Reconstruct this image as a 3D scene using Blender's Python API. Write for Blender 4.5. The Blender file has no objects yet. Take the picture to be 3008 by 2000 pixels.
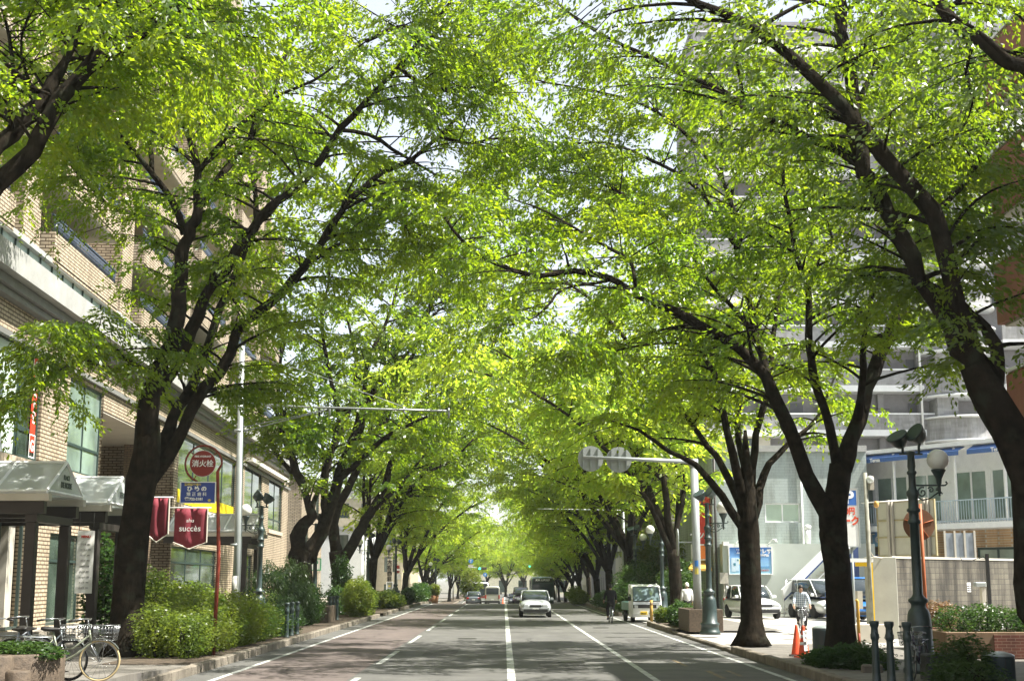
import bpy, math, random
import numpy as np
from mathutils import Vector, Matrix, Euler, noise as mnoise

# ------------------------------------------------------------------ camera, sky, sun, exposure
SC = bpy.context.scene
COL = SC.collection
CAM_LOC = Vector((-0.16, 0.0, 2.0))
PITCH, YAW, FPX = 9.93, -0.344, 4000.0          # focal length in pixels of the 3008 px wide photo
cd = bpy.data.cameras.new("camera"); cam = bpy.data.objects.new("camera", cd); COL.objects.link(cam)
cam.location = CAM_LOC
cam.rotation_euler = (math.radians(90 + PITCH), 0, math.radians(YAW))
cd.sensor_width = 36.0; cd.lens = FPX / 3008 * 36; cd.clip_start = 0.1; cd.clip_end = 6000
SC.camera = cam

SUN_AZ, SUN_EL = 102.0, 57.0                     # azimuth clockwise from +Y (towards +X), elevation
w = bpy.data.worlds.new("World"); SC.world = w; w.use_nodes = True
nt = w.node_tree; nt.nodes.clear()
sky = nt.nodes.new("ShaderNodeTexSky"); sky.sky_type = 'NISHITA'; sky.sun_disc = False
sky.sun_elevation = math.radians(SUN_EL); sky.sun_rotation = math.radians(SUN_AZ)
sky.air_density = 1.0; sky.dust_density = 1.0; sky.ozone_density = 0.7
bg = nt.nodes.new("ShaderNodeBackground"); bg.inputs[1].default_value = 0.1
out = nt.nodes.new("ShaderNodeOutputWorld")
hz = nt.nodes.new('ShaderNodeMixRGB'); hz.inputs[0].default_value = 0.55; hz.inputs[2].default_value = (4.2, 4.1, 3.85, 1)   # thin white summer haze over the blue
nt.links.new(sky.outputs[0], hz.inputs[1]); nt.links.new(hz.outputs[0], bg.inputs[0]); nt.links.new(bg.outputs[0], out.inputs[0])
sl = bpy.data.lights.new("sun", 'SUN'); sl.energy = 5.0; sl.angle = math.radians(0.5); sl.color = (1.0, 0.96, 0.88)
so = bpy.data.objects.new("sun", sl); COL.objects.link(so)
az, el = math.radians(SUN_AZ), math.radians(SUN_EL)
sdir = Vector((math.sin(az) * math.cos(el), math.cos(az) * math.cos(el), math.sin(el)))
so.rotation_euler = sdir.to_track_quat('Z', 'Y').to_euler(); so.location = (30, 20, 60)

SC.view_settings.view_transform = 'Standard'; SC.view_settings.look = 'None'
SC.view_settings.exposure = 1.62; SC.view_settings.gamma = 1.0
cy = SC.cycles
cy.max_bounces = 8; cy.diffuse_bounces = 3; cy.glossy_bounces = 3; cy.transmission_bounces = 6; cy.transparent_max_bounces = 12
cy.use_denoising = True; cy.sample_clamp_indirect = 8.0; cy.caustics_reflective = False; cy.caustics_refractive = False

# ------------------------------------------------------------------ pixel -> world
CR = cam.rotation_euler.to_matrix()
def ray(u, v):
    return CR @ Vector(((u - 1504) / FPX, (1000 - v) / FPX, -1.0))
def P(u, v, Y):                                  # photo pixel (3008 wide) at world depth Y
    d = ray(u, v); return CAM_LOC + d * ((Y - CAM_LOC.y) / d.y)
def G(u, v, z=0.0):                              # photo pixel on the level z
    d = ray(u, v); return CAM_LOC + d * ((z - CAM_LOC.z) / d.z)
def XatY(u, Y, z=2.0):
    d = ray(u, 1700); return CAM_LOC.x + d.x / d.y * Y
KV = 3008 / 2358.0
def V(x, y, Y): return P(x * KV, y * KV, Y)
def gz(Y):                                       # the street crests at about 118 m and dips behind it
    if Y < 115: return 0.0
    if Y < 175: return -1.35 * ((Y - 115) / 60.0) ** 1.15
    return -1.35

# ------------------------------------------------------------------ objects
def setp(o, label=None, cat=None, group=None, kind=None):
    if label: o['label'] = label
    if cat: o['category'] = cat
    if group: o['group'] = group
    if kind: o['kind'] = kind
    return o
def thing(name, label, cat, loc=(0, 0, 0), rz=0.0, group=None):
    o = bpy.data.objects.new(name, None); COL.objects.link(o)
    o.empty_display_size = 0.2
    o.location = loc; o.rotation_euler = (0, 0, rz)
    return setp(o, label, cat, group)
def root_of(o):
    while o.parent: o = o.parent
    return o
def dup(root, loc, rz=None, label=None, group=None, scale=None):
    r = root.copy(); COL.objects.link(r); r.location = loc
    if rz is not None: r.rotation_euler = (0, 0, rz)
    if scale is not None: r.scale = scale if hasattr(scale, '__len__') else (scale,) * 3
    if label: r['label'] = label
    if group: r['group'] = group
    for ch in list(root.children):
        c = ch.copy(); COL.objects.link(c); c.parent = r
        for g in list(ch.children):
            d = g.copy(); COL.objects.link(d); d.parent = c
    return r

class MB:
    """collects faces; build() links them as one mesh object"""
    def __init__(s): s.v = []; s.f = []; s.smooth = []
    def add(s, verts, faces, smooth=False):
        b = len(s.v); s.v.extend([tuple(p) for p in verts])
        s.f.extend([tuple(i + b for i in f) for f in faces]); s.smooth.extend([smooth] * len(faces)); return s
    def box(s, x0, x1, y0, y1, z0, z1, M=None):
        vs = [Vector((x, y, z)) for z in (z0, z1) for y in (y0, y1) for x in (x0, x1)]
        if M is not None: vs = [M @ p for p in vs]
        return s.add(vs, [(0, 2, 3, 1), (4, 5, 7, 6), (0, 1, 5, 4), (2, 6, 7, 3), (0, 4, 6, 2), (1, 3, 7, 5)])
    def cbox(s, c, size, M=None):
        return s.box(c[0] - size[0] / 2, c[0] + size[0] / 2, c[1] - size[1] / 2, c[1] + size[1] / 2, c[2] - size[2] / 2, c[2] + size[2] / 2, M)
    def bbox(s, c, size, b, M=None):             # box with chamfered edges (vertical and top)
        x, y, z = size[0] / 2, size[1] / 2, size[2] / 2
        def ring(k, zz): return [Vector((c[0] + sx * (x - (k if a else 0)), c[1] + sy * (y - (0 if a else k)), c[2] + zz)) for sx, sy, a in ((-1, -1, 0), (-1, -1, 1), (1, -1, 1), (1, -1, 0), (1, 1, 0), (1, 1, 1), (-1, 1, 1), (-1, 1, 0))]
        def shrink(r, d): 
            cc = Vector((c[0], c[1], 0)); o = []
            for p in r: q = p.copy(); q.x -= math.copysign(d, p.x - c[0]); q.y -= math.copysign(d, p.y - c[1]); o.append(q)
            return o
        r0 = ring(b, -z); r1 = ring(b, z - b); r2 = shrink(ring(b, z), b)
        rs = [r0, r1, r2]
        if M is not None: rs = [[M @ p for p in r] for r in rs]
        return s.loft(rs, False)
    def loft(s, rings, smooth=True, caps=True, closed=True):
        n = len(rings[0]); vs = [p for r in rings for p in r]; fs = []
        m = n if closed else n - 1
        for i in range(len(rings) - 1):
            for j in range(m):
                a = i * n + j; b = i * n + (j + 1) % n
                fs.append((a, b, b + n, a + n))
        s.add(vs, fs, smooth)
        if caps and closed:
            b = len(s.v) - len(vs)
            s.f.append(tuple(b + j for j in reversed(range(n)))); s.smooth.append(False)
            s.f.append(tuple(b + (len(rings) - 1) * n + j for j in range(n))); s.smooth.append(False)
        return s
    def tube(s, pts, rad, n=8, smooth=True):
        pts = [Vector(p) for p in pts]
        if not hasattr(rad, '__len__'): rad = [rad] * len(pts)
        rings = []; prev = None
        for i, p in enumerate(pts):
            t = (pts[min(i + 1, len(pts) - 1)] - pts[max(i - 1, 0)])
            if t.length < 1e-9: t = Vector((0, 0, 1))
            t.normalize()
            if prev is None:
                a = t.cross(Vector((0, 0, 1)) if abs(t.z) < 0.9 else Vector((1, 0, 0))).normalized()
            else:
                a = (prev - t * prev.dot(t)); a = a.normalized() if a.length > 1e-6 else t.orthogonal().normalized()
            prev = a; b = t.cross(a)
            rings.append([p + (a * math.cos(2 * math.pi * k / n) + b * math.sin(2 * math.pi * k / n)) * rad[i] for k in range(n)])
        return s.loft(rings, smooth)
    def lathe(s, prof, c=(0, 0, 0), n=16, smooth=True, M=None):   # prof: (radius, z)
        rings = []
        for r, z in prof:
            ring = [Vector((c[0] + r * math.cos(2 * math.pi * k / n), c[1] + r * math.sin(2 * math.pi * k / n), c[2] + z)) for k in range(n)]
            if M is not None: ring = [M @ p for p in ring]
            rings.append(ring)
        return s.loft(rings, smooth)
    def sphere(s, c, r, n=16, m=10, sz=1.0):
        prof = [(max(1e-4, r * math.sin(math.pi * i / m)), -r * sz * math.cos(math.pi * i / m)) for i in range(m + 1)]
        return s.lathe(prof, c, n)
    def torus(s, c, R, r, axis='X', n=32, m=8, a0=0, a1=2 * math.pi):
        full = abs(a1 - a0 - 2 * math.pi) < 1e-6
        rings = []
        for i in range(n + 1):
            a = a0 + (a1 - a0) * i / n; ring = []
            for j in range(m):
                b = 2 * math.pi * j / m; rr = R + r * math.cos(b); h = r * math.sin(b)
                x, y = rr * math.cos(a), rr * math.sin(a)
                q = {'X': (h, x, y), 'Y': (x, h, y), 'Z': (x, y, h)}[axis]
                ring.append(Vector(c) + Vector(q))
            rings.append(ring)
        return s.loft(rings, True, caps=not full)
    def prism(s, poly, d):                        # extrude polygon (Vectors) by vector d
        n = len(poly); d = Vector(d); vs = [Vector(p) for p in poly] + [Vector(p) + d for p in poly]
        fs = [tuple(reversed(range(n))), tuple(range(n, 2 * n))] + [(i, (i + 1) % n, (i + 1) % n + n, i + n) for i in range(n)]
        return s.add(vs, fs)
    def build(s, name, mat, parent=None, world=False, smooth=None):
        me = bpy.data.meshes.new(name)
        vs = s.v
        if world and parent is not None:
            r = root_of(parent); M = (Matrix.Translation(r.location) @ r.rotation_euler.to_matrix().to_4x4()).inverted()
            vs = [tuple(M @ Vector(p)) for p in vs]
        me.from_pydata(vs, [], s.f); me.update()
        sm = s.smooth if smooth is None else [smooth] * len(s.f)
        me.polygons.foreach_set('use_smooth', sm)
        if mat: me.materials.append(mat)
        o = bpy.data.objects.new(name, me); COL.objects.link(o)
        if parent is not None: o.parent = parent
        return o

def struct(name, mb, mat):
    return setp(mb.build(name, mat), kind='structure')

# ------------------------------------------------------------------ materials
MATS = {}
def new_mat(name):
    m = bpy.data.materials.new(name); m.use_nodes = True; n = m.node_tree; n.nodes.clear()
    o = n.nodes.new('ShaderNodeOutputMaterial'); return m, n, o
def N(n, t, **kw):
    k = n.nodes.new(t)
    for a, b in kw.items():
        if a.startswith('i_'):
            key = a[2:]; key = int(key) if key.isdigit() else key.replace('_', ' ')
            k.inputs[key].default_value = b
        else: setattr(k, a, b)
    return k
def ramp(n, fac, stops):
    r = n.nodes.new('ShaderNodeValToRGB'); e = r.color_ramp.elements
    while len(e) < len(stops): e.new(0.5)
    for i, (p, c) in enumerate(stops): e[i].position = p; e[i].color = (*c, 1)
    n.links.new(fac, r.inputs[0]); return r.outputs[0]
def mat(name, col, rough=0.6, metal=0.0, var=0.12, scale=3.0, bump=0.0, bscale=30.0, spec=0.4, dirt=0.0, dirtcol=(0.06, 0.05, 0.04)):
    """Principled with noise variation of the colour, optional bump and blotchy dirt"""
    if name in MATS: return MATS[name]
    m, n, o = new_mat(name)
    p = N(n, 'ShaderNodeBsdfPrincipled'); p.inputs['Roughness'].default_value = rough; p.inputs['Metallic'].default_value = metal
    p.inputs['Specular IOR Level'].default_value = spec
    tc = N(n, 'ShaderNodeTexCoord')
    nz = N(n, 'ShaderNodeTexNoise'); nz.inputs['Scale'].default_value = scale; nz.inputs['Detail'].default_value = 6
    n.links.new(tc.outputs['Object'], nz.inputs['Vector'])
    a = tuple(max(0, c * (1 - var)) for c in col); b = tuple(min(1, c * (1 + var)) for c in col)
    c = ramp(n, nz.outputs[0], [(0.3, a), (0.7, b)])
    if dirt > 0:
        d = N(n, 'ShaderNodeTexNoise'); d.inputs['Scale'].default_value = scale * 0.35; d.inputs['Detail'].default_value = 8; d.inputs['Roughness'].default_value = 0.7
        n.links.new(tc.outputs['Object'], d.inputs['Vector'])
        f = ramp(n, d.outputs[0], [(0.45, (0, 0, 0)), (0.7, (dirt, dirt, dirt))])
        mx = N(n, 'ShaderNodeMixRGB'); mx.inputs[2].default_value = (*dirtcol, 1)
        n.links.new(f, mx.inputs[0]); n.links.new(c, mx.inputs[1]); c = mx.outputs[0]
    n.links.new(c, p.inputs['Base Color'])
    if bump > 0:
        bn = N(n, 'ShaderNodeTexNoise'); bn.inputs['Scale'].default_value = bscale; bn.inputs['Detail'].default_value = 5
        n.links.new(tc.outputs['Object'], bn.inputs['Vector'])
        bp = N(n, 'ShaderNodeBump'); bp.inputs['Strength'].default_value = bump; bp.inputs['Distance'].default_value = 0.05
        n.links.new(bn.outputs[0], bp.inputs['Height']); n.links.new(bp.outputs[0], p.inputs['Normal'])
    n.links.new(p.outputs[0], o.inputs[0]); MATS[name] = m; return m

def brick_mat(name, c1, c2, mortar, w=0.3, h=0.125, msize=0.012, rough=0.8, bump=0.6, off=0.5):
    if name in MATS: return MATS[name]
    m, n, o = new_mat(name)
    p = N(n, 'ShaderNodeBsdfPrincipled'); p.inputs['Roughness'].default_value = rough
    g = N(n, 'ShaderNodeNewGeometry'); s = N(n, 'ShaderNodeSeparateXYZ'); n.links.new(g.outputs['Position'], s.inputs[0])
    ad = N(n, 'ShaderNodeMath', operation='ADD'); n.links.new(s.outputs[0], ad.inputs[0]); n.links.new(s.outputs[1], ad.inputs[1])
    cb = N(n, 'ShaderNodeCombineXYZ'); n.links.new(ad.outputs[0], cb.inputs[0]); n.links.new(s.outputs[2], cb.inputs[1])
    b = N(n, 'ShaderNodeTexBrick'); b.inputs['Scale'].default_value = 1.0; b.offset = off
    b.inputs['Brick Width'].default_value = w; b.inputs['Row Height'].default_value = h; b.inputs['Mortar Size'].default_value = msize
    b.inputs['Mortar Smooth'].default_value = 0.1; b.inputs['Bias'].default_value = 0.0
    b.inputs['Color1'].default_value = (*c1, 1); b.inputs['Color2'].default_value = (*c2, 1); b.inputs['Mortar'].default_value = (*mortar, 1)
    n.links.new(cb.outputs[0], b.inputs['Vector'])
    nz = N(n, 'ShaderNodeTexNoise'); nz.inputs['Scale'].default_value = 0.8; nz.inputs['Detail'].default_value = 8; n.links.new(g.outputs['Position'], nz.inputs['Vector'])
    mp_ = N(n, 'ShaderNodeMapping'); mp_.inputs['Scale'].default_value = (2.2, 2.2, .35); n.links.new(g.outputs['Position'], mp_.inputs[0]); n.links.new(mp_.outputs[0], nz.inputs['Vector'])   # rain streaks
    nz.inputs['Roughness'].default_value = .7
    f = ramp(n, nz.outputs[0], [(0.34, (0.62, 0.60, 0.56)), (0.56, (1, 1, 1))])
    mx = N(n, 'ShaderNodeMixRGB', blend_type='MULTIPLY'); mx.inputs[0].default_value = 1.0
    n.links.new(b.outputs[0], mx.inputs[1]); n.links.new(f, mx.inputs[2]); n.links.new(mx.outputs[0], p.inputs['Base Color'])
    bp = N(n, 'ShaderNodeBump', invert=True); bp.inputs['Strength'].default_value = bump; bp.inputs['Distance'].default_value = 0.02
    n.links.new(b.outputs['Fac'], bp.inputs['Height']); n.links.new(bp.outputs[0], p.inputs['Normal'])
    n.links.new(p.outputs[0], o.inputs[0]); MATS[name] = m; return m

def glass_mat(name, col=(0.05, 0.07, 0.065), rough=0.06, var=0.3):
    return mat(name, col, rough, 0.0, var, 0.6, spec=0.9)

def leaf_mat(name, cd_, ct, tr=0.5, gloss=0.06, hue=0.35):
    if name in MATS: return MATS[name]
    m, n, o = new_mat(name)
    oi = N(n, 'ShaderNodeObjectInfo'); g = N(n, 'ShaderNodeNewGeometry')
    nz = N(n, 'ShaderNodeTexNoise'); nz.inputs['Scale'].default_value = 0.55; nz.inputs['Detail'].default_value = 5; nz.inputs['Roughness'].default_value = 0.75
    n.links.new(g.outputs['Position'], nz.inputs['Vector'])
    def var(c):
        a = (c[0] * (1 - hue), c[1] * (1 - hue * 0.55), c[2] * 1.0); b = (c[0] * (1 + hue * 0.8), c[1] * (1 + hue * 0.3), c[2] * 0.9)
        return ramp(n, nz.outputs[0], [(0.35, a), (0.65, b)])
    d = N(n, 'ShaderNodeBsdfDiffuse'); t = N(n, 'ShaderNodeBsdfTranslucent'); gl = N(n, 'ShaderNodeBsdfGlossy'); gl.inputs['Roughness'].default_value = 0.35
    n.links.new(var(cd_), d.inputs[0]); n.links.new(var(ct), t.inputs[0])
    m1 = N(n, 'ShaderNodeMixShader'); m1.inputs[0].default_value = tr
    n.links.new(d.outputs[0], m1.inputs[1]); n.links.new(t.outputs[0], m1.inputs[2])
    m2 = N(n, 'ShaderNodeMixShader'); m2.inputs[0].default_value = gloss
    n.links.new(m1.outputs[0], m2.inputs[1]); n.links.new(gl.outputs[0], m2.inputs[2])
    n.links.new(m2.outputs[0], o.inputs[0]); MATS[name] = m; return m

# ------------------------------------------------------------------ lettering
def text(body, size, material, parent, loc, facing=(0, -1, 0), align='CENTER', bold=0.0, world=False, sx=1.0, name='lettering', thick=0.004, vertical=False):
    """raised letters; facing = outward normal of the surface they stand on; loc in the parent's frame or world"""
    c = bpy.data.curves.new(name, 'FONT'); c.body = '\n'.join(body) if vertical else body
    c.size = size; c.align_x = align; c.align_y = 'CENTER'; c.offset = bold; c.extrude = thick; c.resolution_u = 3
    if vertical: c.space_line = 0.9
    to = bpy.data.objects.new('t', c); COL.objects.link(to)
    bpy.context.view_layer.update()
    dg = bpy.context.evaluated_depsgraph_get()
    me = bpy.data.meshes.new_from_object(to.evaluated_get(dg)); bpy.data.objects.remove(to)
    nrm = Vector(facing).normalized(); up = Vector((0, 0, 1)); xr = up.cross(nrm).normalized(); up2 = nrm.cross(xr)
    M = Matrix((xr, up2, nrm)).transposed().to_4x4()
    M = Matrix.Translation(Vector(loc) + nrm * 0.006) @ M @ Matrix.Diagonal((sx, 1, 1, 1))
    if world and parent is not None:
        r = root_of(parent); M = (Matrix.Translation(r.location) @ r.rotation_euler.to_matrix().to_4x4()).inverted() @ M
    me.transform(M); me.materials.clear(); me.materials.append(material)
    o = bpy.data.objects.new(name, me); COL.objects.link(o)
    if parent is not None: o.parent = parent
    return o

# ------------------------------------------------------------------ fast leaf meshes
def leaf_mesh(name, pos, L, Wd, seed, droop=0.5, flat=0.5, dirs=None):
    """pos (n,3); one pointed four-sided leaf at each; returns mesh"""
    rs = np.random.RandomState(seed); n = len(pos)
    ang = rs.rand(n) * 2 * np.pi
    a = np.stack([np.cos(ang), np.sin(ang), np.zeros(n)], 1)
    if dirs is not None: a = a * 0.6 + dirs
    a[:, 2] -= rs.rand(n) * droop * 1.6
    a /= np.linalg.norm(a, axis=1)[:, None] + 1e-9
    up = rs.randn(n, 3) * (1 - flat); up[:, 2] += flat * 1.4
    b = np.cross(a, up); b /= np.linalg.norm(b, axis=1)[:, None] + 1e-9
    s = (0.7 + 0.6 * rs.rand(n))[:, None]
    l = a * L * s; wv = b * (Wd / 2) * s
    nn = np.cross(a, b) * (0.12 * L) * s
    v = np.empty((n, 4, 3), np.float32)
    v[:, 0] = pos; v[:, 1] = pos + l * 0.42 + wv + nn; v[:, 2] = pos + l; v[:, 3] = pos + l * 0.42 - wv + nn
    me = bpy.data.meshes.new(name)
    me.vertices.add(n * 4); me.vertices.foreach_set('co', v.reshape(-1))
    me.loops.add(n * 4); me.loops.foreach_set('vertex_index', np.arange(n * 4, dtype=np.int32))
    me.polygons.add(n); me.polygons.foreach_set('loop_start', np.arange(0, n * 4, 4, dtype=np.int32))
    me.polygons.foreach_set('loop_total', np.full(n, 4, np.int32))
    me.update(calc_edges=True); me.validate(); return me
# ------------------------------------------------------------------ ground, road, kerbs
def strip(x0, x1, ys, z, name, m, xf=None):
    mb = MB(); vs = []; fs = []
    for y in ys:
        vs += [(x0(y) if callable(x0) else x0, y, gz(y) + z), (x1(y) if callable(x1) else x1, y, gz(y) + z)]
    for i in range(len(ys) - 1): fs.append((2 * i, 2 * i + 1, 2 * i + 3, 2 * i + 2))
    mb.add(vs, fs); return mb
YS = [-30, 0, 20, 40, 60, 80, 100, 112] + list(range(115, 180, 5)) + [200, 260, 330]
M_ASPH = mat('asphalt', (0.098, 0.096, 0.088), 0.85, var=.22, scale=1.3, bump=.35, bscale=160, dirt=.35, dirtcol=(.06, .06, .058))
M_ASPHR = mat('asphalt_red', (0.112, 0.09, 0.081), 0.85, var=.22, scale=1.3, bump=.35, bscale=160, dirt=.4, dirtcol=(.08, .07, .065))
M_PAINT = mat('road_paint', (0.42, 0.43, 0.40), 0.7, var=.3, scale=6, dirt=.95, dirtcol=(.10, .10, .095))
M_PAVE = brick_mat('paving', (.17, .155, .135), (.14, .13, .112), (.12, .11, .1), .3, .3, .008, bump=.2)
M_KERB = mat('kerb_concrete', (0.19, 0.165, 0.13), .9, var=.35, scale=2.2, bump=.6, bscale=40, dirt=.6, dirtcol=(.10, .085, .06))
M_SOIL = mat('soil', (.07, .052, .035), .95, var=.4, scale=5, bump=1, bscale=18)
M_CONC = mat('concrete_lot', (.36, .345, .31), .85, var=.15, scale=.8, bump=.3, bscale=60, dirt=.3, dirtcol=(.2, .19, .17))
# paving pattern uses XY, so give it a top-down brick vector
n_ = M_PAVE.node_tree
for k in n_.nodes:
    if k.type == 'TEX_BRICK':
        g_ = [q for q in n_.nodes if q.type == 'NEW_GEOMETRY'][0]; n_.links.new(g_.outputs['Position'], k.inputs['Vector'])
ys2 = YS + [600, 1500, 3500]
struct('ground', strip(-1500, 1500, [-60] + ys2, -.04, 'ground', None), mat('ground_mat', (.13, .125, .10), .95, var=.3, scale=.3))
struct('road', strip(-6.75, 6.35, YS, 0, 'road', None), M_ASPH)
struct('bus_lane', strip(-5.94, -3.3, YS, .004, 'l', None), M_ASPHR)
mb = MB()
def line(x0, w_, y0, y1, z=.008):
    ys = sorted(set([y0, y1] + [y for y in YS if y0 < y < y1]))
    s_ = strip(x0 - w_ / 2, x0 + w_ / 2, ys, z, '', None); mb.add(s_.v, s_.f)
line(0, .17, 10, 300); line(-6.0, .13, 10, 300); line(5.62, .13, 10, 300); line(2.9, .14, 10, 240)
y = 12.2
while y < 240: line(-3.15, .14, y, y + 6); y += 10.6
struct('road_marking', mb, M_PAINT)
mb = MB(); line(4.35, .12, 28.6, 31.0, .006); line(4.8, .10, 29.2, 31.0, .006); line(4.1, .10, 32.5, 35, .006)
struct('orange_road_marking', mb, mat('orange_paint', (.16, .115, .06), .8, var=.5, scale=7, dirt=1, dirtcol=(.12, .11, .1)))
# kerbs of single stones, with gaps at the driveways
def kerb(x, side, runs, seed, h=.19):
    rnd = random.Random(seed); mb = MB()
    for y0, y1 in runs:
        y = y0
        while y < y1:
            L = .6; e = min(y + L - .018, y1); dz = rnd.uniform(-.008, .008); dx = rnd.uniform(-.008, .008)
            xa, xb = (x - .2, x) if side < 0 else (x, x + .2)
            mb.bbox(((xa + xb) / 2 + dx, (y + e) / 2, gz((y + e) / 2) + h / 2 - .03 + dz), (.2, e - y, h + .06), .02); y += L
    return mb
struct('kerb_of_the_left_pavement', kerb(-6.75, -1, [(8, 74), (78, 87), (91, 122), (126, 240)], 1), M_KERB)
struct('kerb_of_the_right_pavement', kerb(6.12, 1, [(8, 38.5), (52, 61), (76, 240)], 2), M_KERB)
mb = MB(); xk = 6.12                             # dropped kerb by the driveway and curved tree-pit ends
for i in range(23): mb.bbox((6.22, 38.8 + i * .6, .02), (.2, .58, .14), .02)
struct('dropped_kerb', mb, M_KERB)
for nm, x0, x1, y0, y1, m_, z in (('planting_bed_soil', -9.2, -6.95, 31, 74, M_SOIL, .13), ('planting_bed_soil.001', -9.2, -6.95, 78, 300, M_SOIL, .10),
        ('pavement_on_the_left', -13.2, -9.2, -10, 300, M_PAVE, .12), 
        ('pavement_on_the_right', 6.32, 10.6, -10, 41, M_PAVE, .12), ('pavement_far_right', 6.32, 11, 76, 300, M_PAVE, .12),
        ('side_pavement_on_the_right', 10.6, 26, -10, 40, M_PAVE, .10), ('island_soil', 6.32, 7.9, 52, 61, M_SOIL, .14), ('island_pavement', 7.9, 10.4, 52, 76, M_PAVE, .1)):
    ys = sorted(set([y0, y1] + [q for q in YS if y0 < q < y1])); struct(nm, strip(x0, x1, ys, z, '', None), m_)
struct('parking_lot', strip(6.32, 34, [38, 60, 82], .03, '', None), M_CONC)
struct('terrace_step', MB().box(-20, -14.4, -5, 128, -.02, .42).box(-14.4, -14.0, -5, 128, -.02, .27), mat('terrace', (.42, .38, .32), .8, scale=2, bump=.2))

_pb = MB(); _pb.add([(-13.2, -10, .36), (-6.72, -10, .36), (-6.72, 24.5, .36), (-13.2, 24.5, .36), (-6.95, 31, .135), (-13.2, 31, .135), (-6.72, -10, 0), (-6.72, 24.5, 0), (-6.95, 31, 0)], [(0, 1, 2, 3), (3, 2, 4, 5), (1, 6, 7, 2), (2, 7, 8, 4)])
struct('pavement_near_the_bicycles', _pb, M_PAVE)

# repaired patches, cracks and manhole covers in the carriageway
M_PATCH = mat('asphalt_patch', (.072, .07, .064), .9, var=.2, scale=4, bump=.4, bscale=120)
_rp = random.Random(9); _mb = MB()
for x, y_, w_, l_ in ((1.2, 30.5, 1.1, 4.2), (-1.9, 37, .9, 6), (4.4, 44, 1.0, 3.2), (-4.7, 52, 1.2, 7), (1.6, 66, 1.3, 5), (-2.0, 88, 1.4, 9)):
    _mb.add([(x - w_ / 2, y_, .0025), (x + w_ / 2, y_, .0025), (x + w_ / 2 + .03, y_ + l_, .0025), (x - w_ / 2 + .02, y_ + l_, .0025)], [(0, 1, 2, 3)])
struct('road_patch', _mb, M_PATCH)
_mb = MB()
for k in range(9):
    x, y_ = _rp.uniform(-5.5, 5.3), _rp.uniform(27, 60); d = _rp.choice((0, 1)); pts = []
    for i in range(12): pts.append((x, y_)); x += _rp.uniform(-.12, .12) + (.25 if d else 0); y_ += _rp.uniform(.1, .5) if not d else _rp.uniform(-.1, .15)
    for (x0, y0), (x1, y1) in zip(pts, pts[1:]):
        dx, dy = (y1 - y0), -(x1 - x0); L_ = math.hypot(dx, dy) or 1; dx, dy = dx / L_ * .011, dy / L_ * .011
        _mb.add([(x0 - dx, y0 - dy, .0052), (x0 + dx, y0 + dy, .0052), (x1 + dx, y1 + dy, .0052), (x1 - dx, y1 - dy, .0052)], [(0, 1, 2, 3)])
struct('road_crack', _mb, mat('tar_seal', (.02, .02, .02), .6))
for i, (x, y_) in enumerate(((1.5, 34.2), (-1.4, 47.5), (3.9, 58))):
    _mb = MB().lathe([(.33, 0), (.33, .012), (.28, .012), (.28, .009), (.001, .009)], (x, y_, 0), 24, False); o_ = _mb.build('manhole_cover', mat('cast_iron', (.05, .048, .045), .5, metal=.5, bump=.5, bscale=60)); setp(o_, ['round iron manhole cover in the lane right of the centre line', 'round iron manhole cover just left of the centre line', 'round iron manhole cover further up the right-hand lane'][i], 'manhole cover')
# ------------------------------------------------------------------ buildings
M_BRK = brick_mat('beige_brick', (.46, .385, .28), (.39, .32, .225), (.085, .055, .03), .42, .13, .022)  # dark joints also paint the shadow line under each course
M_BRKD = brick_mat('brown_brick', (.26, .19, .12), (.22, .16, .10), (.07, .055, .04), .3, .11, .014)
M_FRAME = mat('window_frame_dark', (.025, .045, .04), .45, spec=.5)
M_GLASS = glass_mat('window_glass', (.045, .065, .05), .05, .8)
M_GLASSL = glass_mat('curtained_glass', (.20, .27, .235), .08, .45)
M_CREAM = mat('cream_render', (.48, .45, .38), .85, var=.1, scale=1.5, dirt=.25, dirtcol=(.25, .22, .17))
M_BAND = mat('cornice_concrete', (.33, .33, .31), .85, var=.12, scale=2, bump=.3, bscale=60, dirt=.35, dirtcol=(.22, .22, .2))
M_PANEL = mat('pale_teal_panel', (.30, .38, .37), .5, var=.08)
M_DARK = mat('dark_steel', (.035, .030, .027), .5, var=.2)
M_WHITE = mat('white_paint', (.80, .81, .80), .5, var=.05, dirt=.12, dirtcol=(.4, .4, .38))
M_BLACK = mat('matt_black', (.012, .012, .012), .7)  # plain black of the slim post and its bracket

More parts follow.
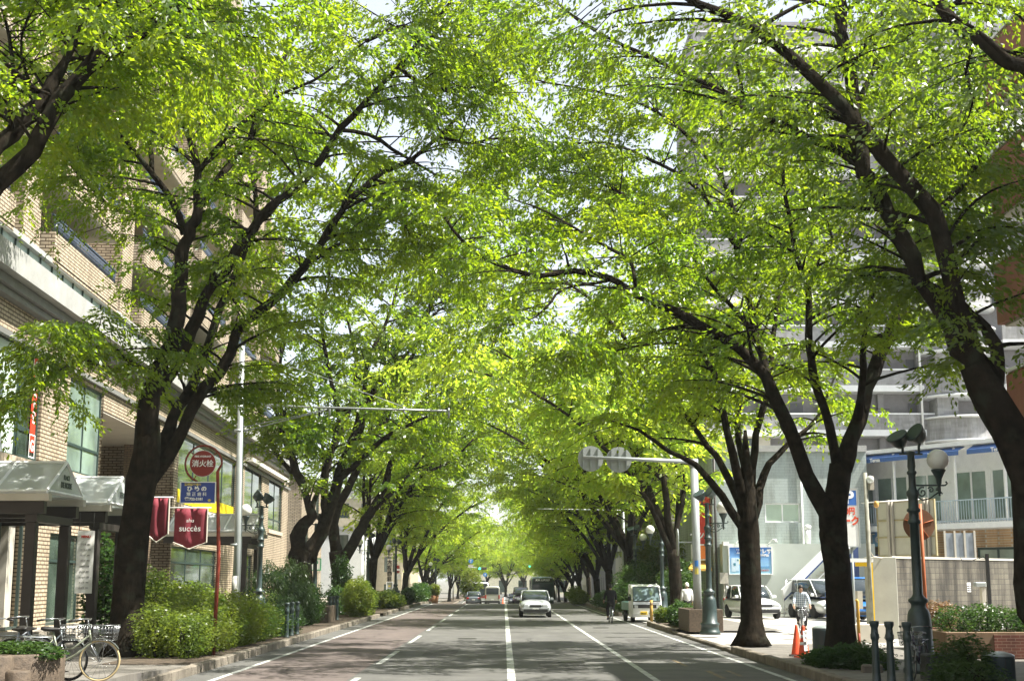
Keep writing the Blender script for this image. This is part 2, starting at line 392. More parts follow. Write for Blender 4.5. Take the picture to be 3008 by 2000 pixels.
class Frame:                                      # a vertical plane: s along it, z up, d out of it
    def __init__(s, p0, p1, flip=False):
        s.O = Vector((p0[0], p0[1], 0)); s.t = Vector((p1[0] - p0[0], p1[1] - p0[1], 0)).normalized()
        s.n = Vector((s.t.y, -s.t.x, 0))
        if flip: s.n = -s.n
        s.len = (Vector((p1[0], p1[1], 0)) - s.O).length
    def __call__(s, a, z, d=0): return s.O + s.t * a + s.n * d + Vector((0, 0, z))
    def px(s, u, v, d=0):                         # photo pixel -> (s, z) on the plane shifted by d
        r = ray(u, v); q = s.O + s.n * d
        t = (q - CAM_LOC).dot(s.n) / r.dot(s.n); p = CAM_LOC + r * t
        return (p - q).dot(s.t), p.z
    def box(s, mb, a0, a1, z0, z1, d0, d1):
        vs = [s(a, z, d) for z in (z0, z1) for d in (d0, d1) for a in (a0, a1)]
        mb.add(vs, [(0, 2, 3, 1), (4, 5, 7, 6), (0, 1, 5, 4), (2, 6, 7, 3), (0, 4, 6, 2), (1, 3, 7, 5)]); return mb
    def wall(s, mb, a0, a1, z0, z1, ops, depth=.25):   # front skin with reveals round the openings
        A = sorted(set([a0, a1] + [x for o in ops for x in o[:2] if a0 < x < a1])); Z = sorted(set([z0, z1] + [x for o in ops for x in o[2:4] if z0 < x < z1]))
        inside = lambda a, z: any(o[0] < a < o[1] and o[2] < z < o[3] for o in ops)
        for i in range(len(A) - 1):
            for j in range(len(Z) - 1):
                if not inside((A[i] + A[i + 1]) / 2, (Z[j] + Z[j + 1]) / 2):
                    mb.add([s(A[i], Z[j]), s(A[i + 1], Z[j]), s(A[i + 1], Z[j + 1]), s(A[i], Z[j + 1])], [(0, 1, 2, 3)])
        for o in ops:
            x0, x1, y0, y1 = max(o[0], a0), min(o[1], a1), max(o[2], z0), min(o[3], z1)
            dd = o[4] if len(o) > 4 else depth
            c = [(x0, y0), (x1, y0), (x1, y1), (x0, y1)]
            for k in range(4):
                p, q = c[k], c[(k + 1) % 4]
                mb.add([s(p[0], p[1]), s(q[0], q[1]), s(q[0], q[1], -dd), s(p[0], p[1], -dd)], [(0, 1, 2, 3)])
        return mb
def window(F, root, o, mull=1, trans=(), fr=.07, gl=None, dep=.12, fm=None, name='window'):
    """frame object with a pane as its child"""
    a0, a1, z0, z1 = o[:4]; mb = MB(); fm = fm or M_FRAME
    F.box(mb, a0, a1, z1 - fr, z1, -dep - .06, -dep + .03); F.box(mb, a0, a1, z0, z0 + fr, -dep - .06, -dep + .03)
    F.box(mb, a0, a0 + fr, z0 + fr, z1 - fr, -dep - .06, -dep + .03); F.box(mb, a1 - fr, a1, z0 + fr, z1 - fr, -dep - .06, -dep + .03)
    for k in range(1, mull + 1):
        a = a0 + (a1 - a0) * k / (mull + 1); F.box(mb, a - fr / 2, a + fr / 2, z0 + fr, z1 - fr, -dep - .05, -dep + .02)
    for t in trans:
        z = z0 + (z1 - z0) * t; F.box(mb, a0 + fr, a1 - fr, z - fr / 2, z + fr / 2, -dep - .055, -dep + .024)
    f = mb.build(name, fm, root, world=True)
    p = MB(); F.box(p, a0 + .01, a1 - .01, z0 + .01, z1 - .01, -dep - .035, -dep - .015); p.build('pane', gl or M_GLASS, f, world=True)
    return f

# ---- beige brick shop building along the left pavement
FL = Frame((-13.76, 0), (-13.76 - .0375 * 140, 140))     # s grows away from the camera, normal towards the road
px = FL.px
bl = thing('shop_building', 'long beige brick shop building along the left pavement with glass entrance canopies', 'building', (-16, 40, .1))
sE = px(842, 1621)[0]                             # far corner
S = lambda u, v=1500: px(u, v)[0]
ZB, ZT = 4.05, 11.6
ops = []
def oo(u0, u1, z0, z1, dd=.25): o = (S(u0), S(u1), z0, z1, dd); ops.append(o); return o
zz = lambda u, v: px(u, v)[1]
wp = oo(-140, 104, zz(45, 1340), zz(45, 1000))            # poster window + arrival window
w2 = oo(186, 288, zz(240, 1395), zz(240, 1120))
rc = (S(288), S(505), .4, zz(300, 1205), 4.5); ops.append(rc)   # deep recess of the passage
w3 = oo(518, 690, zz(600, 1500), zz(600, 1310))
w4 = oo(716, 768, zz(745, 1540), zz(745, 1375))
w5 = oo(788, 828, zz(806, 1558), zz(806, 1400))
g1 = (S(-140), S(78), .45, zz(40, 1500), 1.2); ops.append(g1)
g2 = (S(152), S(245), .45, 3.55, .5); ops.append(g2)
g3 = (S(508), S(640), .45, 3.6, .5); ops.append(g3)
g4 = (S(700), S(745), .45, 3.6, .5); ops.append(g4)
wall = MB(); zt2 = zz(300, 1205)
FL.wall(wall, 0, sE, .4, ZT, ops, .25)
FL.box(wall, sE, sE + .01, .4, ZT, -12, 0)
# recess lining: far wall facing the camera and back
wall.add([FL(rc[1], .4, -4.5), FL(rc[1], .4, 0), FL(rc[1], rc[3], 0), FL(rc[1], rc[3], -4.5)], [(0, 1, 2, 3)])
bw = wall.build('wall', M_BRK, bl, world=True)
mb = MB(); FL.box(mb, rc[0] - .2, rc[1] + .2, rc[2], rc[3] + .3, -4.8, -4.55); FL.box(mb, rc[0] + 3.0, rc[0] + 4.6, .42, rc[3], -3, -1.4)
FL.box(mb, rc[1] - 1.0, rc[1] - .01, .42, rc[3] - .02, -2.2, -.9)
mb.build('passage_wall', M_BRKD, bl, world=True)
mb = MB(); FL.box(mb, rc[0] + .02, rc[1] - .02, rc[3] - .06, rc[3] - .01, -4.5, -.02); mb.build('passage_ceiling', M_CREAM, bl, world=True)
# bands above: sloping brick spandrel, moulding, white cornice, attic glass panels
mb = MB(); FL.box(mb, 0, sE + .4, 9.25, 9.42, .01, .14); FL.box(mb, 0, sE + .4, 10.35, 10.55, .01, .3); FL.box(mb, 0, sE + .4, 10.57, 10.85, .01, .45)
mb.build('moulding', mat('dark_moulding', (.16, .16, .15), .7), bl, world=True)
mb = MB(); FL.box(mb, 0, sE + .6, 10.87, 11.62, -.4, .75); mb.build('cornice', M_BAND, bl, world=True)
at = MB(); FL.box(at, 0, sE, 11.64, 13.2, -1.4, -1.1); ap = at.build('attic_panel', M_PANEL, bl, world=True)
at = MB(); s_ = 1.0
while s_ < sE: FL.box(at, s_, s_ + .07, 11.64, 13.2, -1.08, -1.03); s_ += 1.4
at.build('panel_seam', M_FRAME, ap, world=True)
mb = MB(); FL.box(mb, 0, sE, 13.22, 13.4, -12, -.9); mb.build('roof', M_BAND, bl, world=True)
# brick sill courses
for o in (wp, w2, w3, w4, w5):
    mb = MB(); FL.box(mb, o[0] - .1, o[1] + .1, o[2] - .28, o[2] - .005, .01, .1)
    mb.build('window_sill', mat('sill_brick', (.50, .40, .30), .8), bl, world=True)
window(FL, bl, (wp[0], S(40), wp[2], wp[3]), 0, (), gl=mat('poster_pale', (.52, .62, .56), .5, var=.1, scale=.5))
# dark-haired fashion figure printed on the poster
ft = MB(); sp = S(0, 1200)
def PF(u, v): a, z = px(u, v); return FL(a, z, -.09)
ft.prism([PF(-40, 1325), PF(14, 1325), PF(12, 1260), PF(2, 1225), PF(0, 1200), PF(-40, 1190)], FL.n * .01)
ft.build('printed_coat', mat('print_grey', (.30, .34, .33), .6, var=.4, scale=2), bl, world=True)
ft = MB(); ft.prism([PF(-30, 1200), PF(4, 1196), PF(12, 1180), PF(18, 1150), PF(19, 1120), PF(12, 1103), PF(-8, 1104), PF(-20, 1150)], FL.n * .012)
ft.build('printed_hair', mat('print_dark', (.07, .09, .10), .6, var=.4), bl, world=True)
ft = MB(); ft.prism([PF(2, 1235), PF(14, 1220), PF(22, 1200), PF(18, 1180), PF(8, 1172), PF(2, 1195)], FL.n * .014)
ft.build('printed_hand', mat('print_skin', (.45, .34, .29), .6, var=.1), bl, world=True)
wa = (S(44), wp[1], wp[2], wp[3]); window(FL, bl, wa, 0, (.27,), fr=.14)
M_RED = mat('red_film', (.62, .045, .02), .5, var=.08)
M_LETW = mat('white_lettering', (.8, .8, .78), .6, var=.02)
rb = MB(); r0, r1 = S(82), S(97); FL.box(rb, r0, r1, wp[2] + .3, wp[3] - .15, -.1, -.088)
rbo = rb.build('arrival_banner', M_RED, bl, world=True)
for i, ch in enumerate('ARRIVAL'):
    zc = wp[2] + (wp[3] - wp[2]) * (.76 - .062 * i)
    c = FL((r0 + r1) / 2, zc, -.086); text(ch, .42, M_LETW, rbo, c, FL.n, bold=.012, world=True, sx=1.1)
for zf in (.87, .14):
    c = FL((r0 + r1) / 2, wp[2] + (wp[3] - wp[2]) * zf, -.086); text('G', .5, M_LETW, rbo, c, FL.n, bold=.01, world=True)
    q = MB(); a_, z_ = (r0 + r1) / 2, wp[2] + (wp[3] - wp[2]) * zf
    for (x0, x1, y0, y1) in ((-.3, .3, .34, .38), (-.3, .3, -.38, -.34), (-.3, -.26, -.34, .34), (.26, .3, -.34, .34)): FL.box(q, a_ + x0, a_ + x1, z_ + y0, z_ + y1, -.087, -.08)
    q.build('emblem_border', M_LETW, rbo, world=True)
window(FL, bl, w2, 1, (.3,), gl=M_GLASSL, fr=.1)
window(FL, bl, w3, 3, (.12,), fr=.12)
mb = MB(); FL.box(mb, w3[0] + .1, w3[1] - .1, w3[2] + .1, w3[2] + .75, -.1, -.08)
M_YEL = mat('yellow_film', (.85, .66, .01), .5, var=.05)
yb = mb.build('yellow_window_strip', M_YEL, bl, world=True)
text('JAPAN', .26, M_LETW, yb, FL(w3[1] - 3.4, w3[2] + .02, -.07), FL.n, world=True)
window(FL, bl, w4, 1, (.2,), fr=.1); window(FL, bl, w5, 1, (.2,), fr=.1)
# ground-floor displays
g1f = window(FL, bl, (g1[0], g1[1], g1[2], g1[3]), 2, (), fr=.1, dep=.1, name='display_window', gl=None)
bpy.data.objects.remove([c for c in g1f.children][0])
mb = MB(); FL.box(mb, g1[0], g1[1], g1[2], g1[3], -1.25, -1.2); mb.build('display_backdrop', mat('display_dark', (.05, .06, .045), .3, var=.5, scale=.8), bl, world=True)
mb = MB(); FL.box(mb, S(58), S(77), .46, g1[3] - .02, -1.0, -.3); mb.build('display_column', M_CREAM, bl, world=True)
window(FL, bl, g2, 1, (.7,), fr=.09); window(FL, bl, g3, 2, (.75,), fr=.09); window(FL, bl, g4, 0, (.75,), fr=.09)
# small lamps-like vent hooks on spandrel
# awning box over the far windows
mb = MB(); FL.box(mb, w4[0] - .1, w5[1] + .2, w4[3] + .15, w4[3] + .4, .02, .5)
mb.build('awning', mat('cream_awning', (.62, .60, .52), .7), bl, world=True)

# ---- apartment block rising behind the shop building
ab = thing('apartment_block', 'tall beige brick apartment block with mesh-railed balconies rising above the shop building', 'building', (-24, 60, 13))
FA = Frame((-17.6, 28), (-17.6 - .0375 * 90, 118))
W_ = MB(); aops = []
for fl in range(9):
    z0 = 13.4 + fl * 3.1
    for b in range(6): aops.append((5 + b * 14 + 5.2, 5 + b * 14 + 9, z0 + .2, z0 + 2.3, .3))
FA.wall(W_, 0, 90, 12.9, 41.5, aops, .3); FA.box(W_, -.02, -.01, 12.9, 41.5, -14, 0)
for b in range(6): FA.box(W_, 5 + b * 14 - 1.4, 5 + b * 14 + .6, 13, 41.4, .02, 1.5)   # piers
W_.build('wall', M_BRK, ab, world=True)
M_RAIL = mat('railing_blue_black', (.03, .045, .07), .5)
for fl in range(9):
    z0 = 13.4 + fl * 3.1
    for b in range(6):
        a0 = 5 + b * 14 + 1.0; a1 = a0 + 9.5
        if fl > 5 and b > 3: continue
        mb = MB(); FA.box(mb, a0, a1, z0 - .15, z0, .02, 1.9); FA.box(mb, a0, a1, z0 + 0.002, z0 + 1.0, 1.7, 1.93); FA.box(mb, a0 - .002, a0 + .2, z0 + .002, z0 + 1.0, .02, 1.69); FA.box(mb, a1 - .2, a1 + .002, z0 + .002, z0 + 1.0, .02, 1.69)
        bo = mb.build('balcony', M_BRK, ab, world=True)
        sf = MB(); FA.box(sf, a0 + .02, a1 - .02, z0 - .19, z0 - .152, .02, 1.88); sf.build('balcony_soffit', M_CREAM, bo, world=True)
        if fl < 4:
            rr = MB(); x = a0 + .05
            while x < a1 - .3:
                for sg in (0, 1):
                    p, q = (FA(x, z0 + 1.02, 1.8), FA(x + .28, z0 + 1.62, 1.8)) if sg else (FA(x + .28, z0 + 1.02, 1.8), FA(x, z0 + 1.62, 1.8))
                    rr.tube([p, q], .014, 4)
                x += .14
            FA.box(rr, a0, a1, z0 + 1.62, z0 + 1.68, 1.76, 1.84); rr.build('railing', M_RAIL, bo, world=True)
for o in aops:
    if o[2] < 30: window(FA, ab, o[:4], 1, (), fr=.08, dep=.2)
mb = MB(); FA.box(mb, 2.6, 3.1, 14.1, 14.9, 1.52, 1.9); mb.build('air_conditioner', M_WHITE, ab, world=True)

# ---- next buildings of the left side
def simple_building(name, label, x0, x1, y0, y1, h, m, nfl, side='E', wmat=None, ww=1.4, wgap=2.6, z=0, roof=None, gl=None):
    """box with real window openings on the street side and on the side towards the camera"""
    r = thing(name, label, 'building', ((x0 + x1) / 2, (y0 + y1) / 2, z))
    W = MB(); fr = []
    F1 = Frame((x0, y0), (x1, y0))                # faces -Y (camera)
    F2 = Frame((x1, y0), (x1, y1)) if side == 'E' else Frame((x0, y1), (x0, y0))
    fh = h / nfl
    for F in (F1, F2):
        ops_ = []; n = max(1, int((F.len - 1) / wgap)); 
        for f in range(nfl):
            for k in range(n):
                c = F.len * (k + .5) / n; ops_.append((c - ww / 2, c + ww / 2, z + f * fh + (.9 if f else .3), z + f * fh + fh - .55, .2))
        F.wall(W, 0, F.len, z, z + h, ops_, .2); fr.append((F, ops_))
    Fb = Frame((x1, y0), (x1, y1)) if side != 'E' else Frame((x0, y1), (x0, y0))
    W.add([Fb(0, z), Fb(Fb.len, z), Fb(Fb.len, z + h), Fb(0, z + h)], [(0, 1, 2, 3)])
    W.build('wall', m, r, world=True)
    R = MB().box(x0 - .15, x1 + .15, y0 - .15, y1 + .15, z + h, z + h + .35); R.build('roof', roof or M_BAND, r, world=True)
    for F, ops_ in fr:
        for o in ops_: window(F, r, o[:4], 1 if ww > 1 else 0, (), fr=.07, dep=.12, fm=wmat, gl=gl)
    return r
b2 = simple_building('brick_building', 'beige brick building with a dark-framed upper window beyond the shop building', -30, XatY(880, 131) , 131, 146, 11.5, M_BRK, 3, 'E', ww=2.4, wgap=5)
wb = simple_building('white_building', 'white building with a green-framed window past the leaning ivy-clad tree', -34, XatY(1062, 150), 150, 166, 8.5, M_WHITE, 2, 'E', ww=1.6, wgap=4.2, z=-1.2)
yb_ = simple_building('ochre_building', 'ochre and cream building with louvred upper wall behind the dentist sign', -30, XatY(1180, 168), 168, 200, 13, mat('ochre_wall', (.40, .35, .25), .85), 4, 'E', z=-1.3)
fb = simple_building('grey_building', 'pale grey building glimpsed between the trunks at the far left of the avenue', -32, -13.5, 205, 250, 16, M_CREAM, 5, 'E', z=-1.3)

# ---- right side: grey-green brick building with the outside stair
M_GGB = brick_mat('grey_green_brick', (.37, .42, .40), (.34, .39, .37), (.27, .31, .30), .6, .16, .012, bump=.25)
M_GGP = mat('pale_green_render', (.46, .50, .45), .85, var=.05, scale=1.2, dirt=.2, dirtcol=(.3, .32, .28))
gx0, gx1 = XatY(2098, 76), XatY(2560, 76)
gb = thing('grey_green_building', 'pale grey-green brick building with a blue-sided outside stair and a lit wall sign', 'building', (15, 76, 0))
FG = Frame((gx0, 76), (gx1, 76)); gp = FG.px
W = MB(); wo = gp(2248, 1534), gp(2350, 1480); ww_ = (wo[0][0], wo[1][0], wo[0][1], wo[1][1] + .05)
FG.wall(W, 0, FG.len, 0, 9.0, [ww_], .2)
W.add([Vector((gx0, 76, 0)), Vector((gx0, 76, 9)), Vector((gx0, 92, 9)), Vector((gx0, 92, 0))], [(0, 1, 2, 3)])
W.build('wall', M_GGB, gb, world=True)
mb = MB().box(gx0 - .2, gx1, 75.8, 92, 9.0, 9.35); mb.build('parapet', mat('parapet_brick', (.33, .33, .31), .8), gb, world=True)
window(FG, gb, ww_, 1, (), fr=.08, gl=mat('pale_green_pane', (.42, .52, .42), .2, var=.05), fm=M_WHITE)
mb = MB(); xl = gp(2116, 1700)[0]; xr_ = gp(2365, 1700)[0]
FG.box(mb, xl, FG.len, 0, 3.9, .02, 1.0); low = mb.build('lower_wall', M_GGP, gb, world=True)
for u, r_ in ((2355, .055), (2100, .06)):
    a = gp(u, 1500)[0]; mb = MB(); mb.tube([FG(a, .1, .1), FG(a, 8.6, .1)], r_, 8); mb.build('downpipe', M_WHITE if u > 2200 else M_DARK, gb, world=True)
a = gp(2368, 1600)[0]; mb = MB(); mb.tube([FG(a, 3.9, .5), FG(a, 4.7, .5)], .16, 10); mb.lathe([(.2, 4.7), (.2, 4.9), (.05, 4.95)], FG(a, 0, .5), 10); mb.build('vent_stack', M_WHITE, gb, world=True)
for u in (2128, 2134, 2140):
    a = FG.px(u, 1760, 1)[0]; mb = MB(); k = (u - 2128) * .02
    mb.tube([FG(a, 2.2, 1.06), FG(a, .6 + k, 1.06), FG(a + .15, .4 + k, 1.06), FG(a + 1.2, .4 + k, 1.06)], .03, 6); mb.build('conduit', M_CREAM, gb, world=True)
a, z_ = FG.px(2125, 1697, 1); mb = MB(); FG.box(mb, a - .22, a + .22, z_ - .3, z_ + .3, 1.01, 1.2); mb.build('meter_box', M_CREAM, gb, world=True)
a, z_ = FG.px(2130, 1597, 1); mb = MB(); FG.box(mb, a - .16, a + .16, z_ - .1, z_ + .12, 1.01, 1.35); mb.build('camera_box', M_WHITE, gb, world=True)
for u in (2160, 2257):
    a, z_ = FG.px(u, 1597, 1); mb = MB(); mb.tube([FG(a, z_, .9), FG(a + .2, z_ + .25, 1.3), FG(a + .3, z_ + .22, 1.4)], .03, 6); mb.lathe([(.04, .06), (.13, -.12)], FG(a + .3, z_ + .2, 1.45), 8); mb.build('spotlight', M_WHITE, gb, world=True)
# wall sign
def sign_board(name, label, cat, F, a0, a1, z0, z1, d, m, frame_m=None, fr=.06, thick=.12, parent=None):
    base = F((a0 + a1) / 2, z0, d)
    r = thing(name, label, cat, tuple(base)) if parent is None else parent
    mb = MB(); F.box(mb, a0, a1, z0, z1, d, d + thick); b = mb.build('board', m, r, world=True)
    if frame_m:
        mb = MB(); F.box(mb, a0 - fr, a1 + fr, z1, z1 + fr, d, d + thick + .03); F.box(mb, a0 - fr, a1 + fr, z0 - fr, z0, d, d + thick + .03)
        F.box(mb, a0 - fr, a0, z0, z1, d, d + thick + .03); F.box(mb, a1, a1 + fr, z0, z1, d, d + thick + .03); mb.build('frame', frame_m, r, world=True)
    return r, b
def grad_mat(name, c0, c1, z0, z1):
    if name in MATS: return MATS[name]
    m, n, o = new_mat(name); g = N(n, 'ShaderNodeNewGeometry'); s = N(n, 'ShaderNodeSeparateXYZ'); n.links.new(g.outputs['Position'], s.inputs[0])
    mr = N(n, 'ShaderNodeMapRange'); mr.inputs[1].default_value = z0; mr.inputs[2].default_value = z1; n.links.new(s.outputs[2], mr.inputs[0])
    p = N(n, 'ShaderNodeBsdfPrincipled'); p.inputs['Roughness'].default_value = .4
    n.links.new(ramp(n, mr.outputs[0], [(0, c0), (1, c1)]), p.inputs['Base Color']); n.links.new(p.outputs[0], o.inputs[0]); MATS[name] = m; return m
a0, z1_ = FG.px(2141, 1607, 1); a1, z0_ = FG.px(2266, 1684, 1)
ws, wbd = sign_board('wall_sign', 'blue poster-like wall sign of a water shop on the pale lower wall', 'sign', FG, a0, a1, z0_, z1_, 1.02, grad_mat('sign_blue_gradient', (.35, .62, .78), (.06, .20, .58), z0_, z1_), M_WHITE)
hgt = z1_ - z0_; wd = a1 - a0
M_BLUEL = mat('blue_lettering', (.03, .10, .35), .5, var=.02)
plate = MB(); FG.box(plate, a0 + wd * .17, a0 + wd * .46, z1_ - hgt * .24, z1_ - hgt * .07, 1.14, 1.15); plate.build('title_plate', M_LETW, wbd, world=True)
text('WATER', .27, M_BLUEL, wbd, FG(a0 + wd * .315, z1_ - hgt * .155, 1.152), FG.n, bold=.014, world=True, sx=.8)
text('テレサ', .30, M_LETW, wbd, FG(a1 - wd * .17, z1_ - hgt * .155, 1.142), FG.n, bold=.012, world=True, sx=.9)
text('家庭用', .13, M_LETW, wbd, FG(a0 + wd * .33, z1_ - hgt * .31, 1.142), FG.n, bold=.006, world=True)
text('水の専門店', .13, M_LETW, wbd, FG(a1 - wd * .2, z1_ - hgt * .31, 1.142), FG.n, bold=.006, world=True)
text('Tensa', .26, mat('pale_blue_lettering', (.12, .33, .62), .5), wbd, FG(a1 - wd * .19, z0_ + hgt * .26, 1.142), FG.n, world=True)
text('092-738-8171', .11, mat('red_lettering', (.5, .1, .08), .5), wbd, FG(a1 - wd * .2, z0_ + hgt * .12, 1.142), FG.n, world=True, bold=.003)
q = MB(); FG.box(q, a0 + wd * .22, a0 + wd * .5, z0_ + hgt * .36, z0_ + hgt * .56, 1.141, 1.15); q.build('yellow_note', mat('pale_yellow', (.75, .66, .35), .6), wbd, world=True)
q = MB(); FG.box(q, a0 + wd * .04, a0 + wd * .14, z0_ + hgt * .08, z0_ + hgt * .6, 1.141, 1.16); FG.box(q, a0 + wd * .145, a0 + wd * .22, z0_ + hgt * .1, z0_ + hgt * .6, 1.141, 1.155); q.build('printed_dispenser', mat('print_white_blue', (.55, .68, .78), .5), wbd, world=True)
q = MB(); FG.box(q, a0 + wd * .09, a0 + wd * .14, z0_ + hgt * .3, z0_ + hgt * .4, 1.161, 1.165); FG.box(q, a0 + wd * .175, a0 + wd * .215, z0_ + hgt * .48, z0_ + hgt * .55, 1.156, 1.16); q.build('printed_tap', mat('print_teal', (.05, .22, .30), .5), wbd, world=True)
# stair on the wall: string, blue panel, rails
sa0, sz0 = FG.px(2290, 1800, 2.2)[0], .1
st = MB(); a_b = FG.px(2300, 1740, 2.4)[0]; a_t = FG.px(2470, 1600, 2.4)[0]; zb_, zt_ = .05, FG.px(2430, 1640, 2.4)[1] + .9
a_t2 = FG.px(2520, 1600, 2.4)[0]
slope = (zt_ - zb_) / (a_t2 - a_b)
nst = 22
for i in range(nst):
    x0 = a_b + (a_t2 - a_b) * i / nst; z0 = zb_ + (zt_ - zb_) * (i + 1) / nst; FG.box(st, x0, x0 + (a_t2 - a_b) / nst + .03, z0 - .05, z0, 1.3, 2.38)
sto = st.build('stair_treads', M_CREAM, gb, world=True)
M_NAVY = mat('navy_panel', (.035, .06, .16), .6, var=.1)
def fpoly(mb, pts, d, th): mb.prism([FG(a, z, d) for a, z in pts], FG.n * th)
mb = MB(); fpoly(mb, [(a_b + .5, 0), (a_t2, 0), (a_t2, zt_ - .25), (a_b + .5, zb_ + slope * .5 - .1)], 2.40, .04); mb.build('stair_side_panel', M_NAVY, sto, world=True)
mb = MB(); fpoly(mb, [(a_b, zb_ + .95), (a_t2, zt_ + .95), (a_t2, zt_ + 1.35), (a_b - .1, zb_ + 1.6 - .2)], 2.3, .5); mb.build('stair_awning', M_WHITE, sto, world=True)
mb = MB(); fpoly(mb, [(a_b, zb_ + .83), (a_t2, zt_ + .83), (a_t2, zt_ + .94), (a_b, zb_ + .94)], 2.7, .12); mb.build('awning_edge', M_NAVY, sto, world=True)
mb = MB()
mb.tube([FG(a_b, zb_ + .15, 2.5), FG(a_t2, zt_ + .15, 2.5)], .03, 6)
for i in range(6):
    x = a_b + (a_t2 - a_b) * i / 5.5; mb.tube([FG(x, zb_ + slope * (x - a_b) - (.05 if i else .0), 2.5), FG(x, zb_ + slope * (x - a_b) + .95, 2.5)], .03, 6)
mb.build('stair_rail', M_WHITE, sto, world=True)

# ---- white building with the balcony, running obliquely to the right
xa = XatY(2488, 80); FT = Frame((xa, 80), (xa + .66 * 14, 80 - 14)); tp_ = FT.px
tb = thing('white_balcony_building', 'white two-storey building with blue awnings, a railed balcony and an orange brick base', 'building', (24, 74, 0))
zr = 8.9; zf = tp_(2800, 1540)[1]
W = MB(); tops = []
for u0, u1 in ((2523, 2566), (2573, 2666), (2682, 2765), (2805, 2900), (2912, 2990)):
    o = (tp_(u0, 1450)[0], tp_(u1, 1450)[0], zf + .15, tp_(2700, 1392)[1], .15); tops.append(o)
FT.wall(W, 0, FT.len, zf, zr - .05, tops, .15); FT.box(W, -.02, 0, 0, zr, -8, -.01); W.build('wall', M_WHITE, tb, world=True)
for o in tops: window(FT, tb, o[:4], 1, (), fr=.1, gl=M_GLASSL, fm=M_WHITE, dep=.08)
mb = MB(); FT.box(mb, -.3, FT.len, zr, zr + .22, -8, 1.5); mb.build('roof', M_WHITE, tb, world=True)
M_AWN = mat('awning_blue', (.05, .12, .32), .7, var=.1)
for u0, u1 in ((2500, 2825), (2850, 3060)):
    s0, s1 = FT.px(u0, 1350, 1.5)[0], min(FT.len, FT.px(u1, 1340, 1.5)[0]); mb = MB()
    mb.add([FT(s0, zr - .02, 1.2), FT(s1, zr - .02, 1.2), FT(s1, zr - .28, 1.75), FT(s0, zr - .28, 1.75), FT(s1, zr - .52, 1.76), FT(s0, zr - .52, 1.76), FT(s0, zr - .05, 1.15), FT(s1, zr - .05, 1.15)], [(0, 1, 2, 3), (3, 2, 4, 5), (6, 7, 2, 3)])
    aw = mb.build('awning', M_AWN, tb, world=True)
    for u in ((2570, 2742) if u0 == 2500 else (2930,)):
        text('Tensa', .3, M_LETW, aw, FT(FT.px(u, 1350, 1.76)[0], zr - .4, 1.77), FT.n, bold=.008, world=True)
mb = MB(); FT.box(mb, -.1, FT.len, zf - .3, zf, -2, 1.6); bs = mb.build('balcony_slab', M_WHITE, tb, world=True)
mb = MB(); s_ = 0
while s_ < FT.len: mb.tube([FT(s_, zf, 1.5), FT(s_, zf + 1.15, 1.5)], .016, 4); s_ += .16
mb.tube([FT(0, zf + 1.17, 1.5), FT(FT.len, zf + 1.17, 1.5)], .035, 6); mb.tube([FT(0, zf + .1, 1.5), FT(FT.len, zf + .1, 1.5)], .025, 6)
mb.build('balcony_railing', mat('pale_blue_paint', (.45, .55, .60), .5), bs, world=True)
for u in (2632, 2812, 2960):
    s_ = FT.px(u, 1500, 1.45)[0]; mb = MB(); FT.box(mb, s_ - .05, s_ + .05, zf, zr - .1, 1.4, 1.5); mb.build('post', M_WHITE, bs, world=True)
M_OBR = brick_mat('orange_brick', (.52, .33, .16), (.34, .20, .10), (.48, .44, .36), .45, .13, .014)
W = MB(); lo = (FT.px(2868, 1620)[0], FT.px(2990, 1620)[0], .9, tp_(2900, 1607)[1], .2); FT.wall(W, 0, FT.len, 0, zf - .31, [lo], .2); W.build('brick_base', M_OBR, tb, world=True)
window(FT, tb, lo[:4], 1, (), fr=.12, gl=M_GLASSL)
mb = MB(); FT.box(mb, .1, 4.6, 3.0, 3.35, .02, 1.2); mb.build('canopy_beam', M_NAVY, tb, world=True)
# oval-topped blue shop sign
a0, z1_ = FT.px(2516, 1552, .9); a1, z0_ = FT.px(2660, 1600, .9); n_o = 20
os_ = thing('oval_shop_sign', 'blue oval shop sign under the balcony beside the grey utility pole', 'sign', tuple(FT((a0 + a1) / 2, z0_, .9)))
mb = MB(); ac, zc, ra, rz = (a0 + a1) / 2, (z0_ + z1_) / 2, (a1 - a0) / 2, (z1_ - z0_) / 2 * 1.1
mb.prism([FT(ac + ra * math.cos(2 * math.pi * k / 28) , zc + rz * math.sin(2 * math.pi * k / 28), .9) for k in range(28)], FT.n * .12)
osb = mb.build('board', grad_mat('oval_blue', (.30, .60, .80), (.04, .16, .50), z0_, z1_), os_, world=True)
text('Tensa', .75, M_LETW, osb, FT(ac + .15, zc - .1, 1.03), FT.n, bold=.008, world=True)

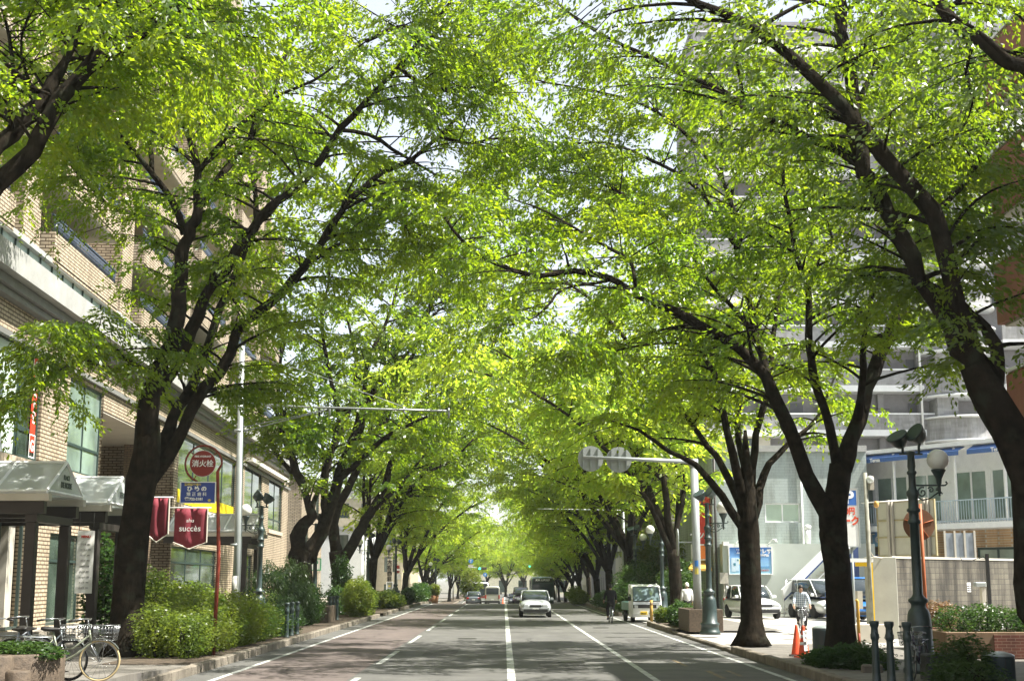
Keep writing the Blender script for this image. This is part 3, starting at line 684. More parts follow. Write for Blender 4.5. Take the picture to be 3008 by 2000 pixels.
# ---- grey apartment tower behind
M_TILE = brick_mat('grey_tile', (.34, .34, .34), (.26, .26, .265), (.30, .30, .30), .5, .2, .01, bump=.15)
M_TILED = mat('grey_render_dark', (.27, .26, .27), .8, var=.1)
tw = thing('apartment_tower', 'tall grey tiled apartment tower with open access galleries behind the white building', 'building', (30, 96, 0))
YT = 92; tx0, tx1 = XatY(2085, YT), XatY(2773, YT); FX = Frame((tx0, YT), (tx1, YT)); zfl = 3.05
z00 = FX.px(2700, 1280)[1] - zfl * 3            # bottom of a white slab edge
W = MB(); W.box(tx0, tx1, YT + 1.7, YT + 12, 0, 42); W.build('wall', M_TILED, tw, world=True)
for f in range(13):
    zb = z00 + f * zfl
    mb = MB(); FX.box(mb, 0, FX.len, zb, zb + .42, -1.69, .0); sl_ = mb.build('gallery_slab', M_WHITE, tw, world=True)
    mb = MB(); FX.box(mb, 0, FX.len, zb + .43, zb + 1.45, -.2, -.04); mb.build('parapet', M_TILE, sl_, world=True)
    mb = MB(); FX.box(mb, 0, FX.len, zb + 1.46, zb + 1.56, -.24, .0); mb.build('coping', M_WHITE, sl_, world=True)
    for k in range(4):
        a = 2.0 + k * 4.1
        if a + 1 < FX.len:
            mb = MB(); FX.box(mb, a, a + .9, zb + .43, zb + 2.45, -1.68, -1.63); mb.build('entrance_door', mat('door_grey', (.12, .12, .135), .5), sl_, world=True)
            mb = MB(); FX.box(mb, a + 1.9, a + 2.3, zb + .43, zb + zfl - .02, -1.68, -1.2); mb.build('fin', M_TILED, sl_, world=True)
mb = MB().tube([FX(FX.len - .9, 5, .12), FX(FX.len - .9, 42, .12)], .08, 8); mb.build('downpipe', M_WHITE, tw, world=True)
txa, txb = tx1, XatY(2835, YT)
W = MB().box(txa + .01, txb, YT - .6, YT + 12, 0, 42); W.build('stair_tower', M_TILE, tw, world=True)
xc = XatY(2870, YT - 1)
for f in range(13):
    zb = z00 + f * zfl - .4
    mb = MB(); mb.loft([[Vector((xc + 2.6 * math.cos(a), YT + .6 + 2.2 * math.sin(a), z)) for a in [math.pi + math.pi * k / 12 for k in range(13)]] for z in (zb, zb + 1.5)], True, caps=False, closed=False)
    cbk = mb.build('curved_balcony', M_TILE, tw, world=True)
    mb = MB(); mb.lathe([(2.68, 0), (2.68, .12), (2.5, .13)], (xc, YT + .6, zb + 1.5), 32); mb.lathe([(2.5, -.01), (2.68, 0), (2.68, .12)], (xc, YT + .6, zb - .1), 32); mb.build('coping', M_WHITE, cbk, world=True)
W = MB().box(xc - 2.6, xc + 14, YT + 1.2, YT + 12, 0, 42); W.build('rear_wall', M_TILED, tw, world=True)
for f in range(13):
    zb = z00 + f * zfl; mb = MB().box(xc + 2.8, xc + 14, YT - .8, YT + 1.1, zb, zb + .42); sl_ = mb.build('gallery_slab', M_WHITE, tw, world=True)
    mb = MB().box(xc + 2.8, xc + 14, YT - .75, YT - .6, zb + .43, zb + 1.5); mb.build('parapet', M_TILE, sl_, world=True)

# ---- reddish-brown building at the right edge (projecting floors) 
M_RBR = mat('red_brown_render', (.30, .13, .085), .9, var=.08, scale=4, bump=.4, bscale=80)
rbld = thing('red_brown_building', 'reddish-brown building at the right edge with projecting solid balconies', 'building', (20, 26, 0))
xr = 11.62
for z0, z1, x0, y1 in ((7.95, 9.4, xr - .05, 31.8), (5.35, 6.75, xr, 31.6), (3.35, 4.6, xr - .05, 31.2), (10.6, 12.1, xr, 31.8), (13.3, 14.8, xr, 31.8)):
    mb = MB(); mb.bbox((x0 + 2.5, (y1 + 14) / 2, (z0 + z1) / 2), (5, y1 - 14, z1 - z0), .05); bo = mb.build('balcony', M_RBR, rbld, world=True)
    mb = MB().box(x0 - .03, x0 + 5, 14, y1 + .03, z1 + .002, z1 + .08); mb.build('coping', M_WHITE, bo, world=True)
    mb = MB().box(x0 + .15, x0 + 4.9, 14.2, y1 - .15, z0 - .06, z0 - .002); mb.build('soffit', M_CREAM, bo, world=True)
mb = MB().box(xr + 3.5, xr + 14, 14, 30.5, 0, 16.5); mb.build('wall', M_RBR, rbld, world=True)

# ---- red and cream shop building beyond the driveway (right)
rs = simple_building('red_sign_building', 'narrow building with a red painted front beyond the grey-green building', XatY(2052, 80), 18, 92.5, 104, 12, M_CREAM, 4, 'W', ww=1.2)
F7 = Frame((XatY(2046, 77), 77.0), (XatY(2088, 77), 77.0)); q0 = F7.px(2052, 1600); q1 = F7.px(2087, 1455)
rsg, rsb = sign_board('vertical_red_sign', 'tall red sign panel with white katakana on the shop corner behind the road sign pole', 'sign', F7, 0.05, F7.len, q0[1], q1[1], 0, M_RED, None, thick=.3)
text('センター', .52, M_LETW, rsb, F7(F7.len * .55, q0[1] + .5, .305), F7.n, bold=.02, world=True, sx=.75)
q0 = F7.px(2030, 1642); q1 = F7.px(2072, 1602)
osg, osb2 = sign_board('orange_shop_sign', 'orange and white box sign hanging above the yellow awning', 'sign', F7, q0[0], q1[0], q0[1], q1[1], .4, mat('orange_film', (.75, .22, .04), .5), M_WHITE, thick=.4)
q0 = F7.px(2010, 1670); q1 = F7.px(2078, 1645)
ya = thing('yellow_awning', 'yellow shop awning sloping out below the orange sign', 'awning', tuple(F7(0, q0[1], 1)))
mb = MB(); mb.add([F7(q0[0], q0[1], 1.6), F7(q1[0], q0[1], 1.6), F7(q1[0], q1[1], .2), F7(q0[0] + .5, q1[1], .2), F7(q0[0], q0[1] - .12, 1.6), F7(q1[0], q0[1] - .12, 1.6), F7(q1[0], q0[1] - .12, .2), F7(q0[0] + .5, q0[1] - .12, .2)], [(0, 1, 2, 3), (4, 5, 1, 0), (5, 6, 2, 1), (7, 4, 0, 3), (4, 7, 6, 5)])
mb.build('canopy', mat('ochre_yellow', (.62, .36, .06), .7), ya, world=True)
mb = MB()
for a in (q0[0] + .6, q1[0] - .1): mb.tube([F7(a, .1, .3), F7(a, q0[1] - .12, .3)], .05, 6)
mb.build('post', M_DARK, ya, world=True)
for (nm, lb, x0, x1, y0, y1, h, m, nf) in (
    ('brown_shopfront', 'dark brown shopfront building glimpsed between the right-hand trunks', 11.5, 24, 106, 124, 12, mat('brown_wall', (.20, .12, .08), .8), 4),
    ('pale_shopfront', 'pale shopfront building with small windows deep among the right-hand trunks', 12, 24, 126, 150, 14, M_CREAM, 4),
    ('grey_office', 'grey office building far down the right side behind the bus', 12.5, 26, 154, 200, 18, M_TILED, 5),
    ('cream_office', 'cream building at the far right end of the avenue', 13, 30, 204, 250, 15, M_CREAM, 5)):
    simple_building(nm, lb, x0, x1, y0, y1, h, m, nf, 'W', z=gz(y0), ww=1.5, wgap=3.6)
eb = simple_building('end_building', 'pale yellow building closing the avenue beyond the crossing', -12, 16, 330, 345, 11, mat('pale_yellow_wall', (.55, .52, .38), .8), 3, 'E', z=-1.4, ww=2, wgap=4)
# ------------------------------------------------------------------ entrance canopies, banners, signs
M_CGLASS, _n, _o = new_mat('pale_canopy_glass')
_d = N(_n, 'ShaderNodeBsdfDiffuse'); _d.inputs[0].default_value = (.86, .89, .88, 1); _t = N(_n, 'ShaderNodeBsdfTransparent'); _t.inputs[0].default_value = (.9, .95, .92, 1); _g = N(_n, 'ShaderNodeBsdfGlossy'); _g.inputs['Roughness'].default_value = .08
_r = N(_n, 'ShaderNodeBsdfTranslucent'); _r.inputs[0].default_value = (.8, .85, .82, 1)
_a = N(_n, 'ShaderNodeMixShader'); _a.inputs[0].default_value = .4; _n.links.new(_d.outputs[0], _a.inputs[1]); _n.links.new(_r.outputs[0], _a.inputs[2])
_b = N(_n, 'ShaderNodeMixShader'); _b.inputs[0].default_value = .3; _n.links.new(_a.outputs[0], _b.inputs[1]); _n.links.new(_t.outputs[0], _b.inputs[2])
_c = N(_n, 'ShaderNodeMixShader'); _c.inputs[0].default_value = .1; _n.links.new(_b.outputs[0], _c.inputs[1]); _n.links.new(_g.outputs[0], _c.inputs[2]); _n.links.new(_c.outputs[0], _o.inputs[0])
M_BRONZE = mat('bronze_post', (.028, .023, .02), .5, var=.2)
def canopy(y0, y1, words, label, xf=-11.5, zb=4.15, za=4.93, back=-15.6):
    yc = (y0 + y1) / 2; r = thing('glass_canopy', label, 'canopy', (xf, yc, .12), 0, 'glass entrance canopies of the shop building')
    for sgn, ya in ((-1, y0), (1, y1)):
        mb = MB(); mb.add([(xf, ya, zb), (xf, yc, za), (back, yc, za), (back, ya, zb), (xf, ya, zb + .03), (xf, yc, za + .03), (back, yc, za + .03), (back, ya, zb + .03)],
               [(0, 1, 2, 3), (7, 6, 5, 4), (0, 4, 5, 1), (2, 6, 7, 3)]); mb.build('glass_roof', M_CGLASS, r, world=True)
    mb = MB(); mb.prism([Vector((xf, y0 + .12, zb + .06)), Vector((xf, y1 - .12, zb + .06)), Vector((xf, yc, za - .08))], (.02, 0, 0)); gb_ = mb.build('gable_glass', M_CGLASS, r, world=True)
    zt = zb + .16
    if len(words) > 1: text(words[0], .17, M_FRAME, gb_, (xf + .03, yc, zb + .42), (1, 0, 0), world=True, bold=.006); text(words[1], .2, M_FRAME, gb_, (xf + .03, yc, zb + .22), (1, 0, 0), world=True, bold=.008)
    elif words: text(words[0], .24, M_FRAME, gb_, (xf + .03, yc, zb + .28), (1, 0, 0), world=True)
    mb = MB()
    for x in (xf, xf - 1.3, xf - 2.6, xf - 3.9):
        mb.tube([(x, y0, zb + .03), (x, yc, za + .04), (x, y1, zb + .03)], .05, 4, False)
    mb.tube([(xf, yc, za + .04), (back, yc, za + .04)], .05, 4, False); mb.tube([(xf, y0, zb), (back, y0, zb)], .05, 4, False); mb.tube([(xf, y1, zb), (back, y1, zb)], .05, 4, False); mb.tube([(xf, y0, zb), (xf, y1, zb)], .06, 4, False)
    mb.build('white_frame', M_WHITE, r, world=True)
    for ya in (y0, y1): mb = MB().box(back, xf + .1, ya - .12, ya + .12, zb - .24, zb - .06); mb.build('gutter', M_CREAM, r, world=True)
    mb = MB()
    for ya in (y0 + .1, y1 - .1): mb.box(back, xf - .05, ya - .12, ya + .12, zb - .55, zb - .245)
    mb.box(xf - .5, xf - .2, y0 - .015, y1 + .015, zb - .75, zb - .56); mb.build('beam', M_BRONZE, r, world=True)
    for ya in (y0 + .1, y1 - .1):
        mb = MB(); mb.bbox((xf - .35, ya, (zb - .75 + .12) / 2), (.26, .26, zb - .88), .02); mb.build('post', M_BRONZE, r, world=True)
    return r
canopy(34.0, 36.8, ['PLACE', 'DE MODE'], 'glass gable canopy nearest the camera with two lines of small dark lettering')
canopy(39.3, 42.1, ['TERRA'], 'glass gable canopy half hidden behind the knobbly tree trunk')
canopy(62.5, 66.0, [], 'glass gable canopy without lettering seen behind the grey utility pole', xf=-11.6)
# white menu board between the posts
p0, p1 = P(235, 1558, 38.6), P(281, 1742, 38.6)
r = thing('menu_board', 'tall white menu board hanging beside the glass canopy posts', 'board', (p0.x, 38.6, p1.z))
FB = Frame((p0.x - .05, 38.55), (p1.x, 38.75)); mb = MB(); FB.box(mb, 0, .46, p1.z, p0.z, 0, .06); b_ = mb.build('board', mat('menu_white', (.80, .79, .74), .4, var=.04), r, world=True)
text('MENU', .09, M_RED, b_, FB(.23, p0.z - .17, .062), FB.n, world=True, bold=.004)
for i in range(9):
    text(['ランチ  800', 'コーヒー 350', 'ケーキ  400', 'パスタ  900', 'OPEN 11:00'][i % 5], .05, M_DARK, b_, FB(.23, p0.z - .38 - i * .15, .062), FB.n, world=True)
mb = MB(); mb.tube([FB(.05, p0.z, .03), FB(.05, p0.z + .5, .03)], .012, 4); mb.tube([FB(.42, p0.z, .03), FB(.42, p0.z + .5, .03)], .012, 4); mb.build('hanger', M_DARK, r, world=True)

# pink banners
M_BAN = mat('banner_crimson', (.20, .026, .04), .8, var=.12, scale=6)
def banner(u0, u1, v0, v1, vt, Y, label, txt=True):
    a, b = P(u0, v0, Y), P(u1, v1, Y); w_ = b.x - a.x; r = thing('shop_banner', label, 'banner', ((a.x + b.x) / 2, Y, b.z), 0, 'crimson pennant banners by the passage')
    h1 = P(u0, v1, Y).z; tip = P(u0, vt, Y).z; mb = MB(); vs = []; n = 10
    for j in range(2):
        pass
    top = a.z; cols = 12
    for i in range(cols + 1):
        x = a.x + w_ * i / cols; yb = Y + .05 * math.sin(i * 1.1); f = 1 - abs(i / cols * 2 - 1); zb = h1 + (tip - h1) * f
        for k in range(6): vs.append((x + .02 * k * .2, yb * 1.0 + .02 * math.sin(k + i), top + (zb - top) * k / 5))
    fs = [(i * 6 + k, (i + 1) * 6 + k, (i + 1) * 6 + k + 1, i * 6 + k + 1) for i in range(cols) for k in range(5)]
    mb.add(vs, fs, True); cl = mb.build('cloth', M_BAN, r, world=True)
    md = cl.modifiers.new('thickness', 'SOLIDIFY'); md.thickness = .012
    fr = MB(); fr.tube([(a.x, Y - .03, h1), (a.x + w_ / 2, Y - .03, tip), (b.x, Y - .03, h1), (b.x, Y - .03, top)], .028, 4, False); fr.build('white_fringe', M_CREAM, cl, world=True)
    rd = MB(); rd.tube([(a.x - .5, Y, top + .03), (b.x + .12, Y, top + .03)], .025, 6); rd.build('rod', M_WHITE, r, world=True)
    mbr = MB(); mbr.box(a.x - 2.4, a.x - .5, Y - .03, Y + .03, top - .0, top + .06); mbr.build('wall_bracket', M_DARK, r, world=True)
    if txt:
        text('succès', .30, M_LETW, cl, (a.x + w_ * .5, Y - .09, top + (h1 - top) * .60), (0, -1, 0), world=True)
        text('ahu', .20, M_LETW, cl, (a.x + w_ * .5, Y - .09, top + (h1 - top) * .36), (0, -1, 0), world=True)
banner(513, 607, 1493, 1592, 1612, 50, 'crimson pointed banner reading succès below the blue dental sign')
banner(434, 494, 1463, 1568, 1592, 44, 'crimson pointed banner partly hidden behind the knobbly tree trunk', False)

# fire hydrant sign
M_RUST = mat('rusty_red_paint', (.22, .035, .018), .6, var=.35, scale=8, dirt=.5, dirtcol=(.12, .05, .03))
M_SIGNR = mat('sign_red', (.22, .022, .014), .5, var=.08)
c = P(598, 1362, 35); pb = P(627, 1900, 35); hx = pb.x
r = thing('hydrant_sign', 'round red fire hydrant sign on a rusty red pole in the hedge', 'sign', (hx, 35, .13))
mb = MB(); R_ = .47; ptop = P(640, 1365, 35)
pts = [Vector((hx, 35, .13)), Vector((hx + .05, 35, 2.5)), Vector((ptop.x, 35, c.z - .2))] + [Vector((c.x + R_ * math.cos(a), 35, c.z + R_ * math.sin(a))) for a in [math.pi * k / 10 for k in range(0, 15)]]
mb.tube(pts, [.05, .05, .042] + [.026] * 15, 8); mb.build('pole', M_RUST, r, world=True)
mb = MB(); mb.lathe([(.001, 0), (.33, 0), (.33, .02), (.001, .02)], (0, 0, 0), 32, False, Matrix.Translation((c.x, 34.93, c.z)) @ Matrix.Rotation(math.pi / 2, 4, 'X')); dk = mb.build('disc', M_SIGNR, r, world=True)
mb = MB().torus((c.x, 34.925, c.z), .325, .014, 'Y', 36, 6); mb.build('white_rim', M_LETW, dk, world=True)
for a in (.7, 2.4, 4.2):
    mb = MB().tube([(c.x + .32 * math.cos(a), 34.95, c.z + .32 * math.sin(a)), (c.x + R_ * math.cos(a), 35, c.z + R_ * math.sin(a))], .014, 5); mb.build('spoke_bracket', M_RUST, r, world=True)
text('消火栓', .185, M_LETW, dk, (c.x, 34.90, c.z - .01), (0, -1, 0), world=True, bold=.003)
text('FIRE HYDRANT', .062, M_LETW, dk, (c.x, 34.90, c.z + .18), (0, -1, 0), world=True, bold=.002)
# dental clinic sign
FD = Frame((P(532, 1440, 35).x, 34.88), (P(636, 1440, 35).x, 34.94)); za, zb = P(584, 1417, 34.9).z, P(584, 1476, 34.9).z
r2, bd = sign_board('dental_sign', 'blue dental clinic sign with white characters below the fire hydrant disc', 'sign', FD, .03, FD.len - .02, zb, za, 0, mat('sign_navy', (.025, .055, .25), .45, var=.05), M_LETW, fr=.02, thick=.03)
wL = FD.len; M_YLET = mat('yellow_lettering', (.6, .48, .12), .6)
text('警固橋交通り', .072, M_YLET, bd, FD(wL * .36, za - .055, .032), FD.n, world=True, bold=.002)
text('ひ め の', .14, M_LETW, bd, FD(wL * .47, za - .165, .032), FD.n, world=True, bold=.007)
text('矯 正 歯 科', .105, M_LETW, bd, FD(wL * .47, za - .30, .032), FD.n, world=True, bold=.001)
text('☎722-2181', .09, M_LETW, bd, FD(wL * .40, za - .42, .032), FD.n, world=True, bold=.004)
q = MB(); q.prism([FD(wL * .80, zb + .03, .031), FD(wL * .86, zb + .03, .031), FD(wL * .86, zb + .06, .031), FD(wL * .89, zb + .06, .031), FD(wL * .83, zb + .10, .031), FD(wL * .77, zb + .06, .031), FD(wL * .80, zb + .06, .031)], FD.n * .004); q.build('arrow', M_YLET, bd, world=True)

# large grey pole with long arm (left) 
M_POLE = mat('galvanised_pole', (.36, .39, .38), .45, metal=.35, var=.1, scale=2, dirt=.2, dirtcol=(.2, .22, .2))
Yp = 45; b0 = P(690, 1790, Yp); t0_ = P(711, 1015, Yp)
r = thing('arm_pole', 'tall pale grey steel pole with a long braced arm reaching over the road', 'pole', (b0.x, Yp, .12))
mb = MB().tube([(b0.x, Yp, .12), (b0.x + .03, Yp, 3), (t0_.x, Yp, t0_.z)], [.135, .13, .09], 16); mb.build('pole', M_POLE, r, world=True)
mb = MB(); A = P(705, 1190, Yp); B = P(1322, 1207, Yp - 1.5)
mb.tube([A, B], .035, 6); mb.tube([P(708, 1182, Yp), P(980, 1200, Yp - .6)], .02, 5); mb.tube([P(708, 1268, Yp), P(970, 1200, Yp - .6)], .025, 5)
mb.tube([P(712, 1255, Yp), P(960, 1203, Yp - .6)], .018, 5); mb.tube([P(968, 1192, Yp - .6), P(968, 1222, Yp - .6)], .03, 5); mb.tube([P(1318, 1198, Yp - 1.5), P(1318, 1228, Yp - 1.5)], .03, 5); mb.tube([P(1186, 1194, Yp - 1), P(1186, 1212, Yp - 1)], .03, 5)
mb.build('arm', M_POLE, r, world=True)
mb = MB().tube([P(710, 1040, Yp), P(900, 1090, Yp - .4), P(1090, 1160, Yp - .8), P(1200, 1200, Yp - 1)], .008, 4); mb.build('stay_wire', M_POLE, r, world=True)
for v in (1195, 1265, 1600):
    q_ = P(703 - (v - 1195) * .03, v, Yp); mb = MB().lathe([(.15, -.04), (.15, .04)], q_, 12); mb.build('clamp', M_POLE, r, world=True)
mb = MB().lathe([(.137, 0), (.139, .9)], (b0.x + .005, Yp, 1.2), 14); mb.build('torn_bill', mat('torn_paper', (.42, .42, .38), .8, var=.5, scale=6), r, world=True)

# ---- ornate street lamp (local: arm with globe towards +X)
M_IRON = mat('dark_green_iron', (.022, .040, .038), .42, var=.25, scale=6, spec=.6)
M_GLOBE = mat('milky_globe', (.74, .74, .68), .25, var=.06, scale=3, dirt=.25, dirtcol=(.35, .30, .2))
def spiral(mb, c, r0, turns, sgn, rad=.013, n=26, ph=0):
    pts = []
    for i in range(n):
        t = i / (n - 1); a = ph + sgn * turns * 2 * math.pi * t; rr = r0 * (1 - .85 * t)
        pts.append(Vector((c[0] + rr * math.cos(a), 0, c[1] + rr * math.sin(a))))
    mb.tube(pts, rad, 6)
def make_lamp(label):
    r = thing('street_lamp', label, 'street lamp', (0, 0, 0), 0, 'ornate green street lamps with a globe on an arm')
    mb = MB(); mb.lathe([(.36, 0), (.36, .10), (.32, .13), (.30, .30), (.33, .33), (.33, .38), (.26, .42), (.25, .9), (.23, 1.15), (.20, 1.25), (.155, 1.30), (.15, 1.38), (.20, 1.42), (.20, 1.47), (.13, 1.52), (.10, 1.58),
        (.095, 3.0), (.13, 3.02), (.13, 3.08), (.10, 3.10), (.10, 3.24), (.14, 3.27), (.14, 3.31), (.105, 3.34), (.10, 3.55), (.13, 3.60), (.13, 3.68), (.09, 3.72), (.075, 3.78), (.075, 4.02), (.10, 4.05), (.10, 4.09), (.07, 4.12), (.085, 4.2), (.07, 4.45), (.09, 4.47), (.09, 4.5), (.03, 4.52)], n=20)
    mb.build('shaft', M_IRON, r)
    mb = MB(); mb.box(.05, .66, -.018, .018, 3.79, 3.825); spiral(mb, (.20, 3.66), .11, 1.4, 1, rad=.016, ph=1.2); spiral(mb, (.38, 3.71), .065, 1.2, -1, rad=.016, ph=2.6); spiral(mb, (.52, 3.74), .04, 1.2, 1, ph=3.5)
    mb.tube([(.10, 0, 3.56), (.2, 0, 3.50), (.36, 0, 3.54), (.50, 0, 3.64), (.58, 0, 3.68), (.62, 0, 3.63)], .017, 6); mb.tube([(.62, 0, 3.81), (.69, 0, 3.81), (.73, 0, 3.85), (.70, 0, 3.89)], .018, 6)
    mb.build('scroll_arm', M_IRON, r)
    mb = MB(); mb.lathe([(.02, -.25), (.035, -.12), (.03, -.02), (.05, 0), (.06, .10), (.13, .24), (.15, .27), (.15, .30), (.10, .31)], (.56, 0, 3.84), 12); mb.build('globe_holder', M_IRON, r)
    mb = MB().sphere((.56, 0, 4.34), .225, 24, 16); mb.build('globe', M_GLOBE, r)
    for s_, a in ((-1, -.5), (1, .55)):
        M_ = Matrix.Translation((s_ * .19 - .03, -.04 * s_, 4.80 + .05 * s_)) @ Matrix.Rotation(-.75 - .2 * s_, 4, 'Y') @ Matrix.Rotation(.35, 4, 'X')
        mb = MB(); mb.lathe([(.03, -.17), (.10, -.15), (.17, -.05), (.21, .09), (.225, .10), (.225, .13), (.20, .135)], (0, 0, 0), 16, True, M_); mb.tube([(s_ * .17, 0, 4.47), (s_ * .17, -.02, 4.62), (s_ * .22, 0, 4.72)], .028, 6)
        sp_ = mb.build('spotlight', M_IRON, r); mb = MB(); mb.lathe([(.001, .11), (.19, .115), (.19, .125), (.001, .12)], (0, 0, 0), 16, True, M_); mb.build('lens', M_CGLASS, sp_)
    mb = MB().box(-.24, .24, -.03, .03, 4.44, 4.48); mb.build('crossbar', M_IRON, r)
    return r
XL = lambda u, Y: XatY(u, Y)
lamp = make_lamp('ornate green lamp post standing by the chained bollards, two spotlights on top'); lamp.location = (XL(2694, 28.5), 28.5, .12)
dup(lamp, (XL(2082, 48), 48, .12), 0, 'ornate green lamp post beside the stone planter with the steel sign pole')
dup(lamp, (XL(1945, 69), 69, .1), math.pi, 'ornate green lamp post between the white mini truck and the planter shrubs')
dup(lamp, (XL(1866, 82), 82, .12), math.radians(20), 'ornate green lamp post behind the parked white mini truck')
dup(lamp, (XL(762, 50), 50, .12), math.pi, 'ornate green lamp post rising from the bright hedge beside the large grey pole')
dup(lamp, (XL(925, 66), 66, .12), math.pi, 'ornate green lamp post behind the tuning-fork tree trunk')
dup(lamp, (XL(1080, 92), 92, .1), math.pi, 'ornate green lamp post at the end of the round bright bush')
dup(lamp, (XL(1162, 108), 108, .1), math.pi, 'ornate green lamp post beside the vertical dentist sign')
dup(lamp, (XL(1280, 150), 150, gz(150)), math.pi, 'small far ornate lamp post with a globe in the left tree row')

# ---- bollards with chains
def make_bollard(label):
    r = thing('bollard', label, 'bollard', (0, 0, 0), 0, 'green iron bollards linked by chains')
    mb = MB().lathe([(.105, 0), (.105, .03), (.085, .05), (.075, .2), (.062, .75), (.062, .78), (.078, .80), (.082, .88), (.07, .90), (.062, 1.0), (.085, 1.05), (.09, 1.09), (.085, 1.12), (.03, 1.125)], n=14); mb.build('post', M_IRON, r)
    mb = MB().torus((0, -.07, .93), .03, .009, 'X', 10, 5); mb.build('ring', M_IRON, r); return r
def chain(p, q, sag, label, group='chains between the bollards'):
    L = (Vector(q) - Vector(p)).length; n = max(6, int(L * 22)); mb = MB(); P0, P1 = Vector(p), Vector(q); d = (P1 - P0).normalized(); pts = []
    for i in range(n):
        t = (i + .5) / n; c_ = P0.lerp(P1, t); c_.z -= sag * 4 * t * (1 - t)
        a = d if i % 2 else d
        side = Vector((0, 0, 1)) if i % 2 else d.cross(Vector((0, 0, 1)))
        rr = [c_ + a * .036 * math.cos(w_) + side * .017 * math.sin(w_) for w_ in [2 * math.pi * k / 8 for k in range(9)]]
        mb.tube(rr, .006, 4)
    o = mb.build('chain', M_IRON); return setp(o, label, 'chain', group)
bpos = [(XL(2562, 25.6), 25.6), (XL(2605, 25.3), 25.3), (XL(2656, 25.0), 25.0)]
bo0 = make_bollard('green iron bollard nearest the tree trunk, first of the three by the lamp post'); bo0.location = (*bpos[0], .12)
dup(bo0, (*bpos[1], .12), 0, 'green iron bollard in the middle of the three by the lamp post'); dup(bo0, (*bpos[2], .12), 0, 'green iron bollard right against the base of the near lamp post')
chain((bpos[0][0] + .07, bpos[0][1], 1.05), (bpos[1][0] - .07, bpos[1][1], 1.05), .32, 'upper drooping chain between the first two bollards near the lamp')
chain((bpos[0][0] + .07, bpos[0][1], .92), (bpos[1][0] - .07, bpos[1][1], .92), .55, 'lower slack chain hanging between the first two bollards near the lamp')
chain((bpos[1][0] + .07, bpos[1][1], 1.02), (bpos[2][0] - .07, bpos[2][1], 1.02), .5, 'chain between the second bollard and the one against the lamp post')
lp = [(846, 45.5), (860, 46.8), (876, 48)]
lb = ['nearest', 'middle', 'farthest']
for i, (u, Y) in enumerate(lp): dup(bo0, (XL(u, Y) , Y, .12), 0, f'{lb[i]} green bollard of the three at the end of the bright hedge')
lp2 = [(972, 62), (982, 63.5), (992, 65)]
for i, (u, Y) in enumerate(lp2): dup(bo0, (XL(u, Y), Y, .12), 0, f'{lb[i]} green bollard of the three beside the brown stone planter')
for P3, zt, nm in ((lp, .95, 'hedge'), (lp2, .95, 'stone planter')):
    for i in range(2):
        a, b = P3[i], P3[i + 1]; chain((XL(*a), a[1] + .07, zt), (XL(*b), b[1] - .07, zt), .3, f'pale chain between the {lb[i]} and next bollard by the {nm}')
for i, Y in enumerate((96, 97.5, 99, 100.5)): dup(bo0, (XL(1172, Y) - .0, Y, .1), 0, f'{["nearest", "second", "third", "farthest"][i]} green bollard of the far row below the dentist sign')
mb = MB().tube([(XL(1912, 62), 62, .12), (XL(1912, 62), 62, 1.08)], .07, 10); y_ = mb.build('post', mat('worn_orange_yellow', (.40, .24, .05), .7, var=.3, scale=6, dirt=.4), thing('marker_post', 'worn yellow marker post in front of the white mini truck', 'post', (XL(1912, 62), 62, .12)), world=True)
mb = MB().lathe([(.072, 0), (.072, .12)], (XL(1912, 62), 62, .85), 10); mb.build('band', M_DARK, y_.parent, world=True)

# ---- steel sign gantry with two round signs seen from behind
Yg = 52; gb0 = P(2050, 1812, Yg)
r = thing('sign_gantry', 'galvanised road sign pole with an arm carrying two round signs seen from behind', 'road sign', (gb0.x, Yg, .12))
tp2 = P(2038, 1352, Yg)
mb = MB().tube([(gb0.x, Yg, .12), (gb0.x, Yg, 3), (tp2.x, Yg, tp2.z)], [.16, .155, .15], 16); mb.build('pole', M_POLE, r, world=True)
A, B = P(2038, 1356, Yg), P(1712, 1342, Yg); mb = MB().tube([A, B], [.085, .055], 10); mb.build('arm', M_POLE, r, world=True)
mb = MB().lathe([(.17, -.25), (.17, .1)], A, 12); mb.build('arm_collar', M_POLE, r, world=True)
for u, v in ((1735, 1347), (1818, 1350)):
    q = P(u, v, Yg - .1 + .22); mb = MB().lathe([(.001, 0), (.49, 0), (.49, .02), (.001, .02)], (0, 0, 0), 32, False, Matrix.Translation(q) @ Matrix.Rotation(math.pi / 2, 4, 'X')); dk = mb.build('round_sign_back', mat('sign_back_grey', (.33, .35, .33), .5, var=.08), r, world=True)
    mb = MB()
    for dx in (-.28, 0, .28): mb.box(q.x + dx - .02, q.x + dx + .02, q.y - .09, q.y - .021, q.z - .4, q.z + .4)
    mb.build('back_rail', M_POLE, dk, world=True)
q = P(2048, 1592, Yg); mb = MB().lathe([(.001, 0), (.28, 0), (.28, .03), (.001, .03)], (0, 0, 0), 24, False, Matrix.Translation((q.x - .75, Yg, q.z)) @ Matrix.Rotation(math.pi / 2, 4, 'Y') @ Matrix.Diagonal((1.8, 1, 1, 1))); mr = mb.build('traffic_mirror_back', M_POLE, r, world=True)
mb = MB().tube([(q.x, Yg, q.z), (q.x - .75, Yg, q.z)], .025, 6); mb.build('mirror_bracket', M_POLE, mr, world=True)
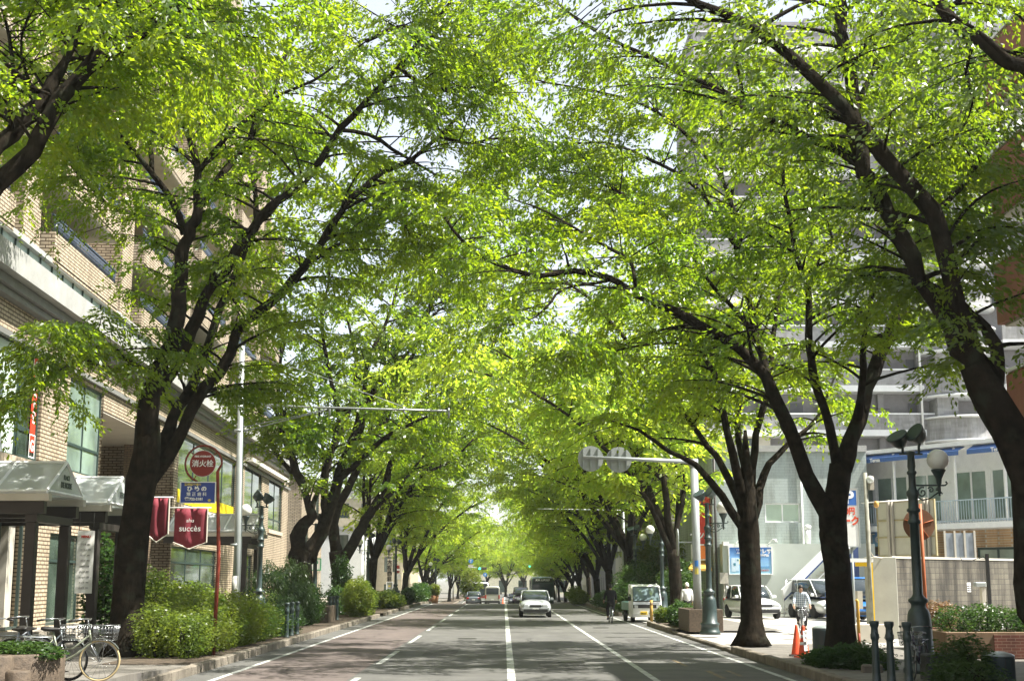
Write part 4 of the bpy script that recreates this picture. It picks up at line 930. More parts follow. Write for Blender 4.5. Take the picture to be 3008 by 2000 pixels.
for v, c_, nm in ((1655, mat('sticker_blue', (.05, .2, .55), .5), 'blue_sticker'), (1678, mat('sticker_yellow', (.6, .5, .1), .5), 'yellow_sticker')):
    q = P(2044, v, Yg); q.y = Yg; q.x = gb0.x; mb = MB(); n0 = [Vector((gb0.x + .163 * math.cos(a), Yg + .163 * math.sin(a), 0)) for a in [math.pi * (1.3 + .04 * k) for k in range(8)]]
    mb.loft([[p + Vector((0, 0, q.z - .1)) for p in n0], [p + Vector((0, 0, q.z + .12)) for p in n0]], True, False, False); mb.build(nm, c_, r, world=True)

# ---- planters
M_GRAN = mat('brown_granite', (.095, .07, .048), .75, var=.4, scale=14, bump=.3, bscale=50, dirt=.4, dirtcol=(.07, .055, .04))
M_GRANG = mat('dark_grey_granite', (.045, .05, .05), .7, var=.35, scale=18, bump=.3, bscale=60)
def box_planter(name, label, x0, x1, y0, y1, z1, m, group=None, cat='planter', z0=.12):
    r = thing(name, label, cat, ((x0 + x1) / 2, (y0 + y1) / 2, z0), 0, group); t = .12; mb = MB()
    cx, cy_, w_, d_ = (x0 + x1) / 2, (y0 + y1) / 2, x1 - x0, y1 - y0; h = z1 - z0
    mb.bbox((cx, y0 + t / 2, z0 + h / 2), (w_, t, h), .015); mb.bbox((cx, y1 - t / 2, z0 + h / 2), (w_, t, h), .015)
    mb.bbox((x0 + t / 2, cy_, z0 + h / 2 - .002), (t, d_ - 2 * t, h), .015); mb.bbox((x1 - t / 2, cy_, z0 + h / 2 - .002), (t, d_ - 2 * t, h), .015)
    mb.build('box', m, r, world=True); mb = MB().box(x0 + t, x1 - t, y0 + t, y1 - t, z0 + .01, z1 - .07); mb.build('soil', M_SOIL, r, world=True); return r
box_planter('stone_planter', 'square brown stone planter at the foot of the steel sign pole', XL(2020, 50.5), XL(2120, 50.5), 50.4, 53.4, .92, M_GRAN)
box_planter('stone_planter', 'brown stone planter box between bollards on the left kerb', XL(935, 61), XL(972, 61), 60.5, 63, .85, M_GRAN)
M_RBK = brick_mat('red_planter_brick', (.16, .05, .03), (.12, .04, .025), (.26, .17, .12), .22, .075, .006)
M_TBK = brick_mat('tan_planter_brick', (.20, .13, .075), (.17, .11, .06), (.12, .08, .05), .4, .3, .004)
px0, px1 = XL(2770, 33.6), XL(2990, 33.6)
box_planter('brick_planter', 'low tan and red brick planter carrying the dark clipped hedge', px0, px1 + 1.2, 33.6, 35.4, .74, M_TBK)
mb = MB().box(px0 + 1.15, px1 + 1.25, 33.56, 33.598, .12, .68); mb.build('red_brick_face', M_RBK, bpy.data.objects['brick_planter'], world=True)
box_planter('brick_planter', 'red brick planter behind the lamp post under the sunlit pink-tipped hedge', XL(2700, 37.5), XL(2795, 37.5), 37.5, 39.2, .72, M_RBK)
# low granite seat block and round stone planters
r = thing('granite_block', 'dark grey granite block beside the base of the near lamp post', 'block', (XL(2760, 26.6), 26.6, .12))
mb = MB().bbox((XL(2760, 26.6), 26.6, .36), (.80, .5, .48), .03); mb.build('block', M_GRANG, r, world=True)
def round_planter(label, x, y, R, h, m=M_GRAN, sx=1.0):
    r = thing('round_planter', label, 'planter', (x, y, .12)); n = 28
    mb = MB(); mb.lathe([(R * .97, 0), (R, .04), (R, h - .03), (R - .02, h), (R - .09, h), (R - .10, h - .02), (R - .11, h - .12)], (x, y, .12), n); mb.build('rim', m, r, world=True)
    mb = MB().lathe([(R - .11, .0), (R - .11, .02), (.01, .05)], (x, y, .12 + h - .12), n); mb.build('soil', M_SOIL, r, world=True); return r
round_planter('large round granite planter with trailing greenery in front of the bicycles', -7.97, 22.1, .85, .74)
round_planter('small round granite bollard planter at the lower left in front of the large one', XL(70, 20.6), 20.6, .18, .56)
round_planter('cut-off round granite planter at the very left edge', XL(5, 20.9), 20.9, .25, .76)
# round bins
def bin_(label, x, y, R, h):
    r = thing('litter_bin', label, 'litter bin', (x, y, .12), 0, 'dark round bins with domed lids')
    mb = MB().lathe([(R * .96, 0), (R, .03), (R, h - .05), (R * .985, h)], (x, y, .12), 24); mb.build('drum', mat('dark_blue_green_bin', (.018, .035, .038), .45, var=.2), r, world=True)
    mb = MB().lathe([(R * .995, h), (R * .99, h + .02), (R * .8, h + .05), (R * .4, h + .085), (.001, h + .09)], (x, y, .122), 24); mb.build('lid', mat('bin_lid', (.32, .36, .36), .3, metal=.4), r, world=True)
    for a in (0, 2.1, 4.2):
        mb = MB().cbox((x + R * math.cos(a - 1.5), y + R * math.sin(a - 1.5), .12 + h / 2), (.012, .02, h * .95)); mb.build('seam', M_DARK, r, world=True)
bin_('dark round bin with a steel lid between the orange cones and the forked tree', XL(2412, 36), 36.0, .28, .62)
bin_('dark round bin with a domed lid at the lower right beside the heavy tree', XL(2918, 25.3), 25.3, .29, .50)
# traffic cones
M_CONE = mat('cone_orange', (.72, .09, .03), .5, var=.1, scale=5, dirt=.25)
def cone(label, x, y, words):
    r = thing('traffic_cone', label, 'traffic cone', (x, y, .12), 0, 'orange cones on the kerb')
    mb = MB().bbox((0, 0, .02), (.38, .38, .04), .01); mb.build('base', M_DARK if not words else M_CONE, r)
    mb = MB().lathe([(.15, .04), (.14, .06), (.035, .72), (.03, .76), (.001, .765)], n=18); cb = mb.build('cone', M_CONE, r)
    if words:
        for z in (.30, .47): rr = lambda q: .15 - (q - .04) * .168 + .002; mb = MB().lathe([(rr(z), z), (rr(z + .07), z + .07)], n=18); mb.build('reflective_band', M_LETW, cb)
        mb = MB().prism([Vector((-.045, -.125, .16)), Vector((.045, -.125, .16)), Vector((.035, -.05, .64)), Vector((-.035, -.05, .64))], (0, -.006, 0)); pl = mb.build('label_plate', M_LETW, cb)
        for i, ch in enumerate('駐車禁止'): text(ch, .075, M_DARK, pl, (0, -.142 + .155 * (.06 + i * .115) * 0 - (.0) + (.156 * i * .115), .58 - i * .115), (0, -1, .15))
    r.rotation_euler = (0, 0, .2 if words else -.15); return r
cone('plain orange traffic cone left of the one with white lettering', XL(2334, 34.6), 34.6, False)
cone('orange traffic cone with white bands and black vertical characters', XL(2354, 34.0), 34.0, True)

# ---- right background furniture
# parking tower sign
FPk = Frame((XL(2436, 60), 60), (XL(2525, 60), 60)); za, zb = P(2480, 1436, 60).z, P(2480, 1604, 60).z
rp, pbd = sign_board('parking_sign', 'tall white parking sign with a blue P and red yen price behind the forked tree', 'sign', FPk, 0, FPk.len, zb, za, 0, mat('sign_white', (.70, .70, .66), .5, var=.04), M_POLE, fr=.04, thick=.25)
q = MB(); FPk.box(q, FPk.len * .14, FPk.len - .06, za - .72, za - .08, .251, .26); bp_ = q.build('blue_panel', mat('parking_blue', (.03, .12, .38), .5), pbd, world=True)
text('P', .74, M_LETW, bp_, FPk(FPk.len * .72, za - .40, .262), FPk.n, world=True, bold=.03)
M_SRED = mat('price_red', (.62, .07, .02), .5)
text('100円', .36, M_SRED, pbd, FPk(FPk.len * .63, za - .99, .252), FPk.n, world=True, bold=.014, sx=.78)
text('パーク', .42, M_SRED, pbd, FPk(FPk.len * .58, za - 1.42, .252), FPk.n, world=True, bold=.02)
for a in (.3, FPk.len - .3): mb = MB(); mb.tube([FPk(a, .05, .1), FPk(a, zb - .05, .1)], .05, 8); mb.build('leg', M_POLE, rp, world=True)
# thin utility pole with transformer lamp
Yu = 45; q0 = P(2541, 1388, Yu); r = thing('utility_pole', 'thin weathered grey utility pole with small boxes and a wire bracket', 'pole', (q0.x, Yu, .05))
mb = MB().tube([(q0.x + .0, Yu, .05), (q0.x, Yu, q0.z)], [.075, .065], 10); mb.build('pole', mat('weathered_grey', (.25, .25, .20), .8, var=.3, scale=5), r, world=True)
q = P(2553, 1420, Yu); mb = MB().box(q.x, q.x + .14, Yu - .1, Yu + .1, q.z - .2, q.z + .25); mb.build('junction_box', M_CREAM, r, world=True)
mb = MB().sphere(P(2556, 1408, Yu - .05), .13, 12, 8); mb.build('round_meter', M_CGLASS, r, world=True)
mb = MB().tube([P(2530, 1477, Yu), P(2700, 1466, Yu)], .02, 5); mb.build('bracket_arm', M_WHITE, r, world=True)
q = P(2574, 1480, Yu); mb = MB().lathe([(.04, -.12), (.08, -.08), (.09, .05), (.05, .1)], q, 8); mb.build('lantern', mat('amber_lens', (.6, .35, .1), .4), r, world=True)
mb = MB(); mb.tube([P(2548, 1470, Yu), P(2555, 1560, Yu), P(2556, 1620, Yu + .2), P(2566, 1634, Yu + .8), P(2590, 1638, Yu + 1.6), P(2800, 1646, Yu + 7), P(2984, 1655, Yu + 9.5)], .022, 6)
mb.build('cable_conduit', M_CREAM, r, world=True)
q0, q1 = P(2515, 1735, Yu), P(2541, 1787, Yu); mb = MB().box(q0.x, q1.x - .1, Yu - .15, Yu + .15, q1.z, q0.z); mb.build('control_box', M_CREAM, r, world=True)
# block wall
M_BLK = brick_mat('concrete_block', (.125, .112, .082), (.09, .08, .06), (.055, .05, .038), .85, .2, .012, bump=.4)
n_ = M_BLK.node_tree; p_ = [k for k in n_.nodes if k.type == 'BSDF_PRINCIPLED'][0]; src = p_.inputs['Base Color'].links[0].from_socket
g_ = N(n_, 'ShaderNodeNewGeometry'); mp = N(n_, 'ShaderNodeMapping'); mp.inputs['Scale'].default_value = (1.6, 1.6, .22); n_.links.new(g_.outputs['Position'], mp.inputs[0])
nz = N(n_, 'ShaderNodeTexNoise'); nz.inputs['Scale'].default_value = 1.1; nz.inputs['Detail'].default_value = 9; nz.inputs['Roughness'].default_value = .7; n_.links.new(mp.outputs[0], nz.inputs['Vector'])
mx = N(n_, 'ShaderNodeMixRGB', blend_type='MULTIPLY'); mx.inputs[0].default_value = 1; n_.links.new(src, mx.inputs[1]); n_.links.new(ramp(n_, nz.outputs[0], [(.42, (.30, .28, .25)), (.58, (1, 1, 1))]), mx.inputs[2]); n_.links.new(mx.outputs[0], p_.inputs['Base Color'])  # real stains, deepened so the colour also carries the tree's shade
w0 = (XL(2621, 47.2), 47.2); w1 = (XL(2984, 54.5) + 2.5, 56.5)
FW = Frame(w0, w1)
r = thing('block_wall', 'stained grey concrete block wall behind the planters', 'wall', (w0[0] + 3, w0[1] + 3, 0))
mb = MB(); FW.box(mb, 0, FW.len, 0, 2.70, -.2, 0); mb.build('wall', M_BLK, r, world=True)
mb = MB(); FW.box(mb, 0, FW.len, 2.702, 2.78, -.23, .03); mb.build('coping', M_CREAM, r, world=True)
a, z = FW.px(2845, 1724); mb = MB(); FW.box(mb, a - .14, a + .14, z - .17, z + .17, .005, .02); nb = mb.build('notice', M_LETW, r, world=True)
for i in range(4): text('おしらせ' if i == 0 else '駐輪禁止です', .045, M_DARK, nb, FW(a, z + .11 - i * .075, .021), FW.n, world=True)
rr_ = thing('gate_wall', 'smooth pale concrete gate wall at the end of the block wall', 'wall', (w0[0] - 1, 46.5, 0))
gx_ = XL(2560, 46.3); mb = MB().bbox(((gx_ + w0[0]) / 2, 46.9, 1.37), (w0[0] - gx_ - .01, .6, 2.74), .02); mb.build('wall', mat('gate_concrete', (.34, .34, .29), .85, var=.08, scale=1.5, dirt=.35, dirtcol=(.18, .18, .17)), rr_, world=True)
mb = MB().bbox((XL(2512, 44) + .4, 44, .3), (1.3, .3, .6), .02); mb.build('low_plinth', M_CREAM, rr_, world=True)
# yellow gate post and flat canopy
r = thing('yellow_post', 'bright yellow square post with a flat white canopy arm at the parking entrance', 'post', (XL(2556, 46), 46, .03))
xq = XL(2557, 46); mb = MB().box(xq - .07, xq + .07, 45.9, 46.05, .03, 2.55); mb.build('post', mat('bright_yellow', (.80, .52, .01), .5, var=.05), r, world=True)
q0 = P(2470, 1645, 46); mb = MB().box(q0.x - .3, xq + .07, 45.8, 46.2, 2.56, 2.68); mb.build('canopy', M_WHITE, r, world=True)
mb = MB().box(xq - .5, xq - .08, 45.85, 46.0, 2.42, 2.55); mb.build('bracket', mat('bright_yellow', (0, 0, 0)), r, world=True)
r = thing('short_yellow_post', 'short dull yellow bollard with a hooked top beside the forked trunk', 'post', (XL(2516, 38), 38, .1))
mb = MB().tube([(XL(2516, 38), 38, .12), (XL(2516, 38), 38, 1.4), (XL(2512, 38), 38, 1.45)], .045, 8); mb.build('post', mat('dull_yellow', (.50, .30, .05), .6, var=.2, dirt=.3), r, world=True)
mb = MB().tube([(XL(2514, 38), 37.9, .12), (XL(2514, 38), 37.9, .55)], .03, 8); mb.build('foot_sleeve', M_RUST, r, world=True)
# rusty round sign seen from behind
Yr = 38; q = P(2702, 1540, Yr); xb = XL(2716, Yr)
r = thing('round_sign', 'round sign seen from behind on an orange-brown rusty pole beyond the near lamp post', 'road sign', (xb, Yr, .1))
M_ORP = mat('orange_rust_pole', (.36, .10, .03), .6, var=.25, scale=5)
mb = MB().tube([(xb, Yr, .1), (P(2702, 1480, Yr).x, Yr, P(2702, 1480, Yr).z)], [.05, .045], 10); mb.build('pole', M_ORP, r, world=True)
mb = MB().lathe([(.001, 0), (.44, 0), (.44, .02), (.001, .02)], (0, 0, 0), 32, False, Matrix.Translation((q.x, Yr + .1, q.z)) @ Matrix.Rotation(math.pi / 2, 4, 'X')); dk = mb.build('disc_back', mat('sign_back_brown', (.17, .085, .045), .7, var=.3, scale=4), r, world=True)
mb = MB()
for k in range(5): a = 2 * math.pi * k / 5 + .3; mb.tube([(q.x, Yr + .07, q.z), (q.x + .42 * math.cos(a), Yr + .07, q.z + .42 * math.sin(a))], .012, 4)
mb.build('spoke', M_ORP, dk, world=True)
q2 = P(2706, 1710, Yr); mb = MB().box(q2.x - .09, q2.x + .0, Yr - .04, Yr + .04, q2.z - .25, q2.z + .28); mb.build('plate_back', M_RUST, r, world=True)
# billboard seen from behind
FBb = Frame((XL(2590, 57), 57), (XL(2757, 54.5), 54.5)); z1, z0 = P(2600, 1474, 56).z, P(2600, 1630, 56).z
r, bb = sign_board('billboard', 'cream billboard seen from behind standing above the block wall', 'billboard', FBb, 0, FBb.len, z0, z1, 0, mat('billboard_cream', (.55, .54, .44), .7, var=.06), mat('billboard_frame', (.38, .33, .18), .7), fr=.05, thick=.05)
for f in (.34, .66): mb = MB(); FBb.box(mb, 0, FBb.len, z0 + (z1 - z0) * f - .03, z0 + (z1 - z0) * f + .03, .055, .08); mb.build('back_rail', MATS['billboard_frame'], bb, world=True)
for a in (.75, FBb.len - .35):
    mb = MB(); FBb.box(mb, a - .14, a - .02, 0, z1 + .1, .1, .22); FBb.box(mb, a + .06, a + .14, 0, z1 + .1, .1, .2); mb.build('post', M_CREAM, r, world=True)
r = thing('panel_screen', 'small grey panel screen leaning behind the block wall near the brick base', 'screen', (XL(2820, 60), 60, 0))
FS2 = Frame((XL(2780, 60), 60), (XL(2868, 60), 60)); za, zb = P(2800, 1565, 60).z, P(2800, 1640, 60).z
mb = MB()
FS2.box(mb, 0, FS2.len, zb - 2.5, za, 0, .05); sc_ = mb.build('panel', mat('screen_grey', (.24, .27, .30), .5, var=.2), r, world=True)
mb = MB()
for k in range(4): a = FS2.len * k / 3; FS2.box(mb, a - .04, a + .04, zb - 2.5, za + .1, .055, .1)
mb.build('frame', M_CREAM, sc_, world=True)
# black post with hanging bracket and meter behind planter
Yk = 43; r = thing('black_lamp_bracket_post', 'slim black post with a small scrolled bracket by the block wall', 'post', (XL(2903, Yk), Yk, .1))
q = P(2900, 1626, Yk); mb = MB().box(XL(2903, Yk) - .045, XL(2903, Yk) + .045, Yk - .045, Yk + .045, .1, q.z); mb.build('post', M_BLACK, r, world=True)
mb = MB(); q1 = P(2822, 1640, Yk); mb.tube([P(2900, 1642, Yk), P(2870, 1640, Yk), P(2850, 1648, Yk), P(2826, 1646, Yk), P(2822, 1638, Yk)], .012, 5); mb.tube([P(2900, 1650, Yk), P(2888, 1632, Yk), P(2876, 1640, Yk)], .01, 5); mb.build('scroll_bracket', M_BLACK, r, world=True)
Yk = 44; a, b = P(2880, 1723, Yk), P(2896, 1800, Yk); r = thing('slim_cabinet', 'slim beige cabinet with a grey hood in front of the block wall', 'cabinet', ((a.x + b.x) / 2, Yk, .1))
mb = MB().bbox(((a.x + b.x) / 2, Yk, (a.z + .1) / 2), (b.x - a.x, .2, a.z - .1), .01); mb.build('cabinet', M_CREAM, r, world=True); mb = MB().bbox(((a.x + b.x) / 2 - .08, Yk, a.z + .08), (b.x - a.x + .22, .26, .14), .02); mb.build('hood', M_POLE, r, world=True)
r = thing('sloping_rail', 'thin white rail sloping down beside the black post', 'rail', (XL(2920, 42), 42, .1)); mb = MB().tube([P(2890, 1772, 42.5), P(2945, 1815, 42.5)], .025, 6); mb.tube([P(2943, 1812, 42.5), Vector((P(2943, 1812, 42.5).x, 42.5, .1))], .02, 5); mb.build('rail', M_WHITE, r, world=True)

# ---- vertical dentist sign, green P sign, no-entry cluster, traffic lights
Fd = Frame((XL(1138, 112), 112), (XL(1152, 112), 112)); za, zb = P(1145, 1640, 112).z, P(1145, 1708, 112).z
r, vb = sign_board('vertical_dentist_sign', 'vertical beige sign with four dark characters, fixed above a white notice panel', 'sign', Fd, 0, Fd.len, zb, za, 0, mat('sign_beige', (.45, .41, .32), .7), None, thick=.25)
for i, ch in enumerate('大斯歯科'): text(ch, .42, M_DARK, vb, Fd(Fd.len / 2, za - .3 - i * .46, .252), Fd.n, world=True, bold=.012)
mb = MB(); Fd.box(mb, -.05, Fd.len + .05, -.1, zb - .01, -.05, .2); mb.build('pillar', MATS['sign_beige'], r, world=True)
Fe = Frame((XL(1137, 111), 111), (XL(1153, 111), 111)); za2, zb2 = P(1145, 1710, 111).z, P(1145, 1740, 111).z
r, _b = sign_board('notice_panel', 'white framed notice panel with a small yellow mark under the vertical sign', 'notice', Fe, 0, Fe.len, zb2, za2, 0, mat('notice_grey', (.45, .48, .46), .5), M_WHITE, thick=.05)
mb = MB(); Fe.box(mb, .1, .3, za2 - .35, za2 - .22, .051, .056); mb.build('yellow_mark', M_YLET, _b, world=True)
mb = MB(); Fe.box(mb, .02, .06, 0, zb2, 0, .04); Fe.box(mb, Fe.len - .06, Fe.len - .02, 0, zb2, 0, .04); mb.build('leg', M_WHITE, r, world=True)
Fg = Frame((XL(912, 118), 118), (XL(940, 118), 118)); za, zb = P(925, 1642, 118).z, P(925, 1672, 118).z
r, gb2 = sign_board('green_parking_sign', 'white sign with a green framed letter P behind the lamp post', 'sign', Fg, 0, Fg.len, zb, za, 0, mat('sign_white', (0, 0, 0)), M_GREEN if 'M_GREEN' in globals() else mat('sign_green', (.03, .22, .10), .5), fr=.08, thick=.15)
text('P', .85, MATS['sign_green'], gb2, Fg(Fg.len / 2, (za + zb) / 2, .152), Fg.n, world=True, bold=.03)
mb = MB(); Fg.box(mb, .05, .13, 0, zb - .08, 0, .1); Fg.box(mb, Fg.len - .13, Fg.len - .05, 0, zb - .08, 0, .1); mb.build('leg', M_CREAM, r, world=True)
Yn = 120; q = P(1167, 1675, Yn); r = thing('no_entry_sign', 'small red and white sign over a white plate by the far lamp', 'road sign', (q.x, Yn, gz(Yn)))
mb = MB().box(q.x - .2, q.x + .2, Yn - .02, Yn, q.z - .2, q.z + .45); mb.build('red_plate', M_SIGNR, r, world=True); mb = MB().box(q.x - .2, q.x + .2, Yn - .03, Yn - .021, q.z + .0, q.z + .14); mb.build('white_bar', M_LETW, r, world=True)
mb = MB().box(q.x - .25, q.x + .3, Yn - .02, Yn, q.z - .75, q.z - .3); mb.build('white_plate', M_LETW, r, world=True); mb = MB().tube([(q.x, Yn + .03, gz(Yn)), (q.x, Yn + .03, q.z + .4)], .04, 6); mb.build('pole', M_POLE, r, world=True)
# traffic signals over the far crossing
M_LIT = new_mat('signal_green_lit'); _m, _n, _o = M_LIT; _e = N(_n, 'ShaderNodeEmission'); _e.inputs[0].default_value = (.05, 1, .55, 1); _e.inputs[1].default_value = 2.5; _n.links.new(_e.outputs[0], _o.inputs[0]); M_LIT = _m
def signal(u, v, Y, side, label):
    q = P(u, v, Y); xk = side * 8.0; r = thing('traffic_signal', label, 'traffic light', (xk, Y, gz(Y)), 0, 'green traffic signals over the far crossing')
    mb = MB().tube([(xk, Y, gz(Y)), (xk, Y, q.z + .5)], .1, 8); mb.tube([(xk, Y, q.z + .15), (q.x, Y, q.z + .15)], .05, 6); mb.build('pole', M_POLE, r, world=True)
    mb = MB().bbox((q.x + .42, Y - .1, q.z), (1.35, .22, .42), .04); hs = mb.build('housing', mat('signal_housing', (.09, .085, .08), .5), r, world=True)
    for k, (m_) in enumerate((M_LIT, mat('lens_off', (.08, .05, .03), .3), mat('lens_off', (0, 0, 0)))):
        mb = MB().lathe([(.001, 0), (.17, 0), (.17, .03), (.001, .03)], (0, 0, 0), 16, False, Matrix.Translation((q.x + k * .42, Y - .215, q.z)) @ Matrix.Rotation(math.pi / 2, 4, 'X')); mb.build('lens', m_, hs, world=True)
signal(1409, 1669, 215, -1, 'left traffic signal with its green light on, hanging over the far crossing')
signal(1556, 1662, 215, 1, 'right traffic signal with its green light on, above the oncoming bus')
for u, v, Y, lb_, rad_ in ((1383, 1647, 190, 'round blue sign high on the far left, above a white plate', .33), (1425, 1687, 200, 'round blue sign lower down near the far middle', .30)):
    q = P(u, v, Y); r = thing('blue_round_sign', lb_, 'road sign', (q.x - .2, Y, gz(Y)))
    mb = MB().lathe([(.001, 0), (rad_, 0), (rad_, .03), (.001, .03)], (0, 0, 0), 20, False, Matrix.Translation((q.x, Y, q.z)) @ Matrix.Rotation(math.pi / 2, 4, 'X')); mb.build('disc', mat('sign_mid_blue', (.04, .22, .55), .5), r, world=True)
    mb = MB().cbox((q.x, Y - .035, q.z), (.07, .01, rad_ * 1.1)); mb.cbox((q.x, Y - .035, q.z + rad_ * .3), (.22, .01, .07)); mb.build('white_arrow', M_LETW, r, world=True)
    mb = MB().tube([(q.x, Y + .05, gz(Y)), (q.x, Y + .05, q.z + rad_)], .04, 6); mb.build('pole', M_POLE, r, world=True)
    if Y == 190: mb = MB().box(q.x - .35, q.x + .35, Y - .02, Y, q.z - .85, q.z - .5); mb.build('white_plate', M_CREAM, r, world=True)
# far wire span arm on the right
r = thing('span_arm', 'thin pale span arm stretching over the road from a far right pole', 'pole', (XL(1830, 92), 92, 0))
mb = MB().tube([(XL(1833, 92), 92, .1), (XL(1833, 92), 92, 6.6)], .11, 8); mb.build('pole', M_POLE, r, world=True); mb = MB().tube([P(1833, 1498, 92), P(1580, 1494, 90)], .03, 5); mb.build('arm', M_WHITE, r, world=True)

# ---- mannequin in the display window
def mannequin(x, y, z, rz, label, h=1.7, shirt=(.62, .62, .55), trou=(.42, .42, .34)):
    r = thing('mannequin', label, 'mannequin', (x, y, z), rz, 'mannequins in the shop window')
    mb = MB().loft([[Vector((.19 * a * math.cos(t), .12 * b * math.sin(t), zz_)) for t in [2 * math.pi * k / 14 for k in range(14)]] for zz_, a, b in ((.85, .95, 1), (.98, .85, .95), (1.15, .95, 1.05), (1.3, 1.1, 1.1), (1.40, .95, .9), (1.45, .35, .5), (1.52, .3, .45))], True)
    mb.tube([(-.2, 0, 1.38), (-.27, -.02, 1.1), (-.24, -.08, .84)], [.055, .05, .04], 8); mb.tube([(.2, 0, 1.38), (.27, -.02, 1.1), (.25, -.08, .84)], [.055, .05, .04], 8)
    mb.build('shirt', mat('mannequin_shirt' + str(shirt[0]), shirt, .8), r)
    mb = MB().tube([(-.09, 0, .9), (-.10, 0, .5), (-.11, .0, .05)], [.10, .085, .075], 10); mb.tube([(.09, 0, .9), (.10, 0, .5), (.11, 0, .05)], [.10, .085, .075], 10); mb.build('trousers', mat('mannequin_trousers', trou, .85), r)
    mb = MB().prism([Vector((-.05, -.135, 1.38)), Vector((.05, -.135, 1.38)), Vector((.06, -.14, .95)), Vector((0, -.14, .9)), Vector((-.06, -.14, .95))], (0, -.01, 0)); mb.build('red_tie', M_RED, r)
    mb = MB().lathe([(.2, 0), (.2, .02), (.02, .03)], (0, 0, 0), 14); mb.build('base', M_DARK, r); return r
q = FL.px(22, 1700, -.7); mannequin(*FL(q[0], .5, -.7), math.radians(25), 'headless mannequin in a cream shirt with a red tie in the shop window')
q = FL.px(-12, 1700, -.7); mannequin(*FL(q[0], .5, -.7), math.radians(25), 'second pale mannequin cut by the left edge of the shop window', shirt=(.6, .6, .56))
# ------------------------------------------------------------------ trees
M_LEAF_FAR_LIT = leaf_mat('zelkova_leaf_far_lit', (0.08, 0.12, 0.015), (0.60, 0.78, 0.06), 0.68, 0.03)  # light missing inside the far crowns is put into a brighter leaf colour
M_BARK = mat('bark', (0.026, 0.021, 0.015), 1.0, var=0.5, scale=5, bump=0.9, bscale=22, spec=0.05)
M_LEAF = leaf_mat('zelkova_leaf', (0.055, 0.10, 0.010), (0.38, 0.54, 0.014), 0.6, 0.035)
M_LEAF_DEEP = leaf_mat('zelkova_leaf_deep', (0.048, 0.09, 0.010), (0.32, 0.47, 0.015), 0.55, 0.05)

_n = M_BARK.node_tree; _p = [k for k in _n.nodes if k.type == 'BSDF_PRINCIPLED'][0]; _src = _p.inputs['Base Color'].links[0].from_socket
_tc = N(_n, 'ShaderNodeTexCoord'); _mp = N(_n, 'ShaderNodeMapping'); _mp.inputs['Scale'].default_value = (9, 9, 1.6); _n.links.new(_tc.outputs['Object'], _mp.inputs[0])
_v = N(_n, 'ShaderNodeTexNoise'); _v.inputs['Scale'].default_value = 1.0; _v.inputs['Detail'].default_value = 9; _v.inputs['Roughness'].default_value = .75; _n.links.new(_mp.outputs[0], _v.inputs['Vector'])
_b = N(_n, 'ShaderNodeBump'); _b.inputs['Strength'].default_value = 1.0; _b.inputs['Distance'].default_value = .12; _n.links.new(_v.outputs[0], _b.inputs['Height']); _n.links.new(_b.outputs[0], _p.inputs['Normal'])
_w = N(_n, 'ShaderNodeTexNoise'); _w.inputs['Scale'].default_value = 2.3; _w.inputs['Detail'].default_value = 7; _n.links.new(_tc.outputs['Object'], _w.inputs['Vector'])
_x = N(_n, 'ShaderNodeMixRGB'); _x.inputs[2].default_value = (.045, .05, .034, 1); _n.links.new(ramp(_n, _w.outputs[0], [(.56, (0, 0, 0)), (.68, (.7, .7, .7))]), _x.inputs[0]); _n.links.new(_src, _x.inputs[1]); _n.links.new(_x.outputs[0], _p.inputs['Base Color'])

def smooth_path(pts, rad, step=0.45):
    """Catmull-Rom through pts"""
    P_ = [pts[0] * 2 - pts[1]] + list(pts) + [pts[-1] * 2 - pts[-2]]
    op, orr = [], []
    for i in range(len(pts) - 1):
        p0, p1, p2, p3 = P_[i], P_[i + 1], P_[i + 2], P_[i + 3]
        n = max(2, int((p2 - p1).length / step))
        for k in range(n):
            t = k / n; t2 = t * t; t3 = t2 * t
            op.append(0.5 * ((2 * p1) + (p2 - p0) * t + (2 * p0 - 5 * p1 + 4 * p2 - p3) * t2 + (3 * p1 - p0 - 3 * p2 + p3) * t3))
            orr.append(rad[i] * (1 - t) + rad[i + 1] * t)
    op.append(pts[-1]); orr.append(rad[-1]); return op, orr

def px_limb(pts, Y0, dY=0.0, w_end=None):
    """pts in the 2358 px wide view: (x, y, width) width optional after the first"""
    n = len(pts); out = []; rr = []; w = pts[0][2]
    we = w_end if w_end else max(3.5, w * 0.16)
    L = [0.0]
    for i in range(1, n): L.append(L[-1] + math.hypot(pts[i][0] - pts[i - 1][0], pts[i][1] - pts[i - 1][1]))
    for i, p in enumerate(pts):
        t = L[i] / L[-1]; Y = Y0 + dY * t
        ww = p[2] if len(p) > 2 else w * (1 - t) ** 1.1 + we * (1 - (1 - t) ** 1.1)
        out.append(V(p[0], p[1], Y)); rr.append(ww * KV / FPX * Y / 2)
    return out, rr

